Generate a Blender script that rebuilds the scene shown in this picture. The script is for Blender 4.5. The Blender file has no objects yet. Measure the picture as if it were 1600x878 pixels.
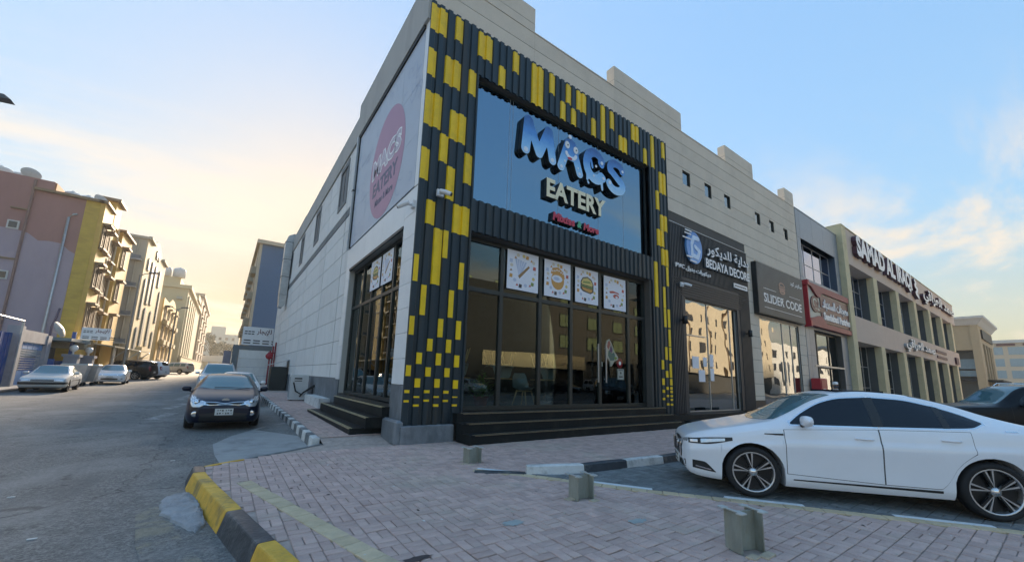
import bpy, bmesh, math, random
import numpy as np
from mathutils import Matrix, Vector
random.seed(7); RND = random.Random(11)
SC = bpy.context.scene
COL = SC.collection

# ------------------------------------------------------------------ camera
YAW, PITCH, ROLL = math.radians(35.46906), math.radians(9.53751), math.radians(1.7658)
_f = Vector((math.sin(YAW)*math.cos(PITCH), math.cos(YAW)*math.cos(PITCH), math.sin(PITCH)))
_r = Vector((math.cos(YAW), -math.sin(YAW), 0)); _u = _r.cross(_f)
_r2 = math.cos(ROLL)*_r + math.sin(ROLL)*_u; _u2 = -math.sin(ROLL)*_r + math.cos(ROLL)*_u
cd = bpy.data.cameras.new('camera'); cam = bpy.data.objects.new('camera', cd); COL.objects.link(cam)
cd.sensor_width = 36.0; cd.lens = 36.0*619.148/1600; cd.shift_y = (486.748-439)/1600
cd.clip_start = 0.05; cd.clip_end = 4000
cam.matrix_world = Matrix(((_r2.x, _u2.x, -_f.x, 0), (_r2.y, _u2.y, -_f.y, 0), (_r2.z, _u2.z, -_f.z, 1.65), (0, 0, 0, 1)))
SC.camera = cam

# ------------------------------------------------------------------ sky, sun, exposure
SKY_SOFT = 1.7
SUN_AZ, SUN_EL = math.radians(9.0), math.radians(17.0)      # azimuth from +Y towards +X
w = bpy.data.worlds.new('World'); SC.world = w; w.use_nodes = True
nt = w.node_tree; N = nt.nodes; Lk = nt.links; N.clear()
out = N.new('ShaderNodeOutputWorld'); bg = N.new('ShaderNodeBackground'); bg.inputs['Strength'].default_value = 0.15
sky = N.new('ShaderNodeTexSky'); sky.sky_type = 'NISHITA'; sky.sun_disc = False
sky.sun_elevation = SUN_EL; sky.sun_rotation = SUN_AZ; sky.altitude = 0; sky.air_density = 1.1; sky.dust_density = 0.5; sky.ozone_density = 2.6
tc = N.new('ShaderNodeTexCoord'); sep = N.new('ShaderNodeSeparateXYZ'); Lk.new(tc.outputs['Generated'], sep.inputs[0])
def wm(op, a, b=None, c=None, clamp=False):
    n = N.new('ShaderNodeMath'); n.operation = op; n.use_clamp = clamp
    for i, v in enumerate((a, b, c)):
        if v is None: continue
        if isinstance(v, (int, float)): n.inputs[i].default_value = v
        else: Lk.new(v, n.inputs[i])
    return n.outputs[0]
dz = wm('MAXIMUM', sep.outputs['Z'], 0.0); den = wm('ADD', dz, 0.10)
px = wm('DIVIDE', sep.outputs['X'], den); py = wm('DIVIDE', sep.outputs['Y'], den)
cmb = N.new('ShaderNodeCombineXYZ'); Lk.new(px, cmb.inputs[0]); Lk.new(py, cmb.inputs[1])
mp = N.new('ShaderNodeMapping'); mp.inputs['Rotation'].default_value = (0, 0, math.radians(-28)); mp.inputs['Scale'].default_value = (0.42, 1.25, 1); mp.inputs['Location'].default_value = (17.3, 9.3, 0)
Lk.new(cmb.outputs[0], mp.inputs['Vector'])
nz = N.new('ShaderNodeTexNoise'); nz.inputs['Scale'].default_value = 1.0; nz.inputs['Detail'].default_value = 13; nz.inputs['Roughness'].default_value = 0.66; nz.inputs['Distortion'].default_value = 0.55
Lk.new(mp.outputs[0], nz.inputs['Vector'])
def wmix(fac, a, b_):
    n = N.new('ShaderNodeMix'); n.data_type = 'RGBA'
    if isinstance(fac, (int, float)): n.inputs['Factor'].default_value = fac
    else: Lk.new(fac, n.inputs['Factor'])
    for i, v in ((6, a), (7, b_)):
        if isinstance(v, tuple): n.inputs[i].default_value = v
        else: Lk.new(v, n.inputs[i])
    return n.outputs[2]
def wscale(col, f):
    n = N.new('ShaderNodeVectorMath'); n.operation = 'SCALE'
    if isinstance(col, tuple): n.inputs[0].default_value = col
    else: Lk.new(col, n.inputs[0])
    Lk.new(f, n.inputs['Scale']); return n.outputs[0]
def wrange(v, a, b_, lo=0., hi=1.):
    n = N.new('ShaderNodeMapRange'); n.interpolation_type = 'SMOOTHSTEP'; n.inputs['From Min'].default_value = a; n.inputs['From Max'].default_value = b_; n.inputs['To Min'].default_value = lo; n.inputs['To Max'].default_value = hi
    Lk.new(v, n.inputs['Value']); return n.outputs[0]
lum = N.new('ShaderNodeRGBToBW'); Lk.new(sky.outputs[0], lum.inputs[0])
soft = wm('DIVIDE', 1.0, wm('MULTIPLY_ADD', lum.outputs[0], SKY_SOFT, 1.0))      # compresses sky luminance so the bright side stays in range
hs = N.new('ShaderNodeHueSaturation'); hs.inputs['Saturation'].default_value = 1.24; Lk.new(sky.outputs[0], hs.inputs['Color']); base = wscale(hs.outputs[0], soft); bl = wm('MULTIPLY', lum.outputs[0], soft)
ambient_lift = N.new('ShaderNodeVectorMath'); ambient_lift.operation = 'MULTIPLY_ADD'; ambient_lift.inputs[1].default_value = (.95, .95, .95); ambient_lift.inputs[2].default_value = (.06, .085, .10); Lk.new(base, ambient_lift.inputs[0]); base = ambient_lift.outputs[0]      # even radiance added over the whole sky to raise the ambient fill
haze_f = wrange(sep.outputs['Z'], .34, .0, 0., .6)                              # warm evening haze low all round the horizon
hazy = wscale((1.08, 1.02, .80), wm('MULTIPLY_ADD', bl, .64, .09)); base = wmix(haze_f, base, hazy)
c1 = wrange(nz.outputs['Fac'], .45, .63)
el_f = wrange(sep.outputs['Z'], .54, .24); cf = wm('MULTIPLY', wm('MULTIPLY', c1, el_f), .9)
cloud = wscale((.95, .955, .94), wm('MULTIPLY_ADD', bl, .48, .43)); fin = wmix(cf, base, cloud)
Lk.new(fin, bg.inputs['Color']); Lk.new(bg.outputs[0], out.inputs['Surface'])

sd = bpy.data.lights.new('sun', 'SUN'); sd.energy = 1.3; sd.angle = math.radians(10); sd.color = (1.0, 0.92, 0.80)
sun = bpy.data.objects.new('sun', sd); COL.objects.link(sun)
sdir = Vector((math.sin(SUN_AZ)*math.cos(SUN_EL), math.cos(SUN_AZ)*math.cos(SUN_EL), math.sin(SUN_EL)))
sun.rotation_euler = sdir.to_track_quat('Z', 'Y').to_euler()
SC.view_settings.view_transform = 'Standard'; SC.view_settings.look = 'None'; SC.view_settings.gamma = 1.0
SC.view_settings.use_curve_mapping = False; SC.view_settings.use_white_balance = True; SC.view_settings.white_balance_temperature = 8400; SC.view_settings.white_balance_tint = 15; SC.view_settings.exposure = 3.28

# ------------------------------------------------------------------ helpers
def lin(h):
    h = h.lstrip('#'); v = [int(h[i:i+2], 16)/255 for i in (0, 2, 4)]
    return tuple((c/12.92 if c <= .04045 else ((c+.055)/1.055)**2.4) for c in v)
MATS = {}
def mat(name, col, rough=.6, metal=0., var=.12, scale=3., stretch=(1, 1, 1), bump=0., bscale=40., spec=.5, coat=0., rand=0., attr=None, emit=None, stain=None, stain_amt=0., stain_scale=.8, alpha=None):
    """procedural principled material: colour with noise variation, optional stains, fine bump, per-object random tone"""
    if name in MATS: return MATS[name]
    m = bpy.data.materials.new(name); m.use_nodes = True; t = m.node_tree; n = t.nodes; l = t.links
    b = n['Principled BSDF']; b.inputs['Roughness'].default_value = rough; b.inputs['Metallic'].default_value = metal
    b.inputs['Specular IOR Level'].default_value = spec; b.inputs['Coat Weight'].default_value = coat; b.inputs['Coat Roughness'].default_value = .04
    col = tuple(col)
    c = n.new('ShaderNodeTexCoord'); mp = n.new('ShaderNodeMapping'); mp.inputs['Scale'].default_value = stretch
    l.new(c.outputs['Object'], mp.inputs['Vector'])
    cur = None
    if var > 0:
        nz = n.new('ShaderNodeTexNoise'); nz.inputs['Scale'].default_value = scale; nz.inputs['Detail'].default_value = 6; nz.inputs['Roughness'].default_value = .65
        l.new(mp.outputs[0], nz.inputs['Vector'])
        mr = n.new('ShaderNodeMapRange'); mr.inputs['From Min'].default_value = .25; mr.inputs['From Max'].default_value = .75
        mr.inputs['To Min'].default_value = 1-var; mr.inputs['To Max'].default_value = 1+var; l.new(nz.outputs['Fac'], mr.inputs['Value'])
        mx = n.new('ShaderNodeVectorMath'); mx.operation = 'SCALE'; mx.inputs[0].default_value = col; l.new(mr.outputs[0], mx.inputs['Scale'])
        cur = mx.outputs[0]
    if stain is not None:
        nz = n.new('ShaderNodeTexNoise'); nz.inputs['Scale'].default_value = stain_scale; nz.inputs['Detail'].default_value = 8; nz.inputs['Roughness'].default_value = .7
        l.new(mp.outputs[0], nz.inputs['Vector'])
        mr = n.new('ShaderNodeMapRange'); mr.interpolation_type = 'SMOOTHSTEP'; mr.inputs['From Min'].default_value = .48; mr.inputs['From Max'].default_value = .68; mr.inputs['To Max'].default_value = stain_amt
        l.new(nz.outputs['Fac'], mr.inputs['Value'])
        mx = n.new('ShaderNodeMix'); mx.data_type = 'RGBA'; l.new(mr.outputs[0], mx.inputs['Factor'])
        if cur is None: mx.inputs[6].default_value = (*col, 1)
        else: l.new(cur, mx.inputs[6])
        mx.inputs[7].default_value = (*stain, 1); cur = mx.outputs[2]
    if rand > 0 or attr:
        mr = n.new('ShaderNodeMapRange'); mr.inputs['To Min'].default_value = 1-rand; mr.inputs['To Max'].default_value = 1+rand
        if attr:
            a = n.new('ShaderNodeAttribute'); a.attribute_name = attr; l.new(a.outputs['Fac'], mr.inputs['Value'])
        else:
            oi = n.new('ShaderNodeObjectInfo'); l.new(oi.outputs['Random'], mr.inputs['Value'])
        mx = n.new('ShaderNodeVectorMath'); mx.operation = 'SCALE'
        if cur is None: mx.inputs[0].default_value = col
        else: l.new(cur, mx.inputs[0])
        l.new(mr.outputs[0], mx.inputs['Scale']); cur = mx.outputs[0]
    if cur is None: b.inputs['Base Color'].default_value = (*col, 1)
    else: l.new(cur, b.inputs['Base Color'])
    if bump > 0:
        nz = n.new('ShaderNodeTexNoise'); nz.inputs['Scale'].default_value = bscale; nz.inputs['Detail'].default_value = 5
        l.new(mp.outputs[0], nz.inputs['Vector'])
        bp = n.new('ShaderNodeBump'); bp.inputs['Strength'].default_value = bump; bp.inputs['Distance'].default_value = .02
        l.new(nz.outputs['Fac'], bp.inputs['Height']); l.new(bp.outputs[0], b.inputs['Normal'])
    if emit: b.inputs['Emission Color'].default_value = (*emit[0], 1); b.inputs['Emission Strength'].default_value = emit[1]
    MATS[name] = m; return m
def glass(name, tint=(.6, .68, .68), refl=(.9, .95, 1), base=.10, rough=.0, wav=0.):
    """thin architectural pane: fresnel mix of tinted see-through and mirror reflection"""
    if name in MATS: return MATS[name]
    m = bpy.data.materials.new(name); m.use_nodes = True; t = m.node_tree; n = t.nodes; l = t.links; n.clear()
    o = n.new('ShaderNodeOutputMaterial'); mx = n.new('ShaderNodeMixShader'); tr = n.new('ShaderNodeBsdfTransparent'); g = n.new('ShaderNodeBsdfGlossy')
    tr.inputs[0].default_value = (*tint, 1); g.inputs['Color'].default_value = (*refl, 1); g.inputs['Roughness'].default_value = rough
    fr = n.new('ShaderNodeFresnel'); fr.inputs[0].default_value = 1.5
    mr = n.new('ShaderNodeMapRange'); mr.inputs['From Min'].default_value = .04; mr.inputs['To Min'].default_value = base
    l.new(fr.outputs[0], mr.inputs['Value']); l.new(mr.outputs[0], mx.inputs[0]); l.new(tr.outputs[0], mx.inputs[1]); l.new(g.outputs[0], mx.inputs[2]); l.new(mx.outputs[0], o.inputs[0])
    if wav > 0:
        c = n.new('ShaderNodeTexCoord'); nz = n.new('ShaderNodeTexNoise'); nz.inputs['Scale'].default_value = .55; nz.inputs['Detail'].default_value = 1
        l.new(c.outputs['Object'], nz.inputs['Vector']); bp = n.new('ShaderNodeBump'); bp.inputs['Strength'].default_value = 1; bp.inputs['Distance'].default_value = wav
        l.new(nz.outputs['Fac'], bp.inputs['Height']); l.new(bp.outputs[0], g.inputs['Normal'])
    MATS[name] = m; return m

def par(o, p):
    if p is not None:
        o.parent = p
        if p.parent is None and p.type == 'EMPTY': o.matrix_parent_inverse = p.matrix_basis.inverted()
    return o
def tag(o, label=None, cat=None, group=None, kind=None):
    if label: o['label'] = label
    if cat: o['category'] = cat
    if group: o['group'] = group
    if kind: o['kind'] = kind
    return o
def thing(name, loc, label, cat, group=None, rz=0.):
    o = bpy.data.objects.new(name, None); o.empty_display_size = .3; COL.objects.link(o)
    o.location = loc; o.rotation_euler = (0, 0, rz); return tag(o, label, cat, group)
class MB:
    def __init__(s): s.v = []; s.f = []; s.m = []; s.sm = []; s.attr = None
    def add(s, vs, fs, mi=0, sm=False):
        k = len(s.v); s.v += [tuple(v) for v in vs]
        for f in fs: s.f.append([i+k for i in f]); s.m.append(mi); s.sm.append(sm)
        return s
    def box(s, x0, x1, y0, y1, z0, z1, mi=0):
        return s.add([(x0, y0, z0), (x1, y0, z0), (x1, y1, z0), (x0, y1, z0), (x0, y0, z1), (x1, y0, z1), (x1, y1, z1), (x0, y1, z1)],
                     [(0, 3, 2, 1), (4, 5, 6, 7), (0, 1, 5, 4), (1, 2, 6, 5), (2, 3, 7, 6), (3, 0, 4, 7)], mi)
    def cbox(s, x0, x1, y0, y1, z0, z1, c, mi=0):
        """box with its top edges chamfered by c"""
        return s.add([(x0, y0, z0), (x1, y0, z0), (x1, y1, z0), (x0, y1, z0), (x0, y0, z1-c), (x1, y0, z1-c), (x1, y1, z1-c), (x0, y1, z1-c),
                      (x0+c, y0+c, z1), (x1-c, y0+c, z1), (x1-c, y1-c, z1), (x0+c, y1-c, z1)],
                     [(0, 1, 5, 4), (1, 2, 6, 5), (2, 3, 7, 6), (3, 0, 4, 7), (4, 5, 9, 8), (5, 6, 10, 9), (6, 7, 11, 10), (7, 4, 8, 11), (8, 9, 10, 11)], mi)
    def prism(s, poly, d0, d1, fn, mi=0):
        """poly of 2D points swept between depths d0 and d1; fn(u, v, d) -> xyz"""
        n = len(poly); vs = [fn(u, v, d0) for u, v in poly]+[fn(u, v, d1) for u, v in poly]
        return s.add(vs, [tuple(range(n))[::-1], tuple(range(n, 2*n))]+[(i, (i+1) % n, n+(i+1) % n, n+i) for i in range(n)], mi)
    def tube(s, pts, r, n=8, mi=0, sm=True, cap=True):
        pts = [Vector(p) for p in pts]; rs = r if isinstance(r, (list, tuple)) else [r]*len(pts); k = len(s.v); rings = []
        up = Vector((0, 0, 1))
        for i, p in enumerate(pts):
            d = (pts[min(i+1, len(pts)-1)]-pts[max(i-1, 0)]).normalized()
            a = d.cross(up if abs(d.z) < .95 else Vector((1, 0, 0))).normalized(); b = d.cross(a)
            rings.append([p+rs[i]*(math.cos(2*math.pi*j/n)*a+math.sin(2*math.pi*j/n)*b) for j in range(n)])
        vs = [q for rg in rings for q in rg]; fs = [(i*n+j, i*n+(j+1) % n, (i+1)*n+(j+1) % n, (i+1)*n+j) for i in range(len(pts)-1) for j in range(n)]
        s.add(vs, fs, mi, sm)
        if cap: s.add(rings[0], [tuple(range(n))], mi); s.add(rings[-1], [tuple(range(n))[::-1]], mi)
        return s
    def lathe(s, prof, c, axis='z', n=20, mi=0, sm=True):
        vs = []; 
        for r, h in prof:
            for j in range(n):
                a = 2*math.pi*j/n; x, y = r*math.cos(a), r*math.sin(a)
                vs.append({'z': (c[0]+x, c[1]+y, c[2]+h), 'y': (c[0]+x, c[1]+h, c[2]+y), 'x': (c[0]+h, c[1]+x, c[2]+y)}[axis])
        s.add(vs, [(i*n+j, i*n+(j+1) % n, (i+1)*n+(j+1) % n, (i+1)*n+j) for i in range(len(prof)-1) for j in range(n)], mi, sm)
        return s
    def grid(s, P, mi=0, sm=True):
        """P: rows of points"""
        r, c = len(P), len(P[0]); return s.add([q for row in P for q in row], [(i*c+j, i*c+j+1, (i+1)*c+j+1, (i+1)*c+j) for i in range(r-1) for j in range(c-1)], mi, sm)
    def mesh(s, name, mats):
        me = bpy.data.meshes.new(name); me.from_pydata(s.v, [], s.f)
        for m in (mats if isinstance(mats, (list, tuple)) else [mats]): me.materials.append(m)
        me.polygons.foreach_set('material_index', s.m); me.polygons.foreach_set('use_smooth', s.sm)
        if s.attr is not None:
            a = me.attributes.new('rnd', 'FLOAT', 'FACE'); a.data.foreach_set('value', s.attr)
        me.update(); return me
    def build(s, name, mats, parent=None, fix=False):
        me = s.mesh(name, mats)
        if fix:
            bm = bmesh.new(); bm.from_mesh(me); bmesh.ops.recalc_face_normals(bm, faces=bm.faces); bm.to_mesh(me); bm.free()
        o = bpy.data.objects.new(name, me); COL.objects.link(o); par(o, parent); return o
def B(name, m, parent, *b):
    mb = MB()
    for q in b: mb.box(*q)
    return mb.build(name, m, parent)
def copy_tree(o, parent=None):
    c = o.copy(); COL.objects.link(c); c.parent = parent
    for ch in list(o.children): copy_tree(ch, c)
    return c
def rect_minus(rect, holes):
    """rectangle (x0,x1,z0,z1) minus holes -> list of rectangles"""
    out = [rect]
    for h in holes:
        nx = []
        for r in out:
            x0, x1, z0, z1 = r; a, b, c, d = max(x0, h[0]), min(x1, h[1]), max(z0, h[2]), min(z1, h[3])
            if a >= b or c >= d: nx.append(r); continue
            if x0 < a: nx.append((x0, a, z0, z1))
            if b < x1: nx.append((b, x1, z0, z1))
            if z0 < c: nx.append((a, b, z0, c))
            if d < z1: nx.append((a, b, d, z1))
        out = nx
    return [r for r in out if r[1]-r[0] > .02 and r[3]-r[2] > .02]
# bases: u (reading direction), v up, n towards the viewer
def basis(o, u, n): 
    u = Vector(u); n = Vector(n); v = n.cross(u); o = Vector(o)
    return lambda a, b, d=0.: tuple(o+a*u+b*v+d*n)
def FRONT(x, y, z): return basis((x, y, z), (1, 0, 0), (0, -1, 0))
def WEST(x, y, z): return basis((x, y, z), (0, -1, 0), (-1, 0, 0))
def EAST(x, y, z): return basis((x, y, z), (0, 1, 0), (1, 0, 0))

# ---- lettering
def glyph(s, bold=0.):
    c = bpy.data.curves.new('glyph', 'FONT'); c.body = s; c.size = 1; c.offset = bold; c.resolution_u = 3
    o = bpy.data.objects.new('glyph', c); COL.objects.link(o); bpy.context.view_layer.update()
    m = bpy.data.meshes.new_from_object(o.evaluated_get(bpy.context.evaluated_depsgraph_get()))
    vs = [(v.co.x, v.co.y) for v in m.vertices]; fs = [list(p.vertices) for p in m.polygons]
    bpy.data.objects.remove(o); bpy.data.curves.remove(c); bpy.data.meshes.remove(m)
    return vs, fs
def solid2d(mb, vs, fs, fn, d0, d1, mi=0, ms=None):
    """extrude a flat triangulated figure; front at depth d1"""
    # merge doubles
    key = {}; idx = []; pts = []
    for v in vs:
        k = (round(v[0], 4), round(v[1], 4))
        if k not in key: key[k] = len(pts); pts.append(k)
        idx.append(key[k])
    F = [[idx[i] for i in f] for f in fs]; F = [f for f in F if len(set(f)) == len(f)]
    n = len(pts); ed = {}
    for f in F:
        for i in range(len(f)): ed[(f[i], f[(i+1) % len(f)])] = 1
    bd = [e for e in ed if (e[1], e[0]) not in ed]
    mb.add([fn(u, v, d1) for u, v in pts], F, mi)
    if d0 is not None and d0 != d1:
        k = {}; vv = []; ff = []
        for a, b in bd:
            for q in (a, b):
                if q not in k: k[q] = len(vv); vv += [fn(*pts[q], d0), fn(*pts[q], d1)]
            ff.append((k[a], k[b], k[b]+1, k[a]+1))
        mb.add(vv, ff, mi if ms is None else ms)
AR = {'ا': 0xFE8D, 'أ': 0xFE83, 'إ': 0xFE87, 'ب': 0xFE8F, 'ة': 0xFE93, 'ت': 0xFE95, 'ج': 0xFE9D, 'د': 0xFEA9, 'ر': 0xFEAD, 'س': 0xFEB1, 'ص': 0xFEB9, 'ع': 0xFEC9, 'ق': 0xFED5, 'ك': 0xFED9, 'ل': 0xFEDD, 'م': 0xFEE1, 'ن': 0xFEE5, 'و': 0xFEED, 'ي': 0xFEF1, 'ه': 0xFEE9, 'ف': 0xFED1, 'ط': 0xFEC1, 'ح': 0xFEA1}
NOJ = set('اأإدروة')
def arabic(word):
    """visual-order presentation forms of one Arabic word"""
    o = []; i = 0; prev = False; wd = word
    while i < len(wd):
        ch = wd[i]
        if ch == 'ل' and i+1 < len(wd) and wd[i+1] in 'اإأ':
            b = {'ا': 0xFEFB, 'إ': 0xFEF9, 'أ': 0xFEF7}[wd[i+1]]; o.append(chr(b+(1 if prev else 0))); prev = False; i += 2; continue
        if ch not in AR: o.append(ch); prev = False; i += 1; continue
        nx = i+1 < len(wd) and wd[i+1] in AR and ch not in NOJ
        form = (3 if nx else 1) if prev else (2 if nx else 0)
        o.append(chr(AR[ch]+form)); prev = nx; i += 1
    return ''.join(o[::-1])
def lettering(s, fn, W, H, depth, mats, parent, name='letter', per=True, bold=0., condensed=None, base=0.):
    """raised text filling W wide; H is the height the text's own box is scaled to"""
    vs, fs = glyph(s, bold)
    if not vs: return []
    x0 = min(v[0] for v in vs); x1 = max(v[0] for v in vs); y0 = min(v[1] for v in vs); y1 = max(v[1] for v in vs)
    sx = W/(x1-x0); sy = H/(y1-y0); vs = [((v[0]-x0)*sx, (v[1]-y0)*sy) for v in vs]
    objs = []
    if per:                                             # connected islands grouped by character columns
        p = list(range(len(vs)))
        def find(a):
            while p[a] != a: p[a] = p[p[a]]; a = p[a]
            return a
        kd = {}
        for i, v in enumerate(vs):
            k = (round(v[0], 4), round(v[1], 4))
            if k in kd: p[find(i)] = find(kd[k])
            else: kd[k] = i
        for f in fs:
            for q in f[1:]: p[find(q)] = find(f[0])
        isl = {}
        for f in fs: isl.setdefault(find(f[0]), []).append(f)
        for g in isl.values():
            mb = MB(); use = sorted({q for f in g for q in f}); mp = {q: i for i, q in enumerate(use)}
            solid2d(mb, [vs[q] for q in use], [[mp[q] for q in f] for f in g], fn, 0, depth, 0, 1 if isinstance(mats, (list, tuple)) and len(mats) > 1 else None)
            objs.append(mb.build(name, mats, parent))
    else:
        mb = MB(); solid2d(mb, vs, fs, fn, 0, depth, 0, 1 if isinstance(mats, (list, tuple)) and len(mats) > 1 else None); objs.append(mb.build(name, mats, parent))
    return objs
# ---- shapes from distance fields (rounded sign letters)
def sdf_shape(strokes, res=.02, holes=()):
    """strokes: (x0,y0,x1,y1,r0,r1) capsules; returns flat triangulated outline (vs, fs)"""
    A = np.array(strokes, float); xs0 = min(A[:, 0].min(), A[:, 2].min())-A[:, 4:].max()-2*res; xs1 = max(A[:, 0].max(), A[:, 2].max())+A[:, 4:].max()+2*res
    ys0 = min(A[:, 1].min(), A[:, 3].min())-A[:, 4:].max()-2*res; ys1 = max(A[:, 1].max(), A[:, 3].max())+A[:, 4:].max()+2*res
    X, Y = np.meshgrid(np.arange(xs0, xs1, res), np.arange(ys0, ys1, res)); D = np.full(X.shape, 1e9)
    def cap(s):
        a, b, c, d, r0, r1 = s; dx, dy = c-a, d-b; L2 = dx*dx+dy*dy+1e-12
        t = np.clip(((X-a)*dx+(Y-b)*dy)/L2, 0, 1); return np.hypot(X-a-t*dx, Y-b-t*dy)-(r0+(r1-r0)*t)
    for s in strokes: D = np.minimum(D, cap(s))
    for s in holes: D = np.maximum(D, -cap(s))
    # marching squares
    nx = {}
    R_, C_ = D.shape; tab = {1: [(3, 0)], 2: [(0, 1)], 3: [(3, 1)], 4: [(1, 2)], 5: [(3, 2), (1, 0)], 6: [(0, 2)], 7: [(3, 2)], 8: [(2, 3)], 9: [(2, 0)], 10: [(0, 3), (2, 1)], 11: [(2, 1)], 12: [(1, 3)], 13: [(1, 0)], 14: [(0, 3)]}
    pts = {}
    def ep(i, j, e):
        if e == 0: a, b, k = (i, j), (i, j+1), (0, i, j)
        elif e == 1: a, b, k = (i, j+1), (i+1, j+1), (1, i, j+1)
        elif e == 2: a, b, k = (i+1, j), (i+1, j+1), (0, i+1, j)
        else: a, b, k = (i, j), (i+1, j), (1, i, j)
        if k not in pts:
            da, db = D[a], D[b]; t = da/(da-db) if da != db else .5
            pts[k] = (X[a]+t*(X[b]-X[a]), Y[a]+t*(Y[b]-Y[a]))
        return k
    ins = D < 0; code = ins[:-1, :-1]*1+ins[:-1, 1:]*2+ins[1:, 1:]*4+ins[1:, :-1]*8
    for i, j in zip(*np.where((code > 0) & (code < 15))):
        for a, b in tab[int(code[i, j])]: nx[ep(i, j, a)] = ep(i, j, b)
    bm = bmesh.new(); vm = {k: bm.verts.new((p[0], p[1], 0)) for k, p in pts.items()}
    for a, b in nx.items():
        try: bm.edges.new((vm[a], vm[b]))
        except ValueError: pass
    bmesh.ops.triangle_fill(bm, use_beauty=True, use_dissolve=False, edges=bm.edges[:])
    bm.verts.index_update(); vs = [(v.co.x, v.co.y) for v in bm.verts]; fs = []
    for f in bm.faces:
        ii = [v.index for v in f.verts]
        (x0, y0), (x1, y1), (x2, y2) = (vs[q] for q in ii[:3])
        fs.append(ii if (x1-x0)*(y2-y0)-(x2-x0)*(y1-y0) > 0 else ii[::-1])
    bm.free(); return vs, fs
def arc(cx, cy, rx, ry, a0, a1, r0, r1, n=18):
    o = []; 
    for i in range(n):
        t0, t1 = a0+(a1-a0)*i/n, a0+(a1-a0)*(i+1)/n
        o.append((cx+rx*math.cos(math.radians(t0)), cy+ry*math.sin(math.radians(t0)), cx+rx*math.cos(math.radians(t1)), cy+ry*math.sin(math.radians(t1)), r0+(r1-r0)*i/n, r0+(r1-r0)*(i+1)/n))
    return o
SLOPE = .009
def rz(y):                                                # the side street dips at the corner, then climbs gently
    return -.10 if y < 8 else (-.10+.154*(y-8)/6 if y < 14 else SLOPE*(min(y, 160.)-8.))
# ------------------------------------------------------------------ materials
def asphalt(name='asphalt', paint_=None):
    m = bpy.data.materials.new(name); m.use_nodes = True; t = m.node_tree; n = t.nodes; l = t.links; b = n['Principled BSDF']; b.inputs['Roughness'].default_value = .85
    c = n.new('ShaderNodeTexCoord')
    def nz(sc, st=(1, 1, 1), det=6, rough=.6, dist=0.):
        mp = n.new('ShaderNodeMapping'); mp.inputs['Scale'].default_value = st; l.new(c.outputs['Object'], mp.inputs['Vector']); q = n.new('ShaderNodeTexNoise'); q.inputs['Scale'].default_value = sc; q.inputs['Detail'].default_value = det; q.inputs['Roughness'].default_value = rough; q.inputs['Distortion'].default_value = dist; l.new(mp.outputs[0], q.inputs['Vector']); return q.outputs['Fac']
    def rg(v, a, b_, lo=0., hi=1.):
        q = n.new('ShaderNodeMapRange'); q.interpolation_type = 'SMOOTHSTEP'; q.inputs['From Min'].default_value = a; q.inputs['From Max'].default_value = b_; q.inputs['To Min'].default_value = lo; q.inputs['To Max'].default_value = hi; l.new(v, q.inputs['Value']); return q.outputs[0]
    def mixc(f, a, b_):
        q = n.new('ShaderNodeMix'); q.data_type = 'RGBA'; l.new(f, q.inputs['Factor'])
        for i, v in ((6, a), (7, b_)):
            if isinstance(v, tuple): q.inputs[i].default_value = (*v, 1)
            else: l.new(v, q.inputs[i])
        return q.outputs[2]
    grain = nz(26, det=6, rough=.85); col = mixc(rg(grain, .34, .66), (.055, .057, .057), (.27, .265, .25)); col = mixc(rg(nz(3.2, det=8, rough=.75), .45, .68, 0, .55), col, (.085, .09, .09))
    col = mixc(rg(nz(.42, det=7, rough=.62, dist=.6),   .48, .64, 0, .5), col, (.28, .275, .26))               # dusty worn areas
    col = mixc(rg(nz(.9, (1.6, .22, 1), 5), .52, .68, 0, .55), col, (.09, .096, .10))                      # wheel tracks along the street
    col = mixc(rg(nz(2.6, det=5), .62, .70, 0, .7), col, (.045, .048, .05))                                  # oil and damp spots
    v = n.new('ShaderNodeTexVoronoi'); v.feature = 'DISTANCE_TO_EDGE'; v.inputs['Scale'].default_value = .2
    wv = n.new('ShaderNodeTexNoise'); wv.inputs['Scale'].default_value = 1.6; wv.inputs['Detail'].default_value = 6; l.new(c.outputs['Object'], wv.inputs['Vector'])
    ad = n.new('ShaderNodeVectorMath'); ad.operation = 'MULTIPLY_ADD'; ad.inputs[1].default_value = (1.1, 1.1, 0); l.new(wv.outputs['Color'], ad.inputs[0]); l.new(c.outputs['Object'], ad.inputs[2]); l.new(ad.outputs[0], v.inputs['Vector'])
    col = mixc(rg(v.outputs['Distance'],   .0045, .001, 0, .6), col, (.03, .03, .032))                         # cracks
    if paint_: col = mixc(rg(nz(paint_[1], det=7, rough=.7), paint_[2], paint_[2]+.16, 0, paint_[3]), col, paint_[0])      # remains of road paint
    l.new(col, b.inputs['Base Color']); bp = n.new('ShaderNodeBump'); bp.inputs['Strength'].default_value = .6; bp.inputs['Distance'].default_value = .012; l.new(grain, bp.inputs['Height']); l.new(bp.outputs[0], b.inputs['Normal']); MATS[name] = m; return m
ASPH = asphalt()
PATCH = mat('concrete_patch', (.33, .325, .315), .85, var=.15, scale=2, bump=.4, bscale=30, stain=(.20, .20, .195), stain_amt=.8, stain_scale=1.2)
DUST = asphalt('worn_white_marking', ((.42, .42, .40), 3.0, .44, .7))
MORTAR = mat('joint_sand', (.42, .325, .28), .95, var=.25, scale=8, bump=.4)
PAVE = mat('mauve_paver', (.53, .36, .315), .82, var=.2, scale=5, rand=.12, bump=.5, bscale=55, stain=(.46, .39, .31), stain_amt=.55, stain_scale=.55)
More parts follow.
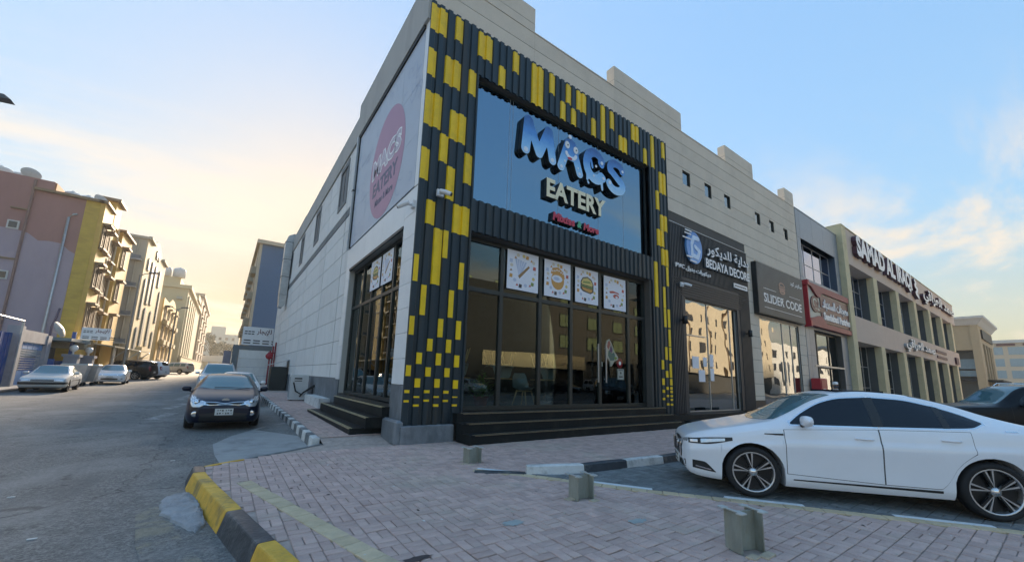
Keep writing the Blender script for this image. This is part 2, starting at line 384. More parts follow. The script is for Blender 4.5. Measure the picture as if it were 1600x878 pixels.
PAVEA = mat('mauve_paver_field', (.53, .36, .315), .82, var=.2, scale=5, rand=.12, attr='rnd', bump=.5, bscale=55, stain=(.46, .39, .31), stain_amt=.55, stain_scale=.55)
PARKA = mat('grey_paver_field', (.17, .185, .185), .8, var=.2, scale=7, rand=.2, attr='rnd', bump=.5, bscale=55, stain=(.06, .065, .07), stain_amt=.5, stain_scale=.6)
YPAVE = mat('yellow_paver', (.56, .43, .28), .85, var=.16, scale=7, rand=.1, bump=.4, bscale=55, stain=(.36, .30, .24), stain_amt=.5, stain_scale=2)
KYEL = mat('kerb_yellow', (.70, .38, .05), .7, var=.22, scale=6, bump=.4, bscale=30, stain=(.16, .13, .07), stain_amt=.75, stain_scale=2.2)
KBLK = mat('kerb_black', (.035, .045, .055), .55, var=.3, scale=6, bump=.4, bscale=30, stain=(.22, .22, .2), stain_amt=.5, stain_scale=3)
KWHT = mat('kerb_white', (.62, .62, .60), .75, var=.12, scale=6, bump=.5, bscale=25, stain=(.28, .28, .27), stain_amt=.7, stain_scale=2.5)
KGRY = mat('kerb_grey', (.13, .145, .15), .8, var=.25, scale=6, bump=.4, bscale=30, stain=(.27, .28, .28), stain_amt=.5, stain_scale=3)
CEM = mat('cement', (.30, .31, .32), .9, var=.2, scale=5, bump=.8, bscale=16, stain=(.15, .16, .17), stain_amt=.7, stain_scale=3)
BEIGE = mat('beige_stone', (.64, .555, .455), .75, var=.05, scale=2, rand=.035, bump=.15, bscale=60, stain=(.52, .45, .37), stain_amt=.45, stain_scale=.7)
BJOINT = mat('dark_joint', (.10, .09, .08), .9, var=.1)
GREYCON = mat('grey_render', (.42, .41, .385), .8, var=.06, scale=2, bump=.15, stretch=(1, 1, .3), stain=(.27, .26, .25), stain_amt=.4, stain_scale=.9)
TILE = mat('side_wall_panel', (.71, .71, .69), .7, var=.06, scale=2.5, rand=.05, bump=.15, stain=(.58, .57, .55), stain_amt=.6, stain_scale=.9, stretch=(1, 1, .35))
WTILE = mat('white_tile', (.76, .77, .77), .45, var=.04, scale=2, rand=.03)
GROOVE = mat('side_wall_joint', (.20, .205, .21), .85, var=.1)
DSTRIP = mat('dark_grey_strip', (.17, .185, .19), .75, var=.1)
PLINTH = mat('plinth_granite', (.13, .15, .165), .6, var=.3, scale=5, stain=(.26, .28, .3), stain_amt=.7, stain_scale=1.2, stretch=(1, 1, .5), bump=.2)
METAL = mat('dark_corrugated_metal', (.015, .032, .042), .5, metal=.15, var=.25, scale=1.6, stretch=(3, 3, .35), bump=.06, bscale=90, stain=(.045, .036, .024), stain_amt=.6, stain_scale=1.2)
YELM = mat('yellow_metal', (.90, .56, .010), .5, var=.07, scale=4, rand=.05, stain=(.62, .40, .02), stain_amt=.4, stain_scale=2.5, bump=.05, bscale=80)
FRAME = mat('window_frame', (.040, .046, .044), .42, metal=.35, var=.12)
BLACK = mat('black_metal', (.012, .013, .014), .5, var=.1)
GRANITE = mat('black_granite', (.016, .019, .020), .5, var=.5, scale=60, spec=.12, stain=(.06, .06, .05), stain_amt=.25, stain_scale=2)
BRASS = mat('nosing_strip', (.62, .52, .36), .35, metal=.6, var=.2, scale=12)
GSIGN = glass('mirror_glass', (.04, .08, .12), (.20, .32, .40), base=.8, wav=.004)
GDOOR = glass('door_glass', (.80, .85, .82), (.72, .80, .80), base=.06, wav=.003)
GSHOP = glass('shop_glass', (.55, .62, .62), (.82, .85, .85), base=.34, wav=.014)
GWIN = glass('small_window_glass', (.2, .26, .28), (.7, .8, .85), base=.35)
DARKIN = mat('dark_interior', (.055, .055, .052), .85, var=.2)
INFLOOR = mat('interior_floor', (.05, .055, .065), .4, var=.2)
WHITE = mat('white_paint', (.72, .73, .74), .5, var=.04)
GALV = mat('galvanised_steel', (.42, .44, .45), .42, metal=.7, var=.18, scale=4)
STEEL = mat('weathered_steel', (.30, .32, .28), .62, metal=.35, var=.28, scale=5, stretch=(1, 1, .35), bump=.3, bscale=30, stain=(.27, .23, .14), stain_amt=.6, stain_scale=3)
RUBBER = mat('black_rubber', (.014, .014, .015), .8, var=.15)
RED = mat('red_paint', (.42, .025, .035), .45, var=.1, scale=3)

# ------------------------------------------------------------------ ground
mb = MB(); ys = [-900, -60, 8, 14, 40, 90, 160, 900]; xs = [-900, -60, 0, 60, 900]
mb.grid([[(x, y, rz(y)) for x in xs] for y in ys], sm=False)
tag(mb.build('ground', ASPH), kind='structure')
def sheet(name, poly, z, m, kind='structure', parent=None, n=12):
    """thin sheet following the street"""
    b = MB(); b.add([(x, y, rz(y)+z) for x, y in poly], [tuple(range(len(poly)))])
    o = b.build(name, m, parent); 
    if parent is None: tag(o, kind=kind)
    return o
sheet('road_patch', [(.16, 9.25), (.05, 10.2), (.0, 11.4), (.35, 12.4), (1.0, 13.6), (1.75, 14.6), (1.8, 10.2), (1.95, 9.9), (.9, 9.15)], .004, PATCH)
sheet('road_marking', [(-.68, 6.95), (-.44, 7.0), (-.1, 5.4), (.25, 4.2), (.5, 3.2), (.0, 3.2), (-.25, 4.3), (-.5, 5.6)], .004, asphalt('faded_yellow_marking', ((.33, .29, .18), 2.2, .46, .42)))
for k, (y0, y1) in enumerate(((16.5, 18.5), (20, 23), (25, 29))):
    sheet('road_marking', [(-1.78, y0), (-1.42, y0), (-1.12+.02*(y1-16), y1), (-1.42, y1)], .004, DUST)
# litter specks on the asphalt
LIT = mat('litter', (.6, .6, .58), .8, var=.1)
for k, (x, y) in enumerate(((-2.1, 8.3), (-3.0, 9.9), (-.6, 9.9), (.3, 5.15), (-1.4, 6.3), (-4.6, 17.2))):
    o = B('paper_scrap', LIT, None, (x, x+.07, y, y+.03, rz(y)+.002, rz(y)+.010)); tag(o, ['white paper scrap lying on the asphalt left of the kerb', 'small white scrap far out on the open road', 'white scrap on the road beyond the kerb corner', 'white sliver of litter at the foot of the black kerb stone', 'tiny white scrap on the near asphalt', 'white scrap by the parked white saloon on the left'][k], 'litter', 'litter on the road')

# ---- pavement: slab, pavers, kerbs
KC = [(-.06, 8.30), (-.03, 7.75), (.10, 7.0), (.30, 5.95), (.45, 5.15), (.62, 4.30), (.88, 3.0), (1.2, 1.6), (1.7, -.6), (2.5, -4)]
PB = [(3.75, 6.15), (4.30, 5.45), (5.24, 3.93), (6.15, 2.70), (7.07, 1.45), (8.1, 0.0), (9.3, -1.7), (11.5, -5)]   # flush edge of the parking bay
pave = MB()
poly = KC+[(100, -4), (100, 9.2), (3.3, 9.2), (3.3, 10.0), (2.25, 10.0), (1.3, 9.25), (.5, 8.68)]
n = len(poly); pave.add([(x, y, .085) for x, y in poly]+[(x, y, -.15) for x, y in poly], [tuple(range(n))]+[(i, n+i, n+(i+1) % n, (i+1) % n) for i in range(n)])
pavement = tag(pave.build('pavement', MORTAR), kind='structure')
def inpoly(x, y, P):
    c = False; j = len(P)-1
    for i in range(len(P)):
        if (P[i][1] > y) != (P[j][1] > y) and x < (P[j][0]-P[i][0])*(y-P[i][1])/(P[j][1]-P[i][1])+P[i][0]: c = not c
        j = i
    return c
PARKP = PB+[(17, -5), (17, 5.0), (7.45, 5.06), (4.5, 5.36)]
PAVP = poly
def seg_d(x, y, L):
    best = 9
    for (a, b), (c, d) in zip(L, L[1:]):
        t = max(0, min(1, ((x-a)*(c-a)+(y-b)*(d-b))/((c-a)**2+(d-b)**2))); best = min(best, math.hypot(x-a-t*(c-a), y-b-t*(d-b)))
    return best
YB = [(x-.135*.85, y-.135*.53) for x, y in PB]                # yellow paver band beside the bay edge
YL = [(.42, 6.95), (.66, 6.0), (.95, 4.85), (1.28, 3.55), (1.75, 1.7), (2.4, -.8)]
def pnt(P, n):                                                 # evenly spaced points along a line
    L = [0]
    for a, b in zip(P, P[1:]): L.append(L[-1]+math.dist(a, b))
    r = []
    k = int(L[-1]/n)
    for q in range(k+1):
        s = q*n; i = max(j for j in range(len(L)-1) if L[j] <= s+1e-9); t = (s-L[i])/(L[i+1]-L[i])
        r.append((P[i][0]+t*(P[i+1][0]-P[i][0]), P[i][1]+t*(P[i+1][1]-P[i][1])))
    return r
STUBS = [(4.28, 2.02, -.34), (4.10, 4.02, -.12), (3.92, 6.62, .05)]
pv = []; pk = []
S = .214; g = .0045
for i in range(-6, 70):
    for j in range(-8, 40):
        x0, y0 = i*S+.05, j*S+.4
        for k in range(2):
            if (i+j) % 2 == 0: c = (x0+S/2, y0+S*(.25+.5*k), S/2, S/4)
            else: c = (x0+S*(.25+.5*k), y0+S/2, S/4, S/2)
            x, y = c[0], c[1]
            if x > 15: continue
            if inpoly(x, y, PARKP):
                if seg_d(x, y, PB) > .04: pk.append(c)
            elif inpoly(x, y, PAVP) and seg_d(x, y, KC) > .0 and seg_d(x, y, YB) > .05 and seg_d(x, y, YL) > .04 and seg_d(x, y, PB) > .05:
                if 4.75 < x < 13.6 and y > 8.24: continue
                if any(math.hypot(x-a, y-b) < .13 for a, b, _ in STUBS): continue
                pv.append(c)
def proj(x, y, z):
    d = Vector((x, y, z-1.65)); dd = d.dot(_f)
    if dd < .2: return None
    return 800+619.148*d.dot(_r2)/dd, 486.748-619.148*d.dot(_u2)/dd, dd
def vis(c):
    p = proj(c[0], c[1], .1)
    if p is None or not (-20 < p[0] < 1620 and 0 < p[1] < 900): return 0
    return 1/p[2]
pv.sort(key=lambda c: -vis(c))
mh = {}
for key in ('a', 'b'):
    hx, hy = (S/2-g, S/4-g) if key == 'a' else (S/4-g, S/2-g)
    mh[key] = MB().cbox(-hx, hx, -hy, hy, -.012, 0, .006).mesh('paver', PAVE)
for c in pv[:300]:
    o = bpy.data.objects.new('paver', mh['a' if c[2] > c[3] else 'b']); COL.objects.link(o)
    o.location = (c[0], c[1], .1+RND.uniform(-.005, .004)); o.rotation_euler = (RND.gauss(0, .014), RND.gauss(0, .014), RND.gauss(0, .014)); par(o, pavement)
def field(cs, name, m, parent, zt=.1, dz=.003):
    mb = MB(); at = []
    for c in cs:
        z = zt+RND.uniform(-dz, dz); mb.cbox(c[0]-c[2]+g, c[0]+c[2]-g, c[1]-c[3]+g, c[1]+c[3]-g, zt-.014, z, .005); at += [RND.random()]*9
    mb.attr = at; return tag(mb.build(name, m, parent), kind='stuff')
field(pv[300:], 'paver_field', PAVEA, pavement)
field(pk, 'parking_pavers', PARKA, pavement, .098)
def strip_pieces(P, step, hw, z0, z1, ch, name, mats, parent, seq=None, gap=.004, off=0., maxn=99):
    q = pnt(P, step)[:maxn]; res = []
    for k, (a, b) in enumerate(zip(q, q[1:])):
        d = Vector((b[0]-a[0], b[1]-a[1], 0)).normalized(); nn = Vector((-d.y, d.x, 0)); L = math.dist(a, b)
        mb = MB(); mb.cbox(gap, L-gap, -hw+off, hw+off, z0, z1+RND.uniform(-.002, .002), ch)
        mb.v = [tuple(Vector((a[0], a[1], 0))+d*v[0]+nn*v[1]+Vector((0, 0, v[2]))) for v in mb.v]
        res.append(mb.build(name, mats[seq(k) if seq else 0], parent))
    return res
strip_pieces(YL, .214, .092, .086, .1065, .005, 'yellow_paver', [YPAVE], pavement)
strip_pieces(YB, .214, .078, .086, .1065, .005, 'yellow_paver', [YPAVE], pavement)
WLINE = mat('white_edge_paint', (.62, .66, .68), .7, var=.15, scale=8)
strip_pieces(PB, .95, .040, .086, .1085, .004, 'edge_stone', [WLINE, KGRY], pavement, seq=lambda k: (0, 1)[k % 2])
# near kerb, yellow and black stones with a battered face
kerb = tag(bpy.data.objects.new('kerb', None), kind='structure'); COL.objects.link(kerb)
SEC = [(0., -.15), (0., .108), (-.012, .118), (-.135, .121), (-.15, .116), (-.158, .104), (-.235, -.15)]
def kerb_run(P, cuts, mats, sec, name, parent, zf=lambda y: 0., gap=.006, sub=5):
    L = [0]
    for a, b in zip(P, P[1:]): L.append(L[-1]+math.dist(a, b))
    def at(s):
        s = max(0, min(L[-1]-1e-6, s)); i = max(j for j in range(len(L)-1) if L[j] <= s); t = (s-L[i])/(L[i+1]-L[i])
        p = Vector((P[i][0]+t*(P[i+1][0]-P[i][0]), P[i][1]+t*(P[i+1][1]-P[i][1]), 0))
        def tg(j): 
            a, b = P[max(0, j-1)], P[min(len(P)-1, j+1)]; return Vector((b[0]-a[0], b[1]-a[1], 0)).normalized()
        d = (tg(i)*(1-t)+tg(i+1)*t).normalized(); return p, Vector((-d.y, d.x, 0))
    for (s0, s1, mi) in cuts:
        rows = []
        for k in range(sub+1):
            p, nn = at(s0+gap+(s1-s0-2*gap)*k/sub); e = .006 if k in (0, sub) else 0
            rows.append([(p.x+nn.x*u, p.y+nn.y*u, zf(p.y)+zz-(e if zz > 0 else 0)) for u, zz in sec])
        mb = MB(); m = len(sec)
        mb.add([q for r in rows for q in r], [(i*m+j, i*m+j+1, (i+1)*m+j+1, (i+1)*m+j) for i in range(sub) for j in range(m-1)])
        mb.add(rows[0], [tuple(range(m))]); mb.add(rows[-1], [tuple(range(m))[::-1]])
        mb.build(name, mats[mi], parent, fix=True)
KM = [KYEL, KBLK, KGRY]
# KC runs away from the far corner; left of it is the pavement
kerb_run(KC, [(.0, .45, 1), (.45, 1.55, 0), (1.55, 2.72, 0), (2.72, 3.88, 1), (3.88, 5.05, 0), (5.05, 6.2, 1), (6.2, 7.4, 0), (7.4, 8.6, 1)], KM, SEC, 'kerb_stone', kerb)
SEC2 = [(0., -.15), (0., .100), (-.07, .102), (-.085, .09), (-.10, -.15)]
EDGE = [(2.25, 10.0), (1.3, 9.25), (.5, 8.68), (-.06, 8.30)]
kerb_run(EDGE, [(.1, 1.2, 2), (1.2, 2.15, 2), (2.15, 2.85, 0)], KM, SEC2, 'kerb_stone', kerb)
# cement smeared against the kerb foot
mb = MB(); rings = []; from mathutils import noise as mnoise
outl0 = [(-.28, 7.55), (-.44, 7.40), (-.47, 7.0), (-.40, 6.6), (-.28, 6.25), (-.15, 5.95), (-.03, 5.74), (.03, 5.86), (.02, 6.2), (-.04, 6.7), (-.10, 7.2), (-.18, 7.5)]
outl = []
for i in range(12):
    for t in (0, .25, .5, .75): p, q = outl0[i], outl0[(i+1) % 12]; outl.append((p[0]+(q[0]-p[0])*t, p[1]+(q[1]-p[1])*t))
for t, h in ((1.02, 0.0), (.98, .03), (.92, .04), (.82, .05), (.7, .055), (.55, .065), (.4, .07), (.22, .075), (.08, .075)):
    row = []
    for x, y in outl:
        X_, Y_ = -.06+(x+.06)*t, 6.62+(y-6.62)*t; v_ = mnoise.noise((X_*9, Y_*9, 0)); w_ = mnoise.noise((X_*22, Y_*22, 3)); e = .03*mnoise.noise((X_*14, Y_*14, 7))
        row.append((X_+e*t, Y_+e*1.3*t, -.1+(max(0, h*.85*(1+.6*v_)+.015*w_*(h > 0)) if h else -.01)))
    rings.append(row)
nn_ = len(outl)
for a, b in zip(rings, rings[1:]): mb.add(a+b, [(i, (i+1) % nn_, nn_+(i+1) % nn_, nn_+i) for i in range(nn_)], sm=True)
mb.add(rings[-1], [tuple(range(nn_))])
tag(mb.build('cement_lump', CEM), 'rough grey cement smeared on the road against the yellow kerb', 'cement')
# black and white kerb between the bay and the shop steps
bwk = tag(bpy.data.objects.new('kerb', None), kind='structure'); COL.objects.link(bwk)
BW = [(3.62, 6.02), (4.45, 5.42), (5.3, 5.16), (7.45, 4.98), (20, 4.95), (45, 4.95)]
SEC3 = [(0., .05), (0., .225), (-.015, .24), (-.11, .24), (-.135, .225), (-.16, .05)]
SECL = [(0., .05), (0., .115), (-.015, .125), (-.11, .125), (-.135, .115), (-.16, .05)]
s = .85; kerb_run(BW, [(0, .85, 1)], [KWHT, KBLK], SECL, 'kerb_stone', bwk)
for k in range(22):
    kerb_run(BW, [(s, s+1.0, k % 2)], [KWHT, KBLK], SEC3, 'kerb_stone', bwk, sub=2); s += 1.0
# side-street footway with painted kerb
mb = MB(); yy = [9.9, 16, 24, 32, 45]
mb.grid([[(1.95, 9.55, .088), (3.6, 9.3, .088)]]+[[(1.95, y, SLOPE*(y-8)+.165), (3.6, y, SLOPE*(y-8)+.165)] for y in [10.15]+yy[1:]], sm=False)
foot = tag(mb.build('side_footway', MORTAR), kind='structure')
cs = []; mb = MB(); at = []
for j in range(0, 92):
    for i in range(0, 8):
        x0 = 1.97+i*.2; y0 = 10.1+j*.2
        for k in range(2):
            if (i+j) % 2: a = (x0, x0+.192, y0+k*.1, y0+k*.1+.094)
            else: a = (x0+k*.1, x0+k*.1+.094, y0, y0+.192)
            mb.cbox(*a, SLOPE*(y0-8)+.166, SLOPE*(y0-8)+.18+RND.uniform(-.002, .002), .004); at += [RND.random()]*9
mb.attr = at; tag(mb.build('paver_field', PAVEA, foot), kind='stuff')
skerb = tag(bpy.data.objects.new('kerb', None), kind='structure'); COL.objects.link(skerb)
SK = [(1.95, 10.05), (1.95, 14), (1.95, 20), (1.95, 30), (1.95, 45)]
SEC4 = [(0., -.2), (0., .17), (.02, .185), (.12, .185), (.15, .17), (.17, -.2)]
cuts = []; s = 0
while s < 30: cuts.append((s, s+.48, int(s/.48+.5) % 2)); s += .48
kerb_run(SK, cuts, [KWHT, KGRY], SEC4, 'kerb_stone', skerb, zf=lambda y: SLOPE*(y-8), sub=2)
# ------------------------------------------------------------------ the corner shop building
YF = 9.1
shop = thing('shop_building', (3.5, 9.1, .1), 'beige stone corner building with dark corrugated restaurant front', 'building')
SIGNW = (5.0, 13.1, 6.5, 10.35); DOORW = (5.0, 13.0, .77, 5.55)
BDOOR = (15.33, 19.8, .5, 5.22); SLW = (22.3, 27.45, .5, 5.2)
wins = [(x, x+.62, 10.45, 11.12) for x in (15.64, 17.50, 19.35, 22.71, 24.5, 26.45)]
holes = wins+[BDOOR, SLW, SIGNW, DOORW]
w0 = B('wall', BJOINT, shop, *[(a, b, YF+.012, YF+.3, c, d) for a, b, c, d in rect_minus((3.6, 28.45, .1, 13.0), holes)])
# stone bands, each its own strip
zs = [13.0]
while zs[-1] > .6: zs.append(round(zs[-1]-.592, 3))
for a, b in zip(zs, zs[1:]):
    zlo = b
    spans = [(21.17, 28.45)]
    if b >= 8.3: spans = [(14.33, 28.45)]
    if b >= 11.8: spans = [(3.47, 28.45)]
    for s0, s1 in spans:
        cutx = [s0]+[x for x in ([7.07, 11.05, 15.7, 19.7, 22.8, 27.1]) if s0+.3 < x < s1-.3 and b > 11]+[s1]
        for c0, c1 in zip(cutx, cutx[1:]):
            for r in rect_minus((c0+.002, c1-.002, max(b, .55)+.009, a-.009), holes):
                B('stone_band', BEIGE, shop, (r[0], r[1], YF-.004, YF+.03, r[2], r[3]))
B('coping', BEIGE, shop, (3.47, 28.46, YF-.02, YF+.45, 13.0, 13.04))
B('base_course', BLACK, shop, (21.15, 22.32, YF-.02, YF+.02, .1, .95), (27.43, 28.45, YF-.02, YF+.02, .1, .6))
for x0, x1 in ((3.47, 7.07), (11.05, 15.7), (19.7, 22.8), (27.1, 28.44)):
    t = B('parapet_block', BEIGE, shop, (x0, x1, YF-.006, YF+.36, 13.04, 13.33), (x0+.003, x1-.003, YF-.006, YF+.36, 13.345, 13.94))
    B('joint', BJOINT, t, (x0+.004, x1-.004, YF+.002, YF+.35, 13.04, 13.92))
for wv in wins:
    wf = B('window', FRAME, shop, *[(a, b, YF+.05, YF+.12, c, d) for a, b, c, d in rect_minus(wv, [(wv[0]+.05, wv[1]-.05, wv[2]+.05, wv[3]-.05)])])
    B('pane', GWIN, wf, (wv[0]+.05, wv[1]-.05, YF+.08, YF+.09, wv[2]+.05, wv[3]-.05)); B('reveal', DARKIN, wf, (wv[0]+.02, wv[1]-.02, YF+.28, YF+.31, wv[2], wv[3]))
# roof, rear and inner shell
B('roof', GREYCON, shop, (3.9, 28.4, 9.5, 44.8, 12.2, 12.4))
B('rear_wall', GREYCON, shop, (3.6, 28.45, 44.8, 45.0, .1, 12.8), (28.2, 28.45, 9.45, 44.8, .1, 12.8))
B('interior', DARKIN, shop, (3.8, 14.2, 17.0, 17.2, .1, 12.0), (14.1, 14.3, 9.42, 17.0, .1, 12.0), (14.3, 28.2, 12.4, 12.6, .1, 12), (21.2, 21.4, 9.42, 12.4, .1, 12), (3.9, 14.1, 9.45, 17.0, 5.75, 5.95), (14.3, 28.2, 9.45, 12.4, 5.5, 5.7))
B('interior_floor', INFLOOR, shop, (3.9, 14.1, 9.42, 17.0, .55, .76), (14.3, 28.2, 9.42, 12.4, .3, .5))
# --- corrugated cladding
RP = .2525; RX0 = 3.42
def corr(x0, x1, z0, z1, off=0., d=.05):
    """corrugated sheet facing the street; raised flats start at RX0"""
    pr = []; k = int((x0-RX0)/RP)-1
    while RX0+k*RP < x1+RP:
        b = RX0+k*RP
        for u, dd in ((0., 0), (.022, d), (.148, d), (.17, 0)): pr.append((b+u, dd))
        k += 1
    xs = [p[0] for p in pr]; ds = [p[1] for p in pr]; f = lambda x: float(np.interp(x, xs, ds))
    pts = [x0]+[x for x in xs if x0+1e-4 < x < x1-1e-4]+[x1]
    return [(x, YF-.02-f(x)-off) for x in pts], [z0, z1]
def corr_obj(name, m, parent, x0, x1, z0, z1, off=0., th=.0):
    P, (a, b) = corr(x0, x1, z0, z1, off); mb = MB(); n = len(P)
    mb.add([(x, y, a) for x, y in P]+[(x, y, b) for x, y in P], [(i, i+1, n+i+1, n+i) for i in range(n-1)])
    if th:
        for zz in (a, b): mb.add([(x, y, zz) for x, y in P]+[(x, y+th, zz) for x, y in P], [(i, i+1, n+i+1, n+i) for i in range(n-1)])
        for x, y in (P[0], P[-1]): mb.add([(x, y, a), (x, y+th, a), (x, y+th, b), (x, y, b)], [(0, 1, 2, 3)])
    return mb.build(name, m, parent)
cl_l = corr_obj('cladding', METAL, shop, 3.43, 5.0, .5, 11.87, 0, .03); cl_l['label'] = 'dark corrugated pier by the corner with yellow patches'
cl_t = corr_obj('cladding', METAL, shop, 5.0, 13.1, 10.35, 11.87, 0, .03)
cl_r = corr_obj('cladding', METAL, shop, 13.1, 14.31, .47, 11.87, 0, .03)
cl_b = corr_obj('cladding', METAL, shop, 5.0, 13.1, 5.58, 6.5, 0, .03)
B('cladding_backing', BLACK, shop, (3.47, 5.0, YF-.018, YF+.3, .5, 11.8), (13.1, 14.3, YF-.018, YF+.3, .47, 11.8), (5.0, 13.1, YF-.018, YF+.3, 10.38, 11.8), (5.0, 13.1, YF-.018, YF+.3, 5.62, 6.47))
PL = [(3.5,3.95,10.95,11.76),(4.23,4.45,11.05,11.8),(4.99,5.47,10.96,11.77),(3.45,3.69,9.57,10.37),(3.95,4.44,9.54,10.39),(4.7,4.95,9.59,10.36),(3.46,3.94,8.12,9.1),(4.19,4.67,7.98,8.84),(3.94,4.17,7.24,8.03),(3.44,3.67,6.59,7.46),(4.67,4.93,6.86,7.75),(4.2,4.42,6.25,7.18),(3.66,3.9,5.44,6.08),(4.45,4.93,5.38,6.18),(3.89,4.11,3.91,5.38),(4.17,4.33,4.64,5.38),(3.42,3.58,3.91,4.59),(4.66,4.83,3.89,4.61),(3.66,3.83,3.1,3.85),(4.41,4.59,3.12,3.83),(3.43,3.58,2.6,3.05),(4.16,4.32,2.6,3.06),(4.66,4.83,2.58,3.06),(3.91,4.07,2.24,2.54),(4.42,4.57,2.23,2.56),(3.67,3.82,1.92,2.19),(4.16,4.32,1.91,2.2),(4.67,4.82,1.88,2.18),(3.42,3.56,1.63,1.88),(3.91,4.06,1.63,1.85),(4.42,4.56,1.63,1.85),(3.66,3.82,1.37,1.58),(4.17,4.32,1.37,1.58),(4.67,4.81,1.35,1.56),(3.43,3.57,1.24,1.31),(3.92,4.07,1.24,1.31),(4.41,4.57,1.23,1.3),(3.67,3.81,1.13,1.17),(4.17,4.31,1.13,1.17),(4.68,4.82,1.13,1.16),(3.43,3.56,1.03,1.08),(3.92,4.06,1.04,1.09),(4.43,4.57,1.03,1.08),(3.67,3.82,0.93,0.98),(4.17,4.31,0.92,0.98),(4.67,4.81,0.92,0.97)]
PT = [(5.74,5.99,10.35,11.03),(6.25,6.46,11.1,11.8),(7.0,7.51,10.36,11.8),(7.77,8.02,11.09,11.83),(8.27,8.54,10.36,11.02),(8.52,8.78,11.08,11.8),(8.77,9.05,10.36,10.98),(9.03,9.55,11.05,11.8),(9.79,10.08,10.36,11.05),(10.28,10.58,10.36,11.81),(10.81,11.09,11.06,11.78),(11.3,11.86,10.36,10.99),(12.08,12.61,11.1,11.8),(12.85,13.1,10.36,11.03),(13.38,13.69,10.38,11.8),(13.9,14.22,11.07,11.8),(13.67,14.22,9.41,10.35),(13.4,13.67,8.62,9.44),(13.65,14.19,7.79,8.46),(13.4,13.95,7.09,7.78),(13.66,14.21,6.32,7.01),(13.34,13.63,4.56,6.37),(14.15,14.31,5.49,6.29),(13.87,14.1,4.56,5.42),(13.65,13.86,3.81,4.54),(14.15,14.31,3.81,4.54),(13.92,14.13,3.06,3.74),(13.66,13.83,2.54,3.03),(14.15,14.31,2.52,3.03),(13.4,13.57,2.16,2.51),(13.92,14.08,2.1,2.4),(13.65,13.82,1.86,2.11),(14.15,14.31,1.86,2.11),(13.4,13.55,1.58,1.82),(13.9,14.06,1.57,1.81),(13.65,13.79,1.4,1.51),(14.15,14.29,1.41,1.51),(13.41,13.53,1.29,1.4),(13.9,14.04,1.28,1.37),(13.65,13.77,1.13,1.21),(14.15,14.27,1.13,1.2),(13.4,13.51,1.02,1.1),(13.9,14.02,0.99,1.06),(13.65,13.77,0.82,0.9),(14.15,14.27,0.81,0.88)]
for p in PL+PT:
    k0 = round((p[0]-RX0)/RP); wd = p[1]-p[0]
    narrow = wd < .2 or (p[0] > 13 and p[3] < 6.3)
    x0 = max(RX0+k0*RP, 3.432)
    if narrow: x0 += .012; x1 = RX0+k0*RP+.158
    else: x1 = RX0+(k0+max(1, round(wd/RP)))*RP
    corr_obj('yellow_panel', YELM, cl_l if x0 < 4.99 else (cl_t if x0 < 13.0 else cl_r), x0, min(x1, 14.305), max(p[2], .52), min(p[3], 11.862), .004)
# --- glazing
def glazed(name, x0, x1, z0, z1, vx, vz, y, gm, parent, fw=.055, fd=.1, fm=None):
    """frame with mullions at vx, transoms at vz, one pane per opening"""
    fm = fm or FRAME; X = [x0]+list(vx)+[x1]; Z = [z0]+list(vz)+[z1]
    fr = MB()
    for x in X: 
        c = min(max(x, x0+fw), x1-fw); fr.box(c-fw, c+fw, y, y+fd, z0, z1)
    for z in Z:
        c = min(max(z, z0+fw), z1-fw)
        for a, b in zip(X, X[1:]): fr.box(max(a, x0)+fw, min(b, x1)-fw, y+.004, y+fd-.004, c-fw, c+fw)
    f = fr.build(name, fm, parent)
    for a, b in zip(X, X[1:]):
        for c, d in zip(Z, Z[1:]):
            if gm: B('pane', gm, f, (a, b, y+fd*.45, y+fd*.55, c, d))
    return f
sg = B('sign_glazing', FRAME, shop, (5.0, 5.06, YF+.14, YF+.26, 6.5, 10.35), (13.04, 13.1, YF+.14, YF+.26, 6.5, 10.35), (5.06, 13.04, YF+.14, YF+.26, 6.5, 6.55), (5.06, 13.04, YF+.14, YF+.26, 10.28, 10.35))
cx = [5.06, 6.30, 6.42, 8.35, 10.3, 11.7, 13.04]
for a, b in zip(cx, cx[1:]): B('pane', GSIGN, sg, (a+.006, b-.006, YF+.18, YF+.2, 6.55, 10.28))
B('joint', mat('silver_joint', (.3, .36, .4), .4, var=.1), sg, *[(x-.006, x+.006, YF+.176, YF+.19, 6.55, 10.28) for x in cx[1:-1]])
front = glazed('shopfront', 5.0, 13.0, .77, 5.55, (6.28, 7.74, 9.08, 10.46, 12.0), (4.06,), YF+.26, GDOOR, shop, .06, .12)
B('threshold', FRAME, shop, (5.0, 13.0, YF+.02, YF+.26, .71, .77))
B('soffit', BLACK, shop, (5.0, 13.1, YF+.0, YF+.38, 5.555, 5.6))
B('door_handle', GALV, shop, (10.25, 10.29, YF+.16, YF+.2, 1.6, 2.9), (10.64, 10.68, YF+.16, YF+.2, 1.6, 2.9), (10.26, 10.28, YF+.2, YF+.27, 1.7, 1.73), (10.65, 10.67, YF+.2, YF+.27, 1.7, 1.73), (10.26, 10.28, YF+.2, YF+.27, 2.75, 2.78), (10.65, 10.67, YF+.2, YF+.27, 2.75, 2.78))
# plinth under the corner pier
mb = MB(); mb.cbox(3.40, 4.72, 8.93, 9.3, .1, .5, .02); mb.build('plinth', PLINTH, shop)
mb = MB(); mb.cbox(3.30, 3.46, 9.0, 9.98, .1, .62, .05); mb.build('plinth', PLINTH, shop)
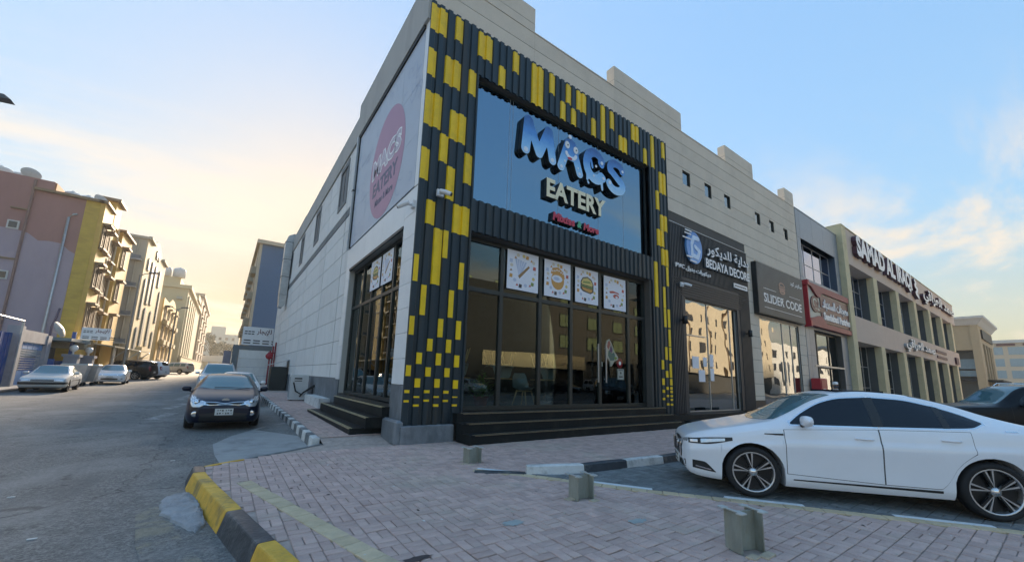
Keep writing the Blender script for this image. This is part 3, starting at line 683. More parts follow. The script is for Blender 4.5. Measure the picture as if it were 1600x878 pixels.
# --- side wall on the street
XS = 3.45
SD = (10.0, 15.62, .93, 5.56)                                      # side door opening (y0,y1,z0,z1)
side_rects = rect_minus((9.1, 16.2, .1, 12.8), [SD])
B('side_wall', GREYCON, shop, *[(XS+.03, XS+.3, a, b, c, d) for a, b, c, d in side_rects])
for (y0, y1, z0, z1) in ((9.1, 9.96, 1.42, 6.45), (15.64, 16.2, 1.42, 6.45), (9.96, 15.64, 5.58, 6.45)):
    zz = [z0]
    while zz[-1] < z1-.1: zz.append(min(z1, zz[-1]+.62 if z1-zz[-1] > .9 else z1))
    yy = [y0, y1] if y1-y0 < 2 else [y0, 11.85, 13.75, y1]
    for a, b in zip(zz, zz[1:]):
        for c, d in zip(yy, yy[1:]): B('tile', WTILE, shop, (XS, XS+.05, c+.004, d-.004, a+.005, b-.005))
B('plinth_facing', PLINTH, shop, (XS-.01, XS+.05, 9.1, 9.97, .1, 1.41)); B('plinth_facing', PLINTH, shop, (XS-.01, XS+.05, 15.64, 16.2, .1, 1.41))
B('corner_trim', WTILE, shop, (XS-.012, XS+.0, 9.09, 9.36, 6.46, 11.3))
B('parapet_beam', GREYCON, shop, (XS-.09, XS+.5, 9.098, 16.2, 11.3, 12.82))
B('sign_frame', BLACK, shop, (XS-.06, XS+.03, 9.37, 15.95, 11.2, 11.3), (XS-.05, XS+.03, 15.9, 15.97, 6.47, 11.2))
B('corner_soffit', BLACK, shop, (XS-.02, XS+.03, 9.98, 15.64, 5.5, 5.58))
# side door
sdg = MB(); yv = [10.0, 11.1, 12.05, 13.2, 14.3, 15.62]; 
for y in yv: c = min(max(y, 10.05), 15.57); sdg.box(XS+.2, XS+.3, c-.05, c+.05, .93, 5.5)
for z in (.98, 4.05, 5.45):
    for a, b in zip(yv, yv[1:]): sdg.box(XS+.204, XS+.296, a+.05, b-.05, z-.05, z+.05)
sdo = sdg.build('side_door', FRAME, shop)
for a, b in zip(yv, yv[1:]):
    for c, d in ((.98, 4.05), (4.05, 5.45)): B('pane', GDOOR, sdo, (XS+.245, XS+.255, a, b, c, d))
B('threshold', FRAME, sdo, (XS, XS+.2, 10.0, 15.62, .86, .93)); B('reveal', FRAME, sdo, (XS+.03, XS+.3, 9.94, 9.999, .93, 5.5), (XS+.03, XS+.3, 15.622, 15.64, .93, 5.5))
# rear side wall: panels between grooves
XW = 3.58
lw = B('side_wall', GROOVE, shop, (XW+.02, XW+.3, 16.2, 45, .1, 12.5))
ycuts = [16.2, 17.9, 22.0, 28.0, 34.4, 40.0, 45.0]; zrows = [1.45, 2.0, 2.92, 3.85, 4.8, 5.75, 6.7, 7.65, 8.35]
wy = [(18.4, 19.7), (25.0, 26.2), (31.0, 32.1), (36.8, 37.8)]
for a, b in zip(ycuts, ycuts[1:]):
    for c, d in zip(zrows, zrows[1:]): B('wall_panel', TILE, shop, (XW, XW+.05, a+.05, b-.05, c+.012, d-.012))
    up = [8.75, 9.7, 10.65, 11.6]
    for c, d in zip(up, up[1:]):
        for r in rect_minus((a+.02, b-.02, c+.012, d-.012), [(p-.18, q+.18, 9.25, 11.45) for p, q in wy]):
            B('wall_panel', TILE, shop, (XW, XW+.05, r[0], r[1], r[2], r[3]))
    B('grey_strip', DSTRIP, shop, (XW-.005, XW+.04, a+.05, b-.05, 8.4, 8.7))
B('side_plinth', PLINTH, shop, (XW-.01, XW+.04, 16.2, 45, .1, 1.44))
B('roof_fascia', GREYCON, shop, (XW-.06, XW+.4, 16.2, 45, 11.62, 12.78))
for p, q in wy:
    f = B('window', DSTRIP, shop, *[(XW-.03, XW+.06, a, b, c, d) for a, b, c, d in rect_minus((p-.18, q+.18, 9.25, 11.45), [(p, q, 9.5, 11.2)])])
    B('pane', GWIN, f, (XW+.03, XW+.04, p, q, 9.5, 11.2)); B('frame', FRAME, f, (XW, XW+.035, (p+q)/2-.03, (p+q)/2+.03, 9.5, 11.2))
B('roof_shed', mat('tan_metal', (.42, .34, .25), .6, var=.1), shop, (3.75, 9, 33, 44, 12.75, 13.6))
# --- steps
fs = thing('front_steps', (9.2, 8.2, .1), 'black granite steps with thin brass strips below the restaurant doors', 'steps')
for k, (yf, zt) in enumerate(((8.22, .325), (8.52, .55), (8.82, .765))):
    xr = 13.55+.0*k
    s = B('step', GRANITE, fs, (4.78-.02*k, xr-.1*k, yf, YF+.28 if k == 2 else 8.9, zt-.225 if k else .098, zt-.03), (4.76-.02*k, xr+.02-.1*k, yf-.025, YF+.26 if k == 2 else 8.9, zt-.03, zt))
    B('nosing', BRASS, s, (4.85, xr-.2, yf+.0, yf+.02, zt, zt+.004), (4.9, xr-.2, yf-.029, yf-.025, zt-.02, zt-.014))
B('side_block', GRANITE, fs, (13.15, 14.3, 8.62, 9.0, .1, .5))
ss = thing('side_steps', (3.0, 12.9, .1), 'black granite steps with double gold strips below the side door', 'steps')
for k, (xf, zt) in enumerate(((2.62, .345), (2.94, .60), (3.26, .86))):
    y0 = 10.25-.16*k; y1 = 16.2-.5*k
    s = B('step', GRANITE, ss, (xf, 3.44, y0, y1, .098 if k == 0 else zt-.255, zt-.02), (xf-.012, 3.44, y0-.012, y1, zt-.02, zt))
    B('nosing', mat('gold_strip', (.8, .66, .4), .35, metal=.3, var=.15), s, (xf-.004, xf+.014, y0, y1, zt, zt+.004), (xf+.045, xf+.06, y0, y1, zt, zt+.004), (xf-.016, xf-.012, y0, y1, zt-.016, zt-.006))
# ------------------------------------------------------------------ signs and shop fronts
def grad_mat(name, stops, z0, z1, rough=.35):
    """printed vertical colour blend on a sign face"""
    m = bpy.data.materials.new(name); m.use_nodes = True; t = m.node_tree; n = t.nodes; l = t.links; b = n['Principled BSDF']; b.inputs['Roughness'].default_value = rough
    c = n.new('ShaderNodeTexCoord'); s = n.new('ShaderNodeSeparateXYZ'); l.new(c.outputs['Object'], s.inputs[0])
    mr = n.new('ShaderNodeMapRange'); mr.inputs['From Min'].default_value = z0; mr.inputs['From Max'].default_value = z1; l.new(s.outputs['Z'], mr.inputs['Value'])
    nz = n.new('ShaderNodeTexNoise'); nz.inputs['Scale'].default_value = 6; l.new(c.outputs['Object'], nz.inputs['Vector'])
    ad = n.new('ShaderNodeMath'); ad.operation = 'MULTIPLY_ADD'; ad.inputs[1].default_value = .22; l.new(nz.outputs['Fac'], ad.inputs[0]); l.new(mr.outputs[0], ad.inputs[2])
    sb = n.new('ShaderNodeMath'); sb.operation = 'SUBTRACT'; sb.inputs[1].default_value = .11; l.new(ad.outputs[0], sb.inputs[0])
    r = n.new('ShaderNodeValToRGB'); l.new(sb.outputs[0], r.inputs[0]); e = r.color_ramp.elements
    e[0].position, e[0].color = stops[0][0], (*stops[0][1], 1); e[1].position, e[1].color = stops[-1][0], (*stops[-1][1], 1)
    for p, cc in stops[1:-1]: q = e.new(p); q.color = (*cc, 1)
    l.new(r.outputs[0], b.inputs['Base Color']); return m
MBLUE = grad_mat('blue_letter_print', [(0, (.50, .75, .92)), (.35, (.20, .56, .90)), (.65, (.04, .29, .70)), (1, (.012, .11, .34))], 8.4, 9.85)
LSIDE = mat('letter_side_black', (.012, .014, .016), .45, var=.1)
CREAM = mat('cream_letter', (.82, .74, .52), .4, var=.05)
LRED = mat('red_letter', (.62, .03, .07), .4, var=.05); LGRN = mat('green_letter', (.03, .42, .22), .4, var=.05)
LW = mat('sign_white', (.80, .80, .80), .4, var=.03); LPINK = mat('spot_white', (.75, .82, .9), .4, var=.03)
_k = 9.09/8.95; fn = lambda a, b, d=0.: (a*_k, 9.09-d, 1.65+(b-1.65)*_k)
rs = thing('restaurant_sign', (9.0, 9.2, 6.6), 'raised MACS EATERY sign with blue bubble letters on mirror glass', 'sign')
def slet(strokes, mats, parent, d0=-.18, d1=.0, holes=(), name='letter', f=fn, res=.022):
    vs, fs_ = sdf_shape(strokes, res, holes); mb = MB(); solid2d(mb, vs, fs_, f, d0, d1, 0, 1 if len(mats) > 1 else None); return mb.build(name, mats, parent)
T_ = .165
Mm = slet([(6.70, 8.62, 6.80, 9.60, T_, T_+.02), (6.80, 9.60, 7.24, 8.66, T_, T_-.01), (7.24, 8.66, 7.62, 9.55, T_-.01, T_), (7.62, 9.55, 7.80, 8.62, T_+.01, T_-.01)], [MBLUE, LSIDE], rs)
A_ = slet([(8.17, 8.56, 8.50, 9.50, T_-.01, T_), (8.50, 9.50, 8.72, 9.50, T_-.02, T_-.02), (8.68, 9.52, 9.03, 8.58, T_, T_-.01), (8.40, 9.10, 8.78, 9.10, .2, .2), (8.55, 9.6, 8.58, 9.74, .08, .05)], [MBLUE, LSIDE], rs)
C_ = slet(arc(9.80, 9.14, .43, .50, 35, 318, .15, .19)+[(10.08, 9.36, 10.14, 9.30, .13, .13), (10.08, 8.75, 10.20, 8.80, .15, .15), (9.46, 8.72, 9.40, 8.52, .11, .05), (9.60, 9.28, 9.66, 9.05, .05, .05), (10.12, 8.62, 10.16, 8.36, .07, .045), (9.44, 8.42, 9.46, 8.40, .045, .045)], [MBLUE, LSIDE], rs)
S_ = slet(arc(10.93, 9.36, .34, .26, 10, 200, .14, .16)+[(10.62, 9.28, 11.12, 8.98, .155, .16)]+arc(10.90, 8.80, .38, .25, 40, -165, .16, .16), [MBLUE, LSIDE], rs)
def disc(cx, cz, rx, rz_, d, m, parent, name='spot', n=18, th=.012, f=fn):
    P = [(cx+rx*math.cos(2*math.pi*k/n), cz+rz_*math.sin(2*math.pi*k/n)) for k in range(n)]
    mb = MB(); mb.prism(P, d-th, d, f); return mb.build(name, m, parent)
for p, L in ((Mm, [(6.71, 8.60, .08), (7.79, 8.62, .07)]), (A_, [(8.57, 9.76, .075), (8.19, 8.56, .06), (8.34, 8.80, .04), (9.02, 8.56, .05), (8.95, 8.75, .03)]), (C_, [(10.14, 9.36, .07), (10.22, 8.80, .06), (9.72, 8.74, .04), (9.84, 9.14, .05)]), (S_, [(11.28, 9.42, .06), (10.56, 8.76, .07)])):
    for x, z, r in L: disc(x, z, r, r, .012, LPINK, p)
for x, z in ((8.44, 9.42), (8.83, 9.36)):
    e = disc(x, z, .105, .13, .016, LW, A_, 'eye'); disc(x+.02, z, .025, .03, .022, LSIDE, A_, 'pupil')
vs_, fs__ = sdf_shape(arc(8.62, 9.16, .22, .17, 190, 350, .06, .06)); mb = MB(); solid2d(mb, vs_, fs__, fn, .0, .016); mb.build('smile', LPINK, A_)
disc(8.56, 8.96, .10, .045, .022, LRED, A_, 'mouth')
lettering('EATERY', FRONT(7.72, 9.272, 7.44), 2.80, .65, .15, [CREAM, LSIDE], rs, bold=.035)
# red script line
def script(x0, x1, z0, h, word, parent, m):
    lettering(word, lambda a, b, d=0.: FRONT(x0*1.018, 9.272, 1.65+(z0-1.65)*1.018)(a+.12*b, b, d), x1-x0, h, .12, [m, LSIDE], parent, bold=.055, name='letter')
script(7.88, 8.86, 6.64, .29, 'Mixtas', rs, LRED); script(8.96, 9.17, 6.66, .25, '&', rs, LGRN); script(9.26, 10.02, 6.64, .27, 'More', rs, LRED)
# ---- side banner with pink circle
ban = thing('wall_banner', (3.4, 12.6, 6.5), 'pale printed side banner with pink circle and eatery lettering', 'banner')
BANM = mat('banner_vinyl', (.44, .50, .58), .5, var=.05, scale=1.5)
LINEB = mat('banner_doodle', (.34, .41, .55), .6, var=.05); PINK = mat('banner_pink', (.46, .22, .32), .5, var=.05, scale=2, stretch=(1, 1, .3))
for y0, y1 in ((9.38, 10.95), (10.95, 12.55), (12.55, 14.2), (14.2, 15.9)):
    for z0, z1 in ((6.5, 8.05), (8.05, 9.65), (9.65, 11.2)): B('banner_panel', BANM, ban, (XS-.01, XS+.02, y0+.004, y1-.004, z0+.004, z1-.004))
wf_ = WEST(XS-.011, 12.1, 8.4)
disc(0, 0, 1.68, 1.85, .004, PINK, ban, 'circle', 48, .003, wf_)
lettering('MACS', WEST(XS-.016, 13.55, 8.25), 2.85, .75, .003, [LW], ban, bold=.09, name='printed_letter')
lettering('MACS', WEST(XS-.0195, 13.50, 8.30), 2.75, .65, .002, [mat('banner_grey', (.50, .42, .50), .5, var=.03)], ban, bold=.03, name='printed_letter')
lettering('EATERY', WEST(XS-.016, 13.30, 7.55), 2.4, .5, .003, [mat('banner_purple', (.10, .09, .16), .5, var=.05)], ban, bold=.03, name='printed_letter')
lettering('Mixtas & More', WEST(XS-.016, 12.95, 7.12), 1.75, .24, .003, [mat('banner_purple', (.10, .09, .16), .5)], ban, per=False, bold=.03, name='printed_line')
mb = MB(); rr = random.Random(3)
for k in range(70):
    y = rr.uniform(9.5, 15.8); z = rr.uniform(6.6, 11.1)
    if ((y-12.1)/1.9)**2+((z-8.4)/2.05)**2 < 1: continue
    r = rr.uniform(.1, .26); a0 = rr.uniform(0, 6); n_ = rr.choice((3, 4, 9, 12)); sw = rr.uniform(2.5, 6.2)
    P = [(XS-.0125, y+r*math.cos(a0+sw*i/n_), z+r*rr.uniform(.7, 1.1)*math.sin(a0+sw*i/n_)) for i in range(n_+1)]
    for p, q in zip(P, P[1:]):
        d = Vector(q)-Vector(p); 
        if d.length < .01: continue
        s_ = Vector((0, -d.z, d.y)).normalized()*.011
        mb.add([Vector(p)-s_, Vector(p)+s_, Vector(q)+s_, Vector(q)-s_], [(0, 1, 2, 3)])
mb.build('doodles', LINEB, ban)
# ---- food posters in the transom windows
POST = mat('poster_white', (.74, .76, .82), .55, var=.03)
FOODC = {'o': mat('print_orange', (.62, .30, .08), .5, var=.1), 'b': mat('print_brown', (.30, .16, .06), .5, var=.2), 'g': mat('print_green', (.18, .26, .07), .5, var=.1), 'r': mat('print_red', (.55, .10, .07), .5, var=.1), 'k': mat('print_dark', (.05, .04, .04), .5, var=.1), 'y': mat('print_yellow', (.65, .50, .18), .5, var=.1), 'w': POST, 'n': mat('print_blue', (.45, .52, .66), .5, var=.05), 'c': mat('print_cream', (.66, .58, .46), .5, var=.1)}
def poster(f, W, H, kind, label, group):
    t = thing('food_poster', f(W/2, 0, 0), label, 'poster', group)
    mb = MB(); mb.prism([(0, 0), (W, 0), (W, H), (0, H)], -.004, 0, f); mb.build('sheet', POST, t)
    cxx, cz = W*.5, H*.52
    Z_ = [1.]
    def d(a, b, ra, rb, c, lv, nm='print', n=14): a, b, ra, rb = a*Z_[0], b*Z_[0], ra*Z_[0], rb*Z_[0]; return disc(cxx+a*W, cz+b*H, ra*W, rb*H, .0008*lv, FOODC[c], t, nm, n, .0006, f)
    def pg(P, c, lv): 
        mb = MB(); mb.prism([(cxx+a*W*Z_[0], cz+b*H*Z_[0]) for a, b in P], .0008*lv-.0006, .0008*lv, f); mb.build('print', FOODC[c], t)
    pr = random.Random(4)
    for k in range(19):                                           # ring of little food drawings
        a = math.radians(90-k*18.9+pr.uniform(-5, 5)); c = 'yoocrcygrnkrnobcnoc'[k]; q_ = pr.uniform(.37, .44); x, y = q_*math.cos(a), q_*math.sin(a)
        if k % 3 == 0: d(x, y, .05, .045, c, 1)
        elif k % 3 == 1: pg([(x-.055, y-.045), (x+.04, y-.05), (x+.05, y+.04), (x-.04, y+.05)], c, 1)
        else: pg([(x-.04, y-.03), (x+.045, y-.02), (x, y+.04)], c, 1)
    Z_[0] = 1.12
    if kind == 0:
        pg([(-.24, .26), (.10, .20), (-.10, -.20)], 'n', 1); pg([(.16, .14), (.19, .10), (-.10, -.20), (-.14, -.14)], 'b', 2)
        for k in range(4): pg([(-.18+.07*k, .24-.01*k), (-.16+.07*k, .24-.01*k), (-.115, -.12)], 'w', 2)
    elif kind == 1:
        d(0, -.04, .22, .23, 'o', 1, n=20); pg([(-.24, .10), (-.18, .25), (.02, .29), (.20, .18), (.25, .02), (.05, .10)], 'o', 2); d(-.02, .0, .18, .09, 'w', 3); d(-.04, .0, .10, .045, 'n', 4)
        for k in range(6): d(-.17+.07*k, .19-.004*(k-2)**2+(.02 if k in (2, 3) else 0), .022, .02, 'w', 3)
    elif kind == 2:
        pg([(-.25, -.02), (-.24, .10), (-.16, .20), (.02, .24), (.18, .18), (.26, .06), (.26, -.14), (.14, -.20), (-.16, -.16), (-.25, -.10)], 'k', 1)
        pg([(-.22, .06), (-.15, .17), (.02, .21), (.16, .15), (.23, .05), (.20, .0), (-.18, .02)], 'y', 2); pg([(-.22, .0), (.22, -.02), (.22, -.06), (-.22, -.03)], 'g', 2); pg([(-.20, -.05), (.22, -.08), (.20, -.14), (.10, -.17), (-.15, -.12)], 'o', 2); pg([(-.14, .10), (.10, .12), (.16, .08), (-.16, .06)], 'g', 3)
    else:
        pg([(-.24, .02), (-.08, .05), (.14, .02), (.18, -.03), (.02, .0), (-.20, -.03)], 'r', 1); d(.04, -.09, .12, .06, 'r', 2); d(.06, -.11, .05, .03, 'w', 3)
    return t
for k, (x0, x1, z0) in enumerate(((6.44, 7.63, 4.26), (7.88, 9.02, 4.25), (9.24, 10.36, 4.24), (10.66, 11.86, 4.2))):
    poster(FRONT(x0, YF+.255, z0), x1-x0, 1.2, k, ['white poster with a wrapped cone snack, leftmost above the doors', 'white poster with an orange round bowl and arched caption', 'white poster with a burger above the restaurant doors', 'white poster with red prawn drawing, rightmost above the doors'][k], 'food posters above the doors')
poster(WEST(XS+.19, 13.35, 4.35), 1.0, 1.0, 2, 'white food poster in the side window, farther from the corner', 'food posters in the side window')
poster(WEST(XS+.19, 12.2, 4.35), 1.0, 1.0, 0, 'white food poster in the side window, nearer the corner', 'food posters in the side window')
# door stickers
st = thing('door_sticker', (10.95, 9.36, 2.2), 'colourful pink and green ice-cream shaped sticker on the glass door', 'sticker')
def sticker(P, m, lv):
    mb = MB(); mb.prism(P, -.002, .0012*lv, FRONT(10.9, YF+.318, 2.15)); mb.build('print', m, st)
sticker([(-.05, .35), (-.10, .72), (-.02, .92), (.10, .98), (.24, .80), (.36, .55), (.55, .38), (.56, .28), (.36, .20), (.20, .02), (.14, .02), (.12, .18)], LW, 1)
sticker([(-.03, .70), (.02, .88), (.10, .93), (.16, .80), (.05, .60)], mat('print_pink', (.70, .20, .25), .5, var=.1), 2)
sticker([(.08, .55), (.18, .78), (.26, .62), (.24, .50)], mat('print_violet', (.12, .08, .35), .5), 2)
sticker([(.02, .40), (.05, .58), (.24, .48), (.34, .52), (.40, .40), (.34, .24), (.14, .22)], mat('print_teal', (.02, .28, .32), .5, var=.2), 2)
sticker([(.36, .38), (.52, .33), (.38, .24)], mat('print_lime', (.25, .5, .12), .5), 3)
for k, (x, z, w_, h_, m, nm, lb) in enumerate(((11.42, 2.15, .26, .30, LRED, 'door_notice', 'round red and white notice on the restaurant glass'), (11.42, 1.72, .34, .38, LW, 'door_notice', 'white square notice with lettering on the restaurant glass'), (10.52, 2.15, .12, .16, LW, 'door_notice', 'small white tag by the door handles'))):
    o = thing(nm, (x, YF+.3, z), lb, 'notice')
    if k == 0: disc(x+.13, z+.15, .15, .18, 0, m, o, 'print', 20, .003, FRONT(0, YF+.317, 0)); disc(x+.13, z+.15, .06, .07, .004, LW, o, 'print', 14, .003, FRONT(0, YF+.317, 0))
    else:
        B('sheet', m, o, (x, x+w_, YF+.314, YF+.318, z, z+h_))
        if k == 1: B('print', LSIDE, o, (x+.07, x+.27, YF+.3115, YF+.3135, z+.08, z+.12), (x+.14, x+.2, YF+.3115, YF+.3135, z+.2, z+.27), (x+.05, x+.29, YF+.3115, YF+.3135, z+.32, z+.34))

# ---- decor shop: dark ribbed front
DCL = mat('navy_ribbed_cladding', (.022, .030, .038), .5, metal=.1, var=.15, stretch=(1, 1, .4), stain=(.04, .045, .05), stain_amt=.5)
DCX0, DCX1, DCZ = 14.33, 21.15, 8.33
bk = B('decor_cladding', DCL, shop, *[(a, b, YF-.06, YF-.006, c, d) for a, b, c, d in rect_minus((DCX0, DCX1, .5, DCZ), [BDOOR])])
mb = MB(); x = DCX0+.03
while x < DCX1-.04:
    for z0, z1 in (((.5, DCZ-.05),) if x < BDOOR[0]-.25 or x > BDOOR[1]+.3 else ((6.1, DCZ-.05),)): mb.box(x, x+.06, YF-.085, YF-.061, z0, z1)
    x += .115
for k in range(7): mb.box(BDOOR[0]-.9+.09*k, BDOOR[1]+1.1-.13*k, YF-.085, YF-.061, 5.27+.11*(6-k), 5.33+.11*(6-k))
mb.build('ribs', DCL, bk)
B('cap_strip', GALV, bk, (DCX0, DCX1, YF-.1, YF-.004, DCZ, DCZ+.03))
bd = glazed('decor_shopfront', BDOOR[0], BDOOR[1], .52, 5.22, (17.2, 19.2), (), YF+.05, GSHOP, shop, .02, .06, GALV)
B('curtain', mat('white_curtain', (.6, .62, .62), .8, var=.1, stretch=(6, 1, .3)), bd, (19.3, 19.8, YF+.2, YF+.26, .52, 5.22), (18.2, 18.35, YF+.4, YF+.46, .52, 5.2), (18.9, 19.0, YF+.4, YF+.46, .52, 5.2))
B('door_jamb', WHITE, bd, (19.82, 20.02, YF-.02, YF+.12, 1.3, 5.22)); B('door_rail', GALV, bd, (15.4, 17.0, YF+.03, YF+.048, 3.65, 3.69))
mb = MB(); mb.tube([(17.0, YF+.04, 1.75), (17.0, YF-.06, 1.8), (17.0, YF-.06, 2.55), (17.0, YF+.04, 2.6)], .025, 8); mb.build('door_handle', BRASS, bd)
dst = B('decor_steps', GRANITE, shop, (14.32, 21.15, 8.75, YF+.1, .1, .46), (14.32, 21.2, 8.4, 8.75, .1, .28))
for k, (x, z, w_, h_) in enumerate(((15.9, 2.3, .5, .5), (16.35, 1.75, .5, .5), (16.75, 2.4, .3, .4), (17.3, 2.4, .3, .55), (17.3, 1.8, .3, .55))):
    o = B('door_notice', POST, None, (x, x+w_, YF+.068, YF+.072, z, z+h_)); tag(o, ['upper left white notice on the decor shop door', 'lower left white notice on the decor shop door', 'small blank notice beside the decor shop handle', 'upper of two paper strips on the decor shop glass', 'lower of two paper strips on the decor shop glass'][k], 'notice', 'notices on the decor shop door')
ds = thing('decor_shop_sign', (17.7, 9.0, 6.3), 'white BEDAYA DECORE lettering with round blue logo on dark ribs', 'sign')
ov = FRONT(0, 8.97, 0)
P = [(16.02+.62*math.cos(2*math.pi*k/36), 7.50+.72*math.sin(2*math.pi*k/36)) for k in range(36)]
mb = MB(); mb.prism(P, -.03, .06, ov); lg = mb.build('logo_disc', grad_mat('logo_blue', [(0, (.16, .42, .8)), (1, (.03, .22, .55))], 6.8, 8.2), ds)
slet([(15.95, 7.95, 16.3, 7.95, .1, .1), (15.95, 7.95, 15.78, 7.62, .1, .1), (15.78, 7.62, 15.80, 7.12, .09, .09), (15.80, 7.12, 16.22, 7.08, .1, .1), (16.22, 7.08, 16.38, 7.4, .1, .1), (16.38, 7.4, 16.05, 7.55, .1, .09)], [mat('logo_pale', (.55, .72, .9), .4)], lg, .06, .08, f=ov, name='logo_mark')
for x0, x1, z in ((15.1, 15.75, 7.78), (15.25, 15.75, 8.0), (15.3, 15.8, 8.14), (15.35, 15.8, 6.98), (15.6, 16.1, 6.82)): B('logo_streak', LW, lg, (x0, x1, 8.885, 8.905, z, z+.06))
lettering('BEDAYA DECORE', FRONT(16.92, 8.99, 6.80), 4.15, .44, .08, [LW, GALV], ds, bold=.03)
lettering(arabic('للديكور')+' '+arabic('بداية'), FRONT(17.05, 8.99, 7.36), 4.0, .62, .08, [LW, GALV], ds, bold=.02, name='arabic_letter')
lettering('PVC '+arabic('بديل')+' '+arabic('ديكورات'), FRONT(14.6, 8.99, 6.35), 2.75, .24, .05, [LW], ds, per=False, bold=.02, name='small_line')
o = B('name_plate', LW, ds, (19.5, 20.85, 8.95, 8.99, 6.29, 6.52)); B('print', LSIDE, o, *[(19.6+.2*k, 19.74+.2*k, 8.946, 8.949, 6.37, 6.44) for k in range(6)])
# ---- burger shop sign and window
SBX = mat('slate_sign_face', (.045, .055, .058), .5, var=.1, scale=1.2, stain=(.075, .09, .092), stain_amt=.6, stain_scale=.6)
sl = thing('burger_shop_sign', (24.8, 9.0, 5.35), 'dark slate SLIDER CODE box sign with a burger drawing', 'sign')
B('sign_box', BLACK, sl, (21.75, 27.88, 8.86, 9.09, 5.32, 8.06)); B('sign_face', SBX, sl, (21.78, 27.85, 8.84, 8.858, 5.36, 8.02))
lettering('SLIDER CODE', FRONT(22.4, 8.838, 6.0), 5.0, .47, .012, [LW], sl, bold=.012)
mb = MB()
for x0, x1, z in ((22.42, 23.95, 6.72), (25.7, 27.28, 6.71), (22.4, 27.35, 5.70)): mb.box(x0, x1, 8.828, 8.838, z, z+.025)
for x in (22.45, 22.75, 23.15, 23.5, 23.85, 24.2, 24.75, 25.4, 25.9, 26.5, 27.05):                # serifs
    for z in (6.0, 6.45): mb.box(x-.03, x+.16, 8.829, 8.838, z, z+.022)
mb.build('rules', LW, sl)
bf = FRONT(0, 8.838, 0); BUR = mat('burger_line', (.42, .24, .18), .5, var=.1)
slet(arc(24.78, 7.14, .36, .2, 0, 180, .04, .04)+[(24.42, 7.14, 25.14, 7.14, .035, .035), (24.42, 7.02, 25.14, 7.02, .05, .05), (24.45, 6.92, 25.12, 6.92, .03, .03)]+arc(24.78, 6.86, .34, .12, 180, 360, .04, .04)+[(24.44, 6.86, 25.12, 6.86, .03, .03)], [BUR], sl, 0, .01, f=bf, name='burger_drawing')
lettering(arabic('كود')+' '+arabic('سلايدر'), FRONT(26.0, 8.838, 7.38), 1.65, .3, .01, [LW], sl, per=False, bold=.015, name='arabic_line')
slf = glazed('burger_shopfront', SLW[0], SLW[1], .5, 5.2, (25.2, 26.4), (), YF+.05, GSHOP, shop, .03, .07, GALV)
B('window_film', mat('frosted_film', (.50, .58, .58), .6, var=.15, scale=.7), slf, (22.36, 25.1, YF+.3, YF+.32, .55, 5.0)); B('door_handle', GALV, slf, (25.05, 25.1, YF-.02, YF+.04, 1.9, 3.0), (25.5, 25.55, YF-.02, YF+.04, 1.9, 3.0))
# ---- grey clad unit with the pastry shop
GCL = mat('grey_composite_panel', (.25, .285, .32), .45, metal=.3, var=.06, rand=.05)
gb = thing('grey_clad_building', (32.3, 9.1, .1), 'narrow grey panel clad building between stone and beige blocks', 'building')
GW = (29.05, 35.4, 8.5, 11.1); GD = (29.9, 35.0, .4, 5.25); X0, X1 = 28.47, 36.25
B('wall', BJOINT, gb, *[(a, b, YF+.01, YF+.3, c, d) for a, b, c, d in rect_minus((X0, X1, .1, 12.95), [GW, GD])])
gx = [28.47, 29.05, 31.2, 33.3, 35.4, 36.25]; gz = [.1, 1.9, 3.6, 5.25, 7.0, 8.5, 9.8, 11.1, 13.0]
for a, b in zip(gx, gx[1:]):
    for c, d in zip(gz, gz[1:]):
        for r in rect_minus((a+.008, b-.008, c+.008, d-.008), [GW, GD]): B('cladding_panel', GCL, gb, (r[0], r[1], YF-.02, YF+.008, r[2], r[3]))
B('roof_edge', GCL, gb, (X0, X1, YF-.04, YF+.5, 13.0, 13.06)); B('shell', GREYCON, gb, (X0, X1, YF+3.2, YF+3.4, .1, 12.9), (X0, X1, YF+.5, YF+3.2, 5.4, 5.5), (X0, X1, YF+.5, YF+3.2, 11.5, 11.6))
GBL = glass('blue_tint_glass', (.12, .16, .22), (.62, .70, .90), base=.6, wav=.004)
glazed('upper_window', GW[0]+.0, GW[1]-.02, GW[2], GW[3]-.0, (30.6, 32.2, 33.8), (9.75,), YF+.38, GBL, gb, .02, .06, GALV)
B('window_reveal', mat('reveal_blue', (.05, .08, .12), .5), gb, (GW[1]-.01, GW[1]+.0, YF+.0, YF+.4, GW[2], GW[3])); B('window_head', BLACK, gb, (GW[0], GW[1], YF+.0, YF+.4, GW[3], GW[3]+.02))
glazed('pastry_shopfront', GD[0], GD[1], .4, 5.25, (31.2, 33.4), (3.0,), YF+.3, GSHOP, gb, .06, .1)
B('transom_bar', GALV, gb, (29.5, 35.0, YF-.05, YF-.02, 2.95, 3.05))
RS = mat('salmon_sign', (.30, .05, .055), .5, var=.08); MAR = mat('maroon_sign', (.10, .018, .028), .4, var=.1); SCR = mat('sign_cream', (.48, .50, .44), .5, var=.05)
rsn = thing('pastry_shop_sign', (32.6, 8.95, 5.45), 'red framed pastry shop sign with wavy cream panel and script logo', 'sign')
B('backing', SCR, rsn, (28.66, 36.7, 8.90, 9.07, 5.5, 8.05)); B('name_board', MAR, rsn, (30.75, 36.6, 8.85, 8.898, 5.8, 7.6))
rf_ = FRONT(0, 8.9, 0)
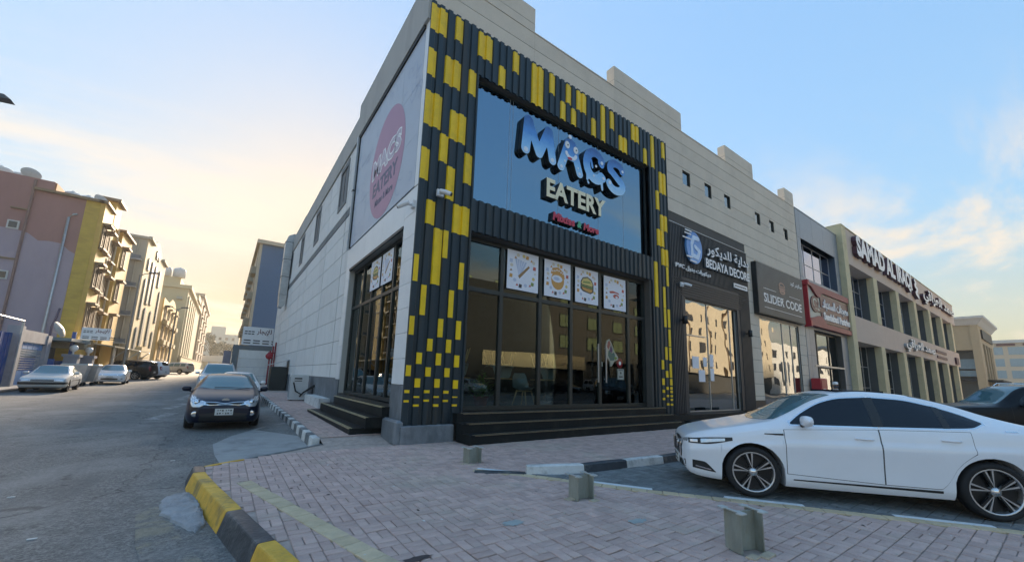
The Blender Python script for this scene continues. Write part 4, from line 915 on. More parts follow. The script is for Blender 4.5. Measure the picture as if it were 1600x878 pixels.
for P in ([(28.6, 8.12), (36.8, 8.12), (36.8, 7.72), (31.2, 7.72), (30.8, 7.62), (30.5, 7.34), (30.1, 7.36), (29.6, 7.62), (29.1, 7.9), (28.6, 7.95)], [(28.6, 5.40), (36.8, 5.40), (36.8, 5.72), (31.4, 5.72), (31.0, 5.9), (30.6, 6.12), (30.1, 6.12), (29.5, 5.98), (28.6, 5.85)]):
    mb = MB(); mb.prism(P, -.1, .12, rf_); mb.build('wavy_frame', RS, rsn)
B('end_cap', RED, rsn, (28.4, 28.62, 8.72, 9.08, 7.9, 8.2), (28.4, 28.62, 8.72, 9.08, 5.3, 5.65), (28.5, 28.6, 8.8, 9.05, 5.65, 7.9))
slet(arc(29.75, 6.85, .55, .4, 0, 360, .12, .12)+[(29.75, 6.85, 29.8, 6.8, .3, .3), (29.9, 6.6, 30.9, 6.55, .2, .12)], [MAR], rsn, 0, .06, f=rf_, name='logo_badge')
slet(arc(29.7, 6.9, .3, .25, 30, 330, .05, .05)+[(29.5, 6.6, 30.6, 6.7, .05, .04), (30.0, 6.8, 30.1, 6.5, .04, .04), (30.3, 6.8, 30.4, 6.5, .04, .04)], [SCR], rsn, .06, .07, f=rf_, name='logo_script')
lettering(arabic('السندباد')+' '+arabic('معجنات'), FRONT(31.0, 8.848, 6.62), 5.0, .75, .04, [LW], rsn, bold=.03, name='arabic_letter')
lettering('Sendebad Pastries', FRONT(31.05, 8.848, 5.98), 5.2, .52, .04, [LW], rsn, bold=.04)
# ---- long beige showroom block
SMB = mat('sand_stone_pier', (.60, .52, .33), .8, var=.06, scale=2, rand=.04, stain=(.36, .31, .2), stain_amt=.4)
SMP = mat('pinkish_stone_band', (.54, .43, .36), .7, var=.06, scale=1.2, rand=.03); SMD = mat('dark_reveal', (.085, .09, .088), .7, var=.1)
sm = thing('showroom_building', (60, 8.76, .1), 'long two storey sandstone showroom with deep pillars and big letters', 'building')
SY = 8.76; SX0, SX1 = 36.27, 84.0
B('sign_band', SMP, sm, (SX0+1.0, SX1, SY, SY+1.0, 10.95, 13.78)); B('middle_band', SMP, sm, (SX0+1.0, SX1, SY+.02, SY+1.0, 5.1, 7.0))
B('end_pier', SMB, sm, (SX0, SX0+1.0, SY-.03, SY+1.0, .1, 13.8)); B('shell', GREYCON, sm, (SX0, SX1, SY+1.01, SY+9, .1, 13.6), (SX0, SX0+.2, SY+1.0, SY+12, 12.9, 13.7)); B('coping', SMB, sm, (SX0, SX1+.05, SY-.05, SY+1.2, 13.8, 13.86))
pitch = 7.38
for k in range(6):
    g0 = SX0+1.0+k*pitch+.05; g1 = g0+6.15
    for z0, z1, gl in ((7.0, 10.95, GBL), (.1, 5.1, GSHOP)):
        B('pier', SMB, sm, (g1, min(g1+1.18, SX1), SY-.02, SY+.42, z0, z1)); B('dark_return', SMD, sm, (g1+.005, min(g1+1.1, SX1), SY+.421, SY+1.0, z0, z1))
        f = glazed('window', g0, g1, z0, z1, [g0+(g1-g0)*q/4 for q in (1, 2, 3)], [z0+(z1-z0)*q/3 for q in (1, 2)], SY+.93, GBL if z0 > 5 else GSHOP, sm, .025, .06, GALV)
        if z0 < 5: B('blind', mat('green_blind', (.22, .25, .15), .8, var=.1), f, (g0, g1, SY+1.0-.003, SY+1.0, z0, z1))
ssn = thing('showroom_sign', (60, 8.7, 11.4), 'big white SAMAD AL IRAQI roof letters with dark red sides', 'sign')
LMR = mat('letter_maroon', (.085, .025, .035), .5, var=.1)
lettering('SAMAD AL IRAQI', FRONT(38.5, 8.74, 11.5), 18.2, 2.0, .3, [LW, LMR], ssn, bold=.05)
slet([(58.3, 13.2, 58.9, 13.0, .2, .2), (58.9, 13.0, 58.2, 12.6, .2, .2), (58.2, 12.6, 59.3, 12.3, .22, .2), (59.3, 12.3, 58.3, 11.8, .2, .2), (58.3, 11.8, 59.4, 11.5, .22, .2)], [LW, LMR], ssn, 0, .3, f=FRONT(0, 8.74, 0), name='emblem', res=.05)
lettering(arabic('العراقي')+' '+arabic('صمد'), FRONT(62.0, 8.74, 11.3), 20.0, 1.9, .3, [LW, LMR], ssn, bold=.03, name='arabic_letter')
sn2 = thing('lower_showroom_sign', (63, 8.7, 5.4), 'pale lettering on the pinkish band over the showroom windows', 'sign')
lettering(arabic('العراقي')+' '+arabic('صمد'), FRONT(51.6, 8.76, 5.3), 13.5, 1.3, .2, [LW, GALV], sn2, bold=.03, name='arabic_letter')
B('small_plate', LMR, sn2, (67, 73.5, 8.7, 8.76, 6.15, 6.45), (67.3, 73.5, 8.7, 8.76, 5.5, 5.8), (79.5, 81.5, 8.6, 8.76, 5.3, 6.2))
# ---- far right buildings
FB = mat('far_sandstone', (.40, .32, .21), .8, var=.05, rand=.03); FC = mat('pale_cornice', (.48, .50, .50), .7, var=.05)
fb = thing('cornice_building', (112, 9, .1), 'sandstone building with flared pale cornice beyond the showroom', 'building')
def fx(x0, x1, y0, y1, z0, z1): return (x0, x1, y0, y1, z0, z1)
B('wall', FB, fb, fx(104.4, 106.4, 8.3, 9.25, .1, 13.2), fx(104.6, 106.4, 9.25, 11.8, 8.9, 13.2), fx(104.4, 106.2, 11.8, 26, .1, 13.2), fx(106.4, 125, 8.32, 8.9, 10.2, 13.2), fx(106.4, 108.5, 8.35, 8.9, .1, 10.2), fx(122, 125, 8.35, 8.9, .1, 10.2))
B('core', mat('far_dark_glass', (.10, .12, .12), .3, var=.1), fb, fx(106.5, 125, 9.1, 26, .1, 13.1))
B('window', mat('far_blue_glass', (.20, .32, .38), .15, var=.1), fb, fx(105.8, 106.0, 9.25, 11.8, 4.4, 5.4), fx(105.8, 106.0, 9.25, 11.8, 5.7, 7.4)); B('sill', BLACK, fb, fx(105.3, 106.0, 9.25, 11.8, 3.6, 4.2))
for k in range(3): B('pier', FB, fb, fx(111+4*k, 112+4*k, 8.3, 8.95, .1, 10.2))
mb = MB(); cp = [(0, 13.2), (-.2, 13.45), (-.5, 13.9), (-.9, 14.3), (-.9, 14.65)]
for a, b in zip(cp, cp[1:]): mb.add([(104.4+a[0], 8.3+a[0], a[1]), (125, 8.3+a[0], a[1]), (125, 8.3+b[0], b[1]), (104.4+b[0], 8.3+b[0], b[1])], [(0, 1, 2, 3)]); mb.add([(104.4+a[0], 8.3+a[0], a[1]), (104.4+a[0], 26, a[1]), (104.4+b[0], 26, b[1]), (104.4+b[0], 8.3+b[0], b[1])], [(0, 1, 2, 3)])
mb.add([(103.5, 7.4, 14.65), (125, 7.4, 14.65), (125, 26, 14.65), (103.5, 26, 14.65)], [(0, 1, 2, 3)]); mb.build('cornice', FC, fb)
B('canopy', BLACK, fb, fx(107, 122, 6.6, 8.3, 3.6, 3.9)); B('signboard', BLACK, fb, fx(107.5, 122, 8.1, 8.3, 11.0, 12.6))
off = thing('office_block', (200, 0, .1), 'pale far office block with bands of blue windows at the right edge', 'building')
OB = mat('office_cream', (.50, .43, .33), .8, var=.05)
B('wall', OB, off, (190, 192, -40, 40, .1, 16.6)); B('roof_band', FC, off, (189.6, 192, -40, 40, 16.6, 17.5))
for r in range(4):
    for c in range(8): B('window', mat('far_blue_glass', (.20, .32, .38), .15), off, (189.9, 190.02, -37.1+8*c, -30.1+8*c, 13.1-3.5*r, 15.4-3.5*r))
B('facade_sign', LMR, off, (189.7, 189.9, 8.4, 12, 15.75, 16.4), (189.7, 189.9, 3, 7, 15.75, 16.4))
# ------------------------------------------------------------------ vehicles (front at x = 0, rear at x = L, y across, z up)
def pch(P):
    """smooth monotone interpolation through points"""
    x = np.array([p[0] for p in P], float); y = np.array([p[1] for p in P], float); h = np.diff(x); dl = np.diff(y)/h; m = np.zeros(len(x)); m[0], m[-1] = dl[0], dl[-1]
    for i in range(1, len(x)-1):
        if dl[i-1]*dl[i] > 0: w1, w2 = 2*h[i]+h[i-1], h[i]+2*h[i-1]; m[i] = (w1+w2)/(w1/dl[i-1]+w2/dl[i])
    def f(q):
        q = np.clip(np.asarray(q, float), x[0], x[-1]); i = np.clip(np.searchsorted(x, q, 'right')-1, 0, len(x)-2); t = (q-x[i])/h[i]
        return (2*t**3-3*t**2+1)*y[i]+(t**3-2*t**2+t)*h[i]*m[i]+(-2*t**3+3*t**2)*y[i+1]+(t**3-t**2)*h[i]*m[i+1]
    return f
def paint(name, col, metal=0., rough=.3): return mat('paint_'+name, col, rough, metal=metal, var=.03, scale=2, coat=.45, spec=.45)
CGLASS = mat('car_glass', (.006, .010, .016), .03, var=0, spec=.4)
TGLASS = mat('car_windscreen', (.075, .19, .21), .03, var=0, spec=.9)
CHROME = mat('chrome', (.75, .75, .75), .12, metal=1., var=.03); DPLAS = mat('dark_plastic', (.018, .019, .02), .5, var=.1)
LAMP = mat('headlamp', (.62, .66, .70), .08, metal=.5, var=.15, scale=14, spec=1., coat=1.); TAIL = mat('tail_lamp', (.30, .012, .015), .15, var=.1, coat=1.)
ALLOY = mat('alloy', (.56, .57, .58), .28, metal=.85, var=.05); RIMD = mat('rim_dark', (.025, .026, .028), .35, metal=.5, var=.1); PLATE = mat('number_plate', (.62, .64, .62), .5, var=.05)
class Car:
    def __init__(s, P):
        s.P = P; s.L = P['L']; s.T = pch(P['top']); s.S = pch(P['belt']); s.Bt = pch(P['bot']); s.W = pch(P['half']); s.Wr = pch(P['roofhalf'])
        s.g = pch(P.get('g', [(0, .90), (.12, .965), (.4, 1.0), (.62, .995), (.85, .975), (1., .945)]))
        s.wh = P['wheels']; s.R = P['R']; s.AR = P.get('arch', s.R+.055); s.zc = s.R
    def b(s, x):
        v = float(s.Bt(x))
        for xc in s.wh:
            d = abs(x-xc)
            if d < s.AR: v = max(v, s.zc+math.sqrt(max(0, s.AR**2-d*d)))
        return v
    def ring(s, x):
        """half section from underside centre up to the roof centre"""
        if not hasattr(s, '_mem'): s._mem = {}
        if x in s._mem: R, s._We, s._Te = s._mem[x]; return R
        S, T, W, B0, b = float(s.S(x)), float(s.T(x)), float(s.W(x)), float(s.Bt(x)), s.b(x)
        S = max(S, B0+.08); T = max(T, S+.006); b = min(b, S-.03)
        R = [(0., b), (.6*W, b)]
        for u in np.linspace(0, 1, 17):
            z = b+(S-b)*u; R.append((W*float(s.g((z-B0)/(S-B0))), z))
        h = T-S; k = min(1, max(0, (h-.03)/.22)); k = k*k*(3-2*k); yS = R[-1][0]
        We = (1-k)*.80*W+k*min(float(s.Wr(x)), yS); Te = T-((1-k)*.10*h+k*min(.075, .35*h))
        if k < .02: We = .80*W
        for u in (.06, .25, .5, .75, .92): 
            bow = .022*k*math.sin(math.pi*u); R.append((yS+(We-yS)*u+bow, S+(Te-S)*u+(1-k)*.10*h*math.sin(math.pi*u)))
        for q, dz in ((1., 0.), (.93, .45), (.8, .72), (.6, .88), (.3, .97), (0., 1.)): R.append((We*q, Te+(T-Te)*dz))
        s._We, s._Te = We, Te; s._mem[x] = (R, We, Te)
        return R
    def yz(s, x, z):
        R = s.ring(x)[2:25]; return float(np.interp(z, [p[1] for p in R], [p[0] for p in R]))
    def ztop(s, x, y):
        R = s.ring(x)[18:]; R = R[::-1]; return float(np.interp(abs(y), [p[0] for p in R], [p[1] for p in R]))
    def stations(s):
        X = list(np.linspace(0, s.L, 54))+[.01, .025, .05, .08, s.L-.01, s.L-.03, s.L-.06]
        for xc in s.wh:
            for t in np.linspace(0, math.pi, 17): X.append(xc-s.AR*math.cos(t))
            X += [xc-s.AR-.001, xc+s.AR+.001]
        X += [p[0] for p in s.P['top']]
        X = sorted(X); o = [X[0]]
        for x in X[1:]:
            if x-o[-1] > 8e-4: o.append(x)
        return o
    def body(s, m, parent):
        X = s.stations(); mb = MB(); rows = []
        for x in X:
            R = s.ring(x); rows.append([(x, y, z) for y, z in R]+[(x, -y, z) for y, z in R[-2:0:-1]])
        n = len(rows[0]); vs = [q for r in rows for q in r]; fs = []
        for i in range(len(X)-1):
            for j in range(n): fs.append((i*n+j, i*n+(j+1) % n, (i+1)*n+(j+1) % n, (i+1)*n+j))
        mb.add(vs, fs, 0, True); mb.add(rows[0], [tuple(range(n))]); mb.add(rows[-1], [tuple(range(n))[::-1]])
        o = mb.build('body', m, parent, fix=True)
        me = o.data; me.set_sharp_from_angle(angle=math.radians(38)); return o
    def side(s, x0, x1, lo, hi, off, m, parent, name, nx=18, nz=8, sides=(1, -1), sk=.0):
        lo, hi = pch(lo), pch(hi); out = []
        for sg in sides:
            P = []
            for x in np.linspace(x0, x1, nx+1):
                a, b = float(lo(x)), float(hi(x)); P.append([(x, sg*(s.yz(x, a+(b-a)*t/nz)+off), a+(b-a)*t/nz) for t in range(nz+1)])
            mb = MB(); mb.grid(P)
            if sk:
                edge = [p for p in P[0]]+[r[-1] for r in P[1:]]+P[-1][::-1][1:]+[r[0] for r in P[::-1]][1:]; inn = [(x, y-sg*sk, z) for x, y, z in edge]; n = len(edge)
                mb.add(edge+inn, [(i, i+1, n+i+1, n+i) for i in range(n-1)])
            out.append(mb.build(name, m, parent, fix=False))
        return out
    def xf(s, y, z, rear=False):
        xs = np.linspace(0, s.L*.3, 160) if not rear else np.linspace(s.L, s.L*.72, 160)
        if not hasattr(s, '_c'): s._c = {}
        if rear not in s._c: s._c[rear] = [s.ring(x) for x in xs]
        px = None
        for x, R in zip(xs, s._c[rear]):
            Q = R[2:25]; zz = [p[1] for p in Q]
            if z < zz[0]-.03 or z > R[-1][1]: continue
            yy = np.interp(z, zz, [p[0] for p in Q])
            if z > zz[-1]: yy = max([p[0] for p in R[24:] if p[1] >= z-1e-6] or [0])
            if yy >= abs(y): return float(x)
        return float(xs[-1])
    def face(s, y0, y1, lo, hi, off, m, parent, name, rear=False, ny=16, nz=6, mirror=False):
        lo, hi = pch(lo), pch(hi); res = []
        for sg in ((1, -1) if mirror else (1,)):
            P = []
            for y in np.linspace(y0, y1, ny+1):
                a, b = float(lo(y)), float(hi(y)); P.append([(s.xf(y, a+(b-a)*t/nz, rear)+(off if rear else -off), sg*y, a+(b-a)*t/nz) for t in range(nz+1)])
            mb = MB(); mb.grid(P); res.append(mb.build(name, m, parent))
        return res
    def top(s, x0, x1, cv, mg, off, m, parent, name, nx=12, ny=14, cv1=None):
        """glass on the sloping centre line: windscreen or rear window"""
        cv1 = cv if cv1 is None else cv1; P = []
        for i in range(nx+1):
            r = []
            for j in range(ny+1):
                t = -1+2*j/ny; u = i/nx; x = x0+(x1-x0)*u+(cv*(1-u)+cv1*u)*t*t; s.ring(x); We = s._We-mg; y = t*We; r.append((x, y, s.ztop(x, y)+off))
            P.append(r)
        return MB().grid(P).build(name, m, parent)
def wheel(c, x, sy, style, parent, half, rk=1.):
    R = c.R; y1 = half; y0 = half-.21; w_ = None
    mb = MB(); mb.lathe([(R*.66*rk, y0), (R*.93, y0), (R, y0+.04), (R, y1-.045), (R*.975, y1-.015), (R*.92, y1), (R*.71*rk, y1-.004), (R*.66*rk, y1-.02), (R*.66*rk, y0)], (0, 0, 0), 'y', 32)
    mb.v = [(x+a, b if sy > 0 else -b, R+z) for a, b, z in mb.v]; t = mb.build('wheel', RUBBER, parent, fix=True)
    rim = MB(); fy = y1-.03; R0 = R; R = R*rk
    rim.lathe([(0, fy-.06), (R*.66, fy-.06)], (0, 0, 0), 'y', 32, 1); rim.lathe([(R*.685, fy+.012), (R*.65, fy+.018), (R*.625, fy+.004), (R*.62, fy-.06)], (0, 0, 0), 'y', 32, 0)
    rim.lathe([(0, fy+.012), (R*.10, fy+.012), (R*.13, fy), (R*.15, fy-.05)], (0, 0, 0), 'y', 16, 0)
    n = {'twin': 5, 'ten': 10, 'cover': 9, 'six': 6}[style]
    def spoke(a, w0, w1, r0, r1, mi, h=0.):
        ca, sa = math.cos(a), math.sin(a); P = []
        for r, w_ in ((r0, w0), (r1, w1)):
            for sgn in (-1, 1): P.append((r*ca-sgn*w_*sa, r*sa+sgn*w_*ca))
        q = [(p[0], fy-.0+h, p[1]) for p in (P[0], P[1], P[3], P[2])]; q2 = [(p[0], p[1]-.03, p[2]) for p in q]
        rim.add(q+q2, [(0, 1, 2, 3), (0, 4, 5, 1), (1, 5, 6, 2), (2, 6, 7, 3), (3, 7, 4, 0)], mi)
    for k in range(n):
        a = 2*math.pi*k/n+math.pi/2+.15
        if style == 'twin':
            for sg in (-1, 1):
                spoke(a+sg*.19, R*.030, R*.058, R*.12, R*.65, 0, -.004); spoke(a+sg*.245, R*.02, R*.035, R*.14, R*.64, 1, .0)
        else: spoke(a, R*.05, R*.075, R*.1, R*.65, 0)
    rim.v = [(x+a, b if sy > 0 else -b, R0+z) for a, b, z in rim.v]; rim.build('rim', [ALLOY if style != 'cover' else mat('steel_wheel', (.10, .10, .10), .5, metal=.4), RIMD], t, fix=True)
    hb = MB(); hb.lathe([(0, fy+.02), (R*.07, fy+.02), (R*.085, fy+.012)], (0, 0, 0), 'y', 14); hb.v = [(x+a, b if sy > 0 else -b, R0+z) for a, b, z in hb.v]; hb.build('hub_cap', CHROME, t, fix=True)
def blob(c, r, m, parent, name, n=12, tw=0.):
    """rounded mirror housing and similar small bodies"""
    mb = MB(); P = []
    for i in range(9):
        v = -1+2*i/8; k = (1-abs(v)**2.6)**(1/2.6)
        P.append([(c[0]+r[0]*k*np.sign(math.cos(a))*abs(math.cos(a))**.75+tw*v, c[1]+r[1]*v, c[2]+r[2]*k*np.sign(math.sin(a))*abs(math.sin(a))**.75) for a in [2*math.pi*j/n for j in range(n+1)]])
    mb.grid(P); return mb.build(name, m, parent, fix=True)
def build_car(name, P, label, loc, ang, group=None, cat='car'):
    """ang: heading of the nose, from +X; loc: ground point below the middle of the car"""
    root = thing(name, (0, 0, 0), label, cat, group); c = Car(P); col = P['paint']; H = P['half']
    c.body(col, root)
    hw = max(p[1] for p in H)
    mb = MB(); mb.box(.25, c.L-.25, -hw*.62, hw*.62, .20, .5); 
    for xc in c.wh: mb.box(xc-c.AR*.98, xc+c.AR*.98, -hw*.66, hw*.66, .2, c.zc+c.AR*.90)
    mb.build('underbody', DPLAS, root)
    for xc in c.wh:
        for sg in (1, -1): wheel(c, xc, sg, P.get('rim', 'ten'), root, float(c.W(xc))*.985, P.get('rimk', 1.))
    for w_ in P['side_glass']:
        if P.get('trim'): c.side(w_[0]-.025, w_[1]+.03, [(x, z-.018) for x, z in w_[2]], [(x, z+.016) for x, z in w_[3]], .0015, P['trim'], root, 'window_trim')
        c.side(w_[0], w_[1], w_[2], w_[3], .004, P.get('glass', CGLASS), root, 'side_window')
    x0, x1, cv = P['screen']; c.top(x0, x1, cv, .06, .004, P.get('screenmat', TGLASS), root, 'windscreen', cv1=cv*.5)
    x0, x1, cv = P['rear']; c.top(x0, x1, cv, .08, .004, CGLASS, root, 'rear_window')
    for (x0, x1, lo, hi, hx, hz) in P.get('doors', ()):
        c.side(x0-.007, x1+.007, [(x, z-.007) for x, z in lo], [(x, z+.004) for x, z in hi], .0012, DPLAS, root, 'door_gap', nz=36)
        for d, sg in zip(c.side(x0, x1, lo, hi, .0045, col, root, 'door', nz=36), (1, -1)):
            mb = MB(); y = c.yz(hx, hz)
            mb.tube([(hx-.10, sg*(y+.01), hz), (hx-.07, sg*(y+.035), hz), (hx+.07, sg*(y+.035), hz-.004), (hx+.10, sg*(y+.01), hz-.004)], .013, 8); mb.build('handle', P.get('handle', col), d)
    for q in P.get('front', ()): c.face(q[0], q[1], q[2], q[3], q[6] if len(q) > 6 else .004, q[4], root, q[5], mirror=q[0] > 0)
    for q in P.get('back', ()): c.face(q[0], q[1], q[2], q[3], .005, q[4], root, q[5], rear=True, mirror=q[0] > 0)
    for q in P.get('sidebits', ()): c.side(q[0], q[1], q[2], q[3], q[6] if len(q) > 6 else .005, q[4], root, q[5], nz=5)
    if P.get('mirror'):
        x, z, m = P['mirror']; y = c.yz(x, z-.05)
        for sg in (1, -1):
            t = blob((x+.02, sg*(y+.13), z+.02), (.07, .115, .075), m, root, 'wing_mirror'); mb = MB(); mb.tube([(x, sg*(y-.04), z-.07), (x+.01, sg*(y+.08), z-.03)], .025, 8); mb.build('arm', DPLAS, t)
    for pz in P.get('plates', ()):
        rear, z, w_, h_ = pz; x = c.xf(0, z, rear); d = .02 if rear else -.02
        t = B('number_plate', PLATE, root, (min(x, x+d)-(.0 if rear else .0), max(x, x+d), -w_/2, w_/2, z-h_/2, z+h_/2))
        xx = x+d+(.001 if rear else -.001); B('plate_print', DPLAS, t, *[(min(xx, xx-.0015), max(xx, xx-.0015), -w_*.42+w_*(.14*k+.03*(k > 2)), -w_*.42+w_*(.14*k+.03*(k > 2))+w_*(.05, .09, .07)[(k+q) % 3], z+dz-h_*(.05, .13, .09)[(k*2+q) % 3], z+dz+h_*.10) for k in range(6) for q, dz in enumerate((-h_*.22, h_*.22))])
    for f in P.get('extra', ()): f(c, root)
    # nose points along local -x ; put the centre at the root and turn
    for o in root.children: o.matrix_parent_inverse = Matrix.Translation((-c.L/2, 0, 0))
    s = P.get('scale', 1.); root.scale = (s, s, s)
    root.location = loc; root.rotation_euler = (P.get('pitch_z', 0)*0, 0, ang+math.pi); return root

def clr(root, label, loc, ang, swaps=None, group=None):
    """copy of a car with its own label, place and paint"""
    r = copy_tree(root); r['label'] = label; r.location = loc; r.rotation_euler = (0, 0, ang+math.pi)
    if group: r['group'] = group
    if swaps:
        cache = {}
        def walk(o):
            if o.type == 'MESH' and any(m in swaps for m in o.data.materials):
                if o.data.name not in cache:
                    d = o.data.copy(); cache[o.data.name] = d
                    for i, m in enumerate(d.materials):
                        if m in swaps: d.materials[i] = swaps[m]
                o.data = cache[o.data.name]
            for ch in o.children: walk(ch)
        walk(r)
    return r
PWHITE = paint('pearl_white', (.78, .80, .83), rough=.22); PBLUE = mat('paint_midnight_blue', (.006, .010, .026), .28, metal=.0, var=.05, coat=.25, spec=.3); PBLACK = mat('paint_black', (.006, .007, .010), .3, var=.05, coat=.08, spec=.2)
PDULL = mat('paint_chalky_white', (.66, .66, .63), .42, var=.06, scale=2, coat=.3); PSILV = paint('silver_white', (.55, .57, .58), .3, .3); PWH2 = paint('plain_white', (.72, .73, .74), rough=.3)
# ---- the white fastback saloon
fast = dict(L=4.70, R=.35, wheels=(.905, 3.62), arch=.405, rimk=1.17, rim='twin', paint=PWHITE, trim=CHROME, handle=PWHITE,
    top=[(0, .62), (.03, .73), (.10, .80), (.35, .885), (.8, .985), (1.05, 1.04), (1.18, 1.07), (1.5, 1.24), (1.85, 1.435), (2.15, 1.525), (2.5, 1.555), (2.95, 1.53), (3.4, 1.44), (3.8, 1.31), (4.15, 1.185), (4.45, 1.12), (4.62, 1.08), (4.68, 1.0), (4.70, .84)],
    belt=[(0, .60), (.05, .69), (.2, .76), (.6, .85), (1.1, .95), (1.5, .995), (2.2, 1.02), (3.2, 1.05), (3.8, 1.07), (4.3, 1.06), (4.62, 1.02), (4.70, .78)],
    bot=[(0, .40), (.04, .28), (.15, .215), (.5, .19), (1.3, .185), (3.2, .20), (4.2, .23), (4.55, .28), (4.66, .36), (4.70, .45)],
    half=[(0, .52), (.06, .66), (.16, .75), (.35, .83), (.7, .895), (1.2, .915), (2.4, .92), (3.6, .918), (4.1, .89), (4.45, .82), (4.62, .74), (4.70, .6)],
    roofhalf=[(0, .7), (1.1, .72), (1.5, .67), (2.1, .61), (2.7, .60), (3.4, .585), (4.0, .60), (4.7, .62)],
    g=[(0, .905), (.10, .955), (.30, .968), (.52, .985), (.70, 1.0), (.735, .998), (.78, .978), (.92, .955), (1., .935)],
    screen=(1.10, 1.98, .17), rear=(3.15, 4.10, -.12),
    side_glass=[(1.44, 2.44, [(1.44, 1.045), (2.44, 1.07)], [(1.44, 1.065), (1.65, 1.22), (1.9, 1.36), (2.15, 1.43), (2.44, 1.455)]), (2.52, 3.22, [(2.52, 1.072), (3.22, 1.095)], [(2.52, 1.457), (2.85, 1.44), (3.22, 1.365)]), (3.26, 3.66, [(3.26, 1.097), (3.5, 1.115), (3.66, 1.17)], [(3.26, 1.355), (3.5, 1.265), (3.66, 1.185)])],
    doors=[(1.335, 2.46, [(1.335, .37), (2.46, .33)], [(1.335, .965), (2.46, 1.03)], 2.28, .905), (2.475, 3.46, [(2.475, .33), (3.06, .33), (3.16, .43), (3.24, .58), (3.33, .69), (3.46, .80)], [(2.475, 1.03), (3.46, 1.06)], 3.23, .945)],
    front=[(.42, .63, [(.42, .685), (.63, .69)], [(.42, .725), (.63, .745)], DPLAS, 'headlight_frame'), (.50, .62, [(.50, .697), (.62, .70)], [(.50, .722), (.62, .735)], LAMP, 'headlight', .008), (-.50, .50, [(-.5, .44), (.5, .44)], [(-.5, .69), (0, .72), (.5, .69)], DPLAS, 'grille', .006), (.34, .60, [(.34, .27), (.60, .31)], [(.34, .39), (.60, .42)], DPLAS, 'fog_lamp'), (-.33, .33, [(-.33, .24), (.33, .24)], [(-.33, .36), (.33, .36)], DPLAS, 'lower_grille')],
    sidebits=[(2.42, 2.54, [(2.42, 1.068), (2.54, 1.073)], [(2.42, 1.457), (2.54, 1.459)], DPLAS, 'door_pillar', .0055), (3.20, 3.28, [(3.20, 1.093), (3.28, 1.098)], [(3.20, 1.372), (3.28, 1.352)], DPLAS, 'door_pillar', .0055), (.08, .66, [(.08, .675), (.3, .685), (.66, .765)], [(.08, .745), (.35, .785), (.66, .812)], DPLAS, 'headlight_frame', .003), (.24, .56, [(.24, .698), (.56, .752)], [(.24, .755), (.56, .79)], LAMP, 'headlight', .007), (.10, .2, [(.10, .695), (.2, .70)], [(.10, .73), (.2, .742)], LAMP, 'headlight', .007),
              (1.08, 1.32, [(1.08, .888), (1.32, .885)], [(1.08, .902), (1.32, .915)], DPLAS, 'wing_vent'), (1.08, 1.32, [(1.08, .902), (1.32, .915)], [(1.08, .908), (1.32, .923)], CHROME, 'wing_vent_trim', .008), (1.40, 3.08, [(1.40, .285), (3.08, .275)], [(1.40, .30), (3.08, .308)], DPLAS, 'sill_strip', .007), (.12, .42, [(.12, .32), (.42, .29)], [(.12, .435), (.26, .43), (.42, .30)], DPLAS, 'intake', .004), (.16, .36, [(.16, .345), (.36, .315)], [(.16, .36), (.36, .33)], CHROME, 'intake_trim', .007),
              (4.0, 4.22, [(4.0, .86), (4.22, .85)], [(4.0, .99), (4.22, .98)], DPLAS, 'fuel_flap_gap', .002), (4.006, 4.214, [(4.006, .866), (4.214, .856)], [(4.006, .984), (4.214, .974)], PWHITE, 'fuel_flap', .005), (3.84, 3.97, [(3.84, 1.085), (3.97, 1.085)], [(3.84, 1.10), (3.97, 1.10)], CHROME, 'badge', .006), (4.48, 4.64, [(4.48, .86), (4.64, .84)], [(4.48, .98), (4.64, .96)], TAIL, 'tail_light')],
    mirror=(1.57, 1.085, PWHITE), plates=[(False, .37, .32, .15)], scale=2.67/2.715)
def fast_extra(c, root):
    mb = MB(); mb.box(2.2, 2.8, -.42, .42, c.T(2.5)-.03, c.T(2.5)-.002); mb.build('sunroof', CGLASS, root)
    mb = MB(); mb.lathe([(0, -.012), (.055, -.012), (.06, 0)], (c.xf(0, .58)-.0, 0, .58), 'x', 20); mb.build('badge', CHROME, root)
    for sg in (1, -1): mb = MB(); mb.tube([(c.xf(.42, z)-.012, sg*(.42-.0), z) for z in (.44, .52, .60, .65)], .012, 6); mb.build('grille_trim', CHROME, root)
fast['extra'] = [fast_extra]
a_ = Vector((6.34, 2.83, 0)); b_ = Vector((8.01, .74, 0)); hd = math.atan2(a_.y-b_.y, a_.x-b_.x)
# measured contact points are the near (left) wheels: shift to the centre line
dv = (a_-b_).normalized(); nr = Vector((dv.y, -dv.x, 0)); sc_ = fast['scale']
cen = a_-dv*((2.35-.905)*sc_)+nr*(.80*sc_)
white_fast = build_car('parked_car', fast, 'pearl white fastback saloon parked in the bay, nearest car', (cen.x, cen.y, .1), hd)
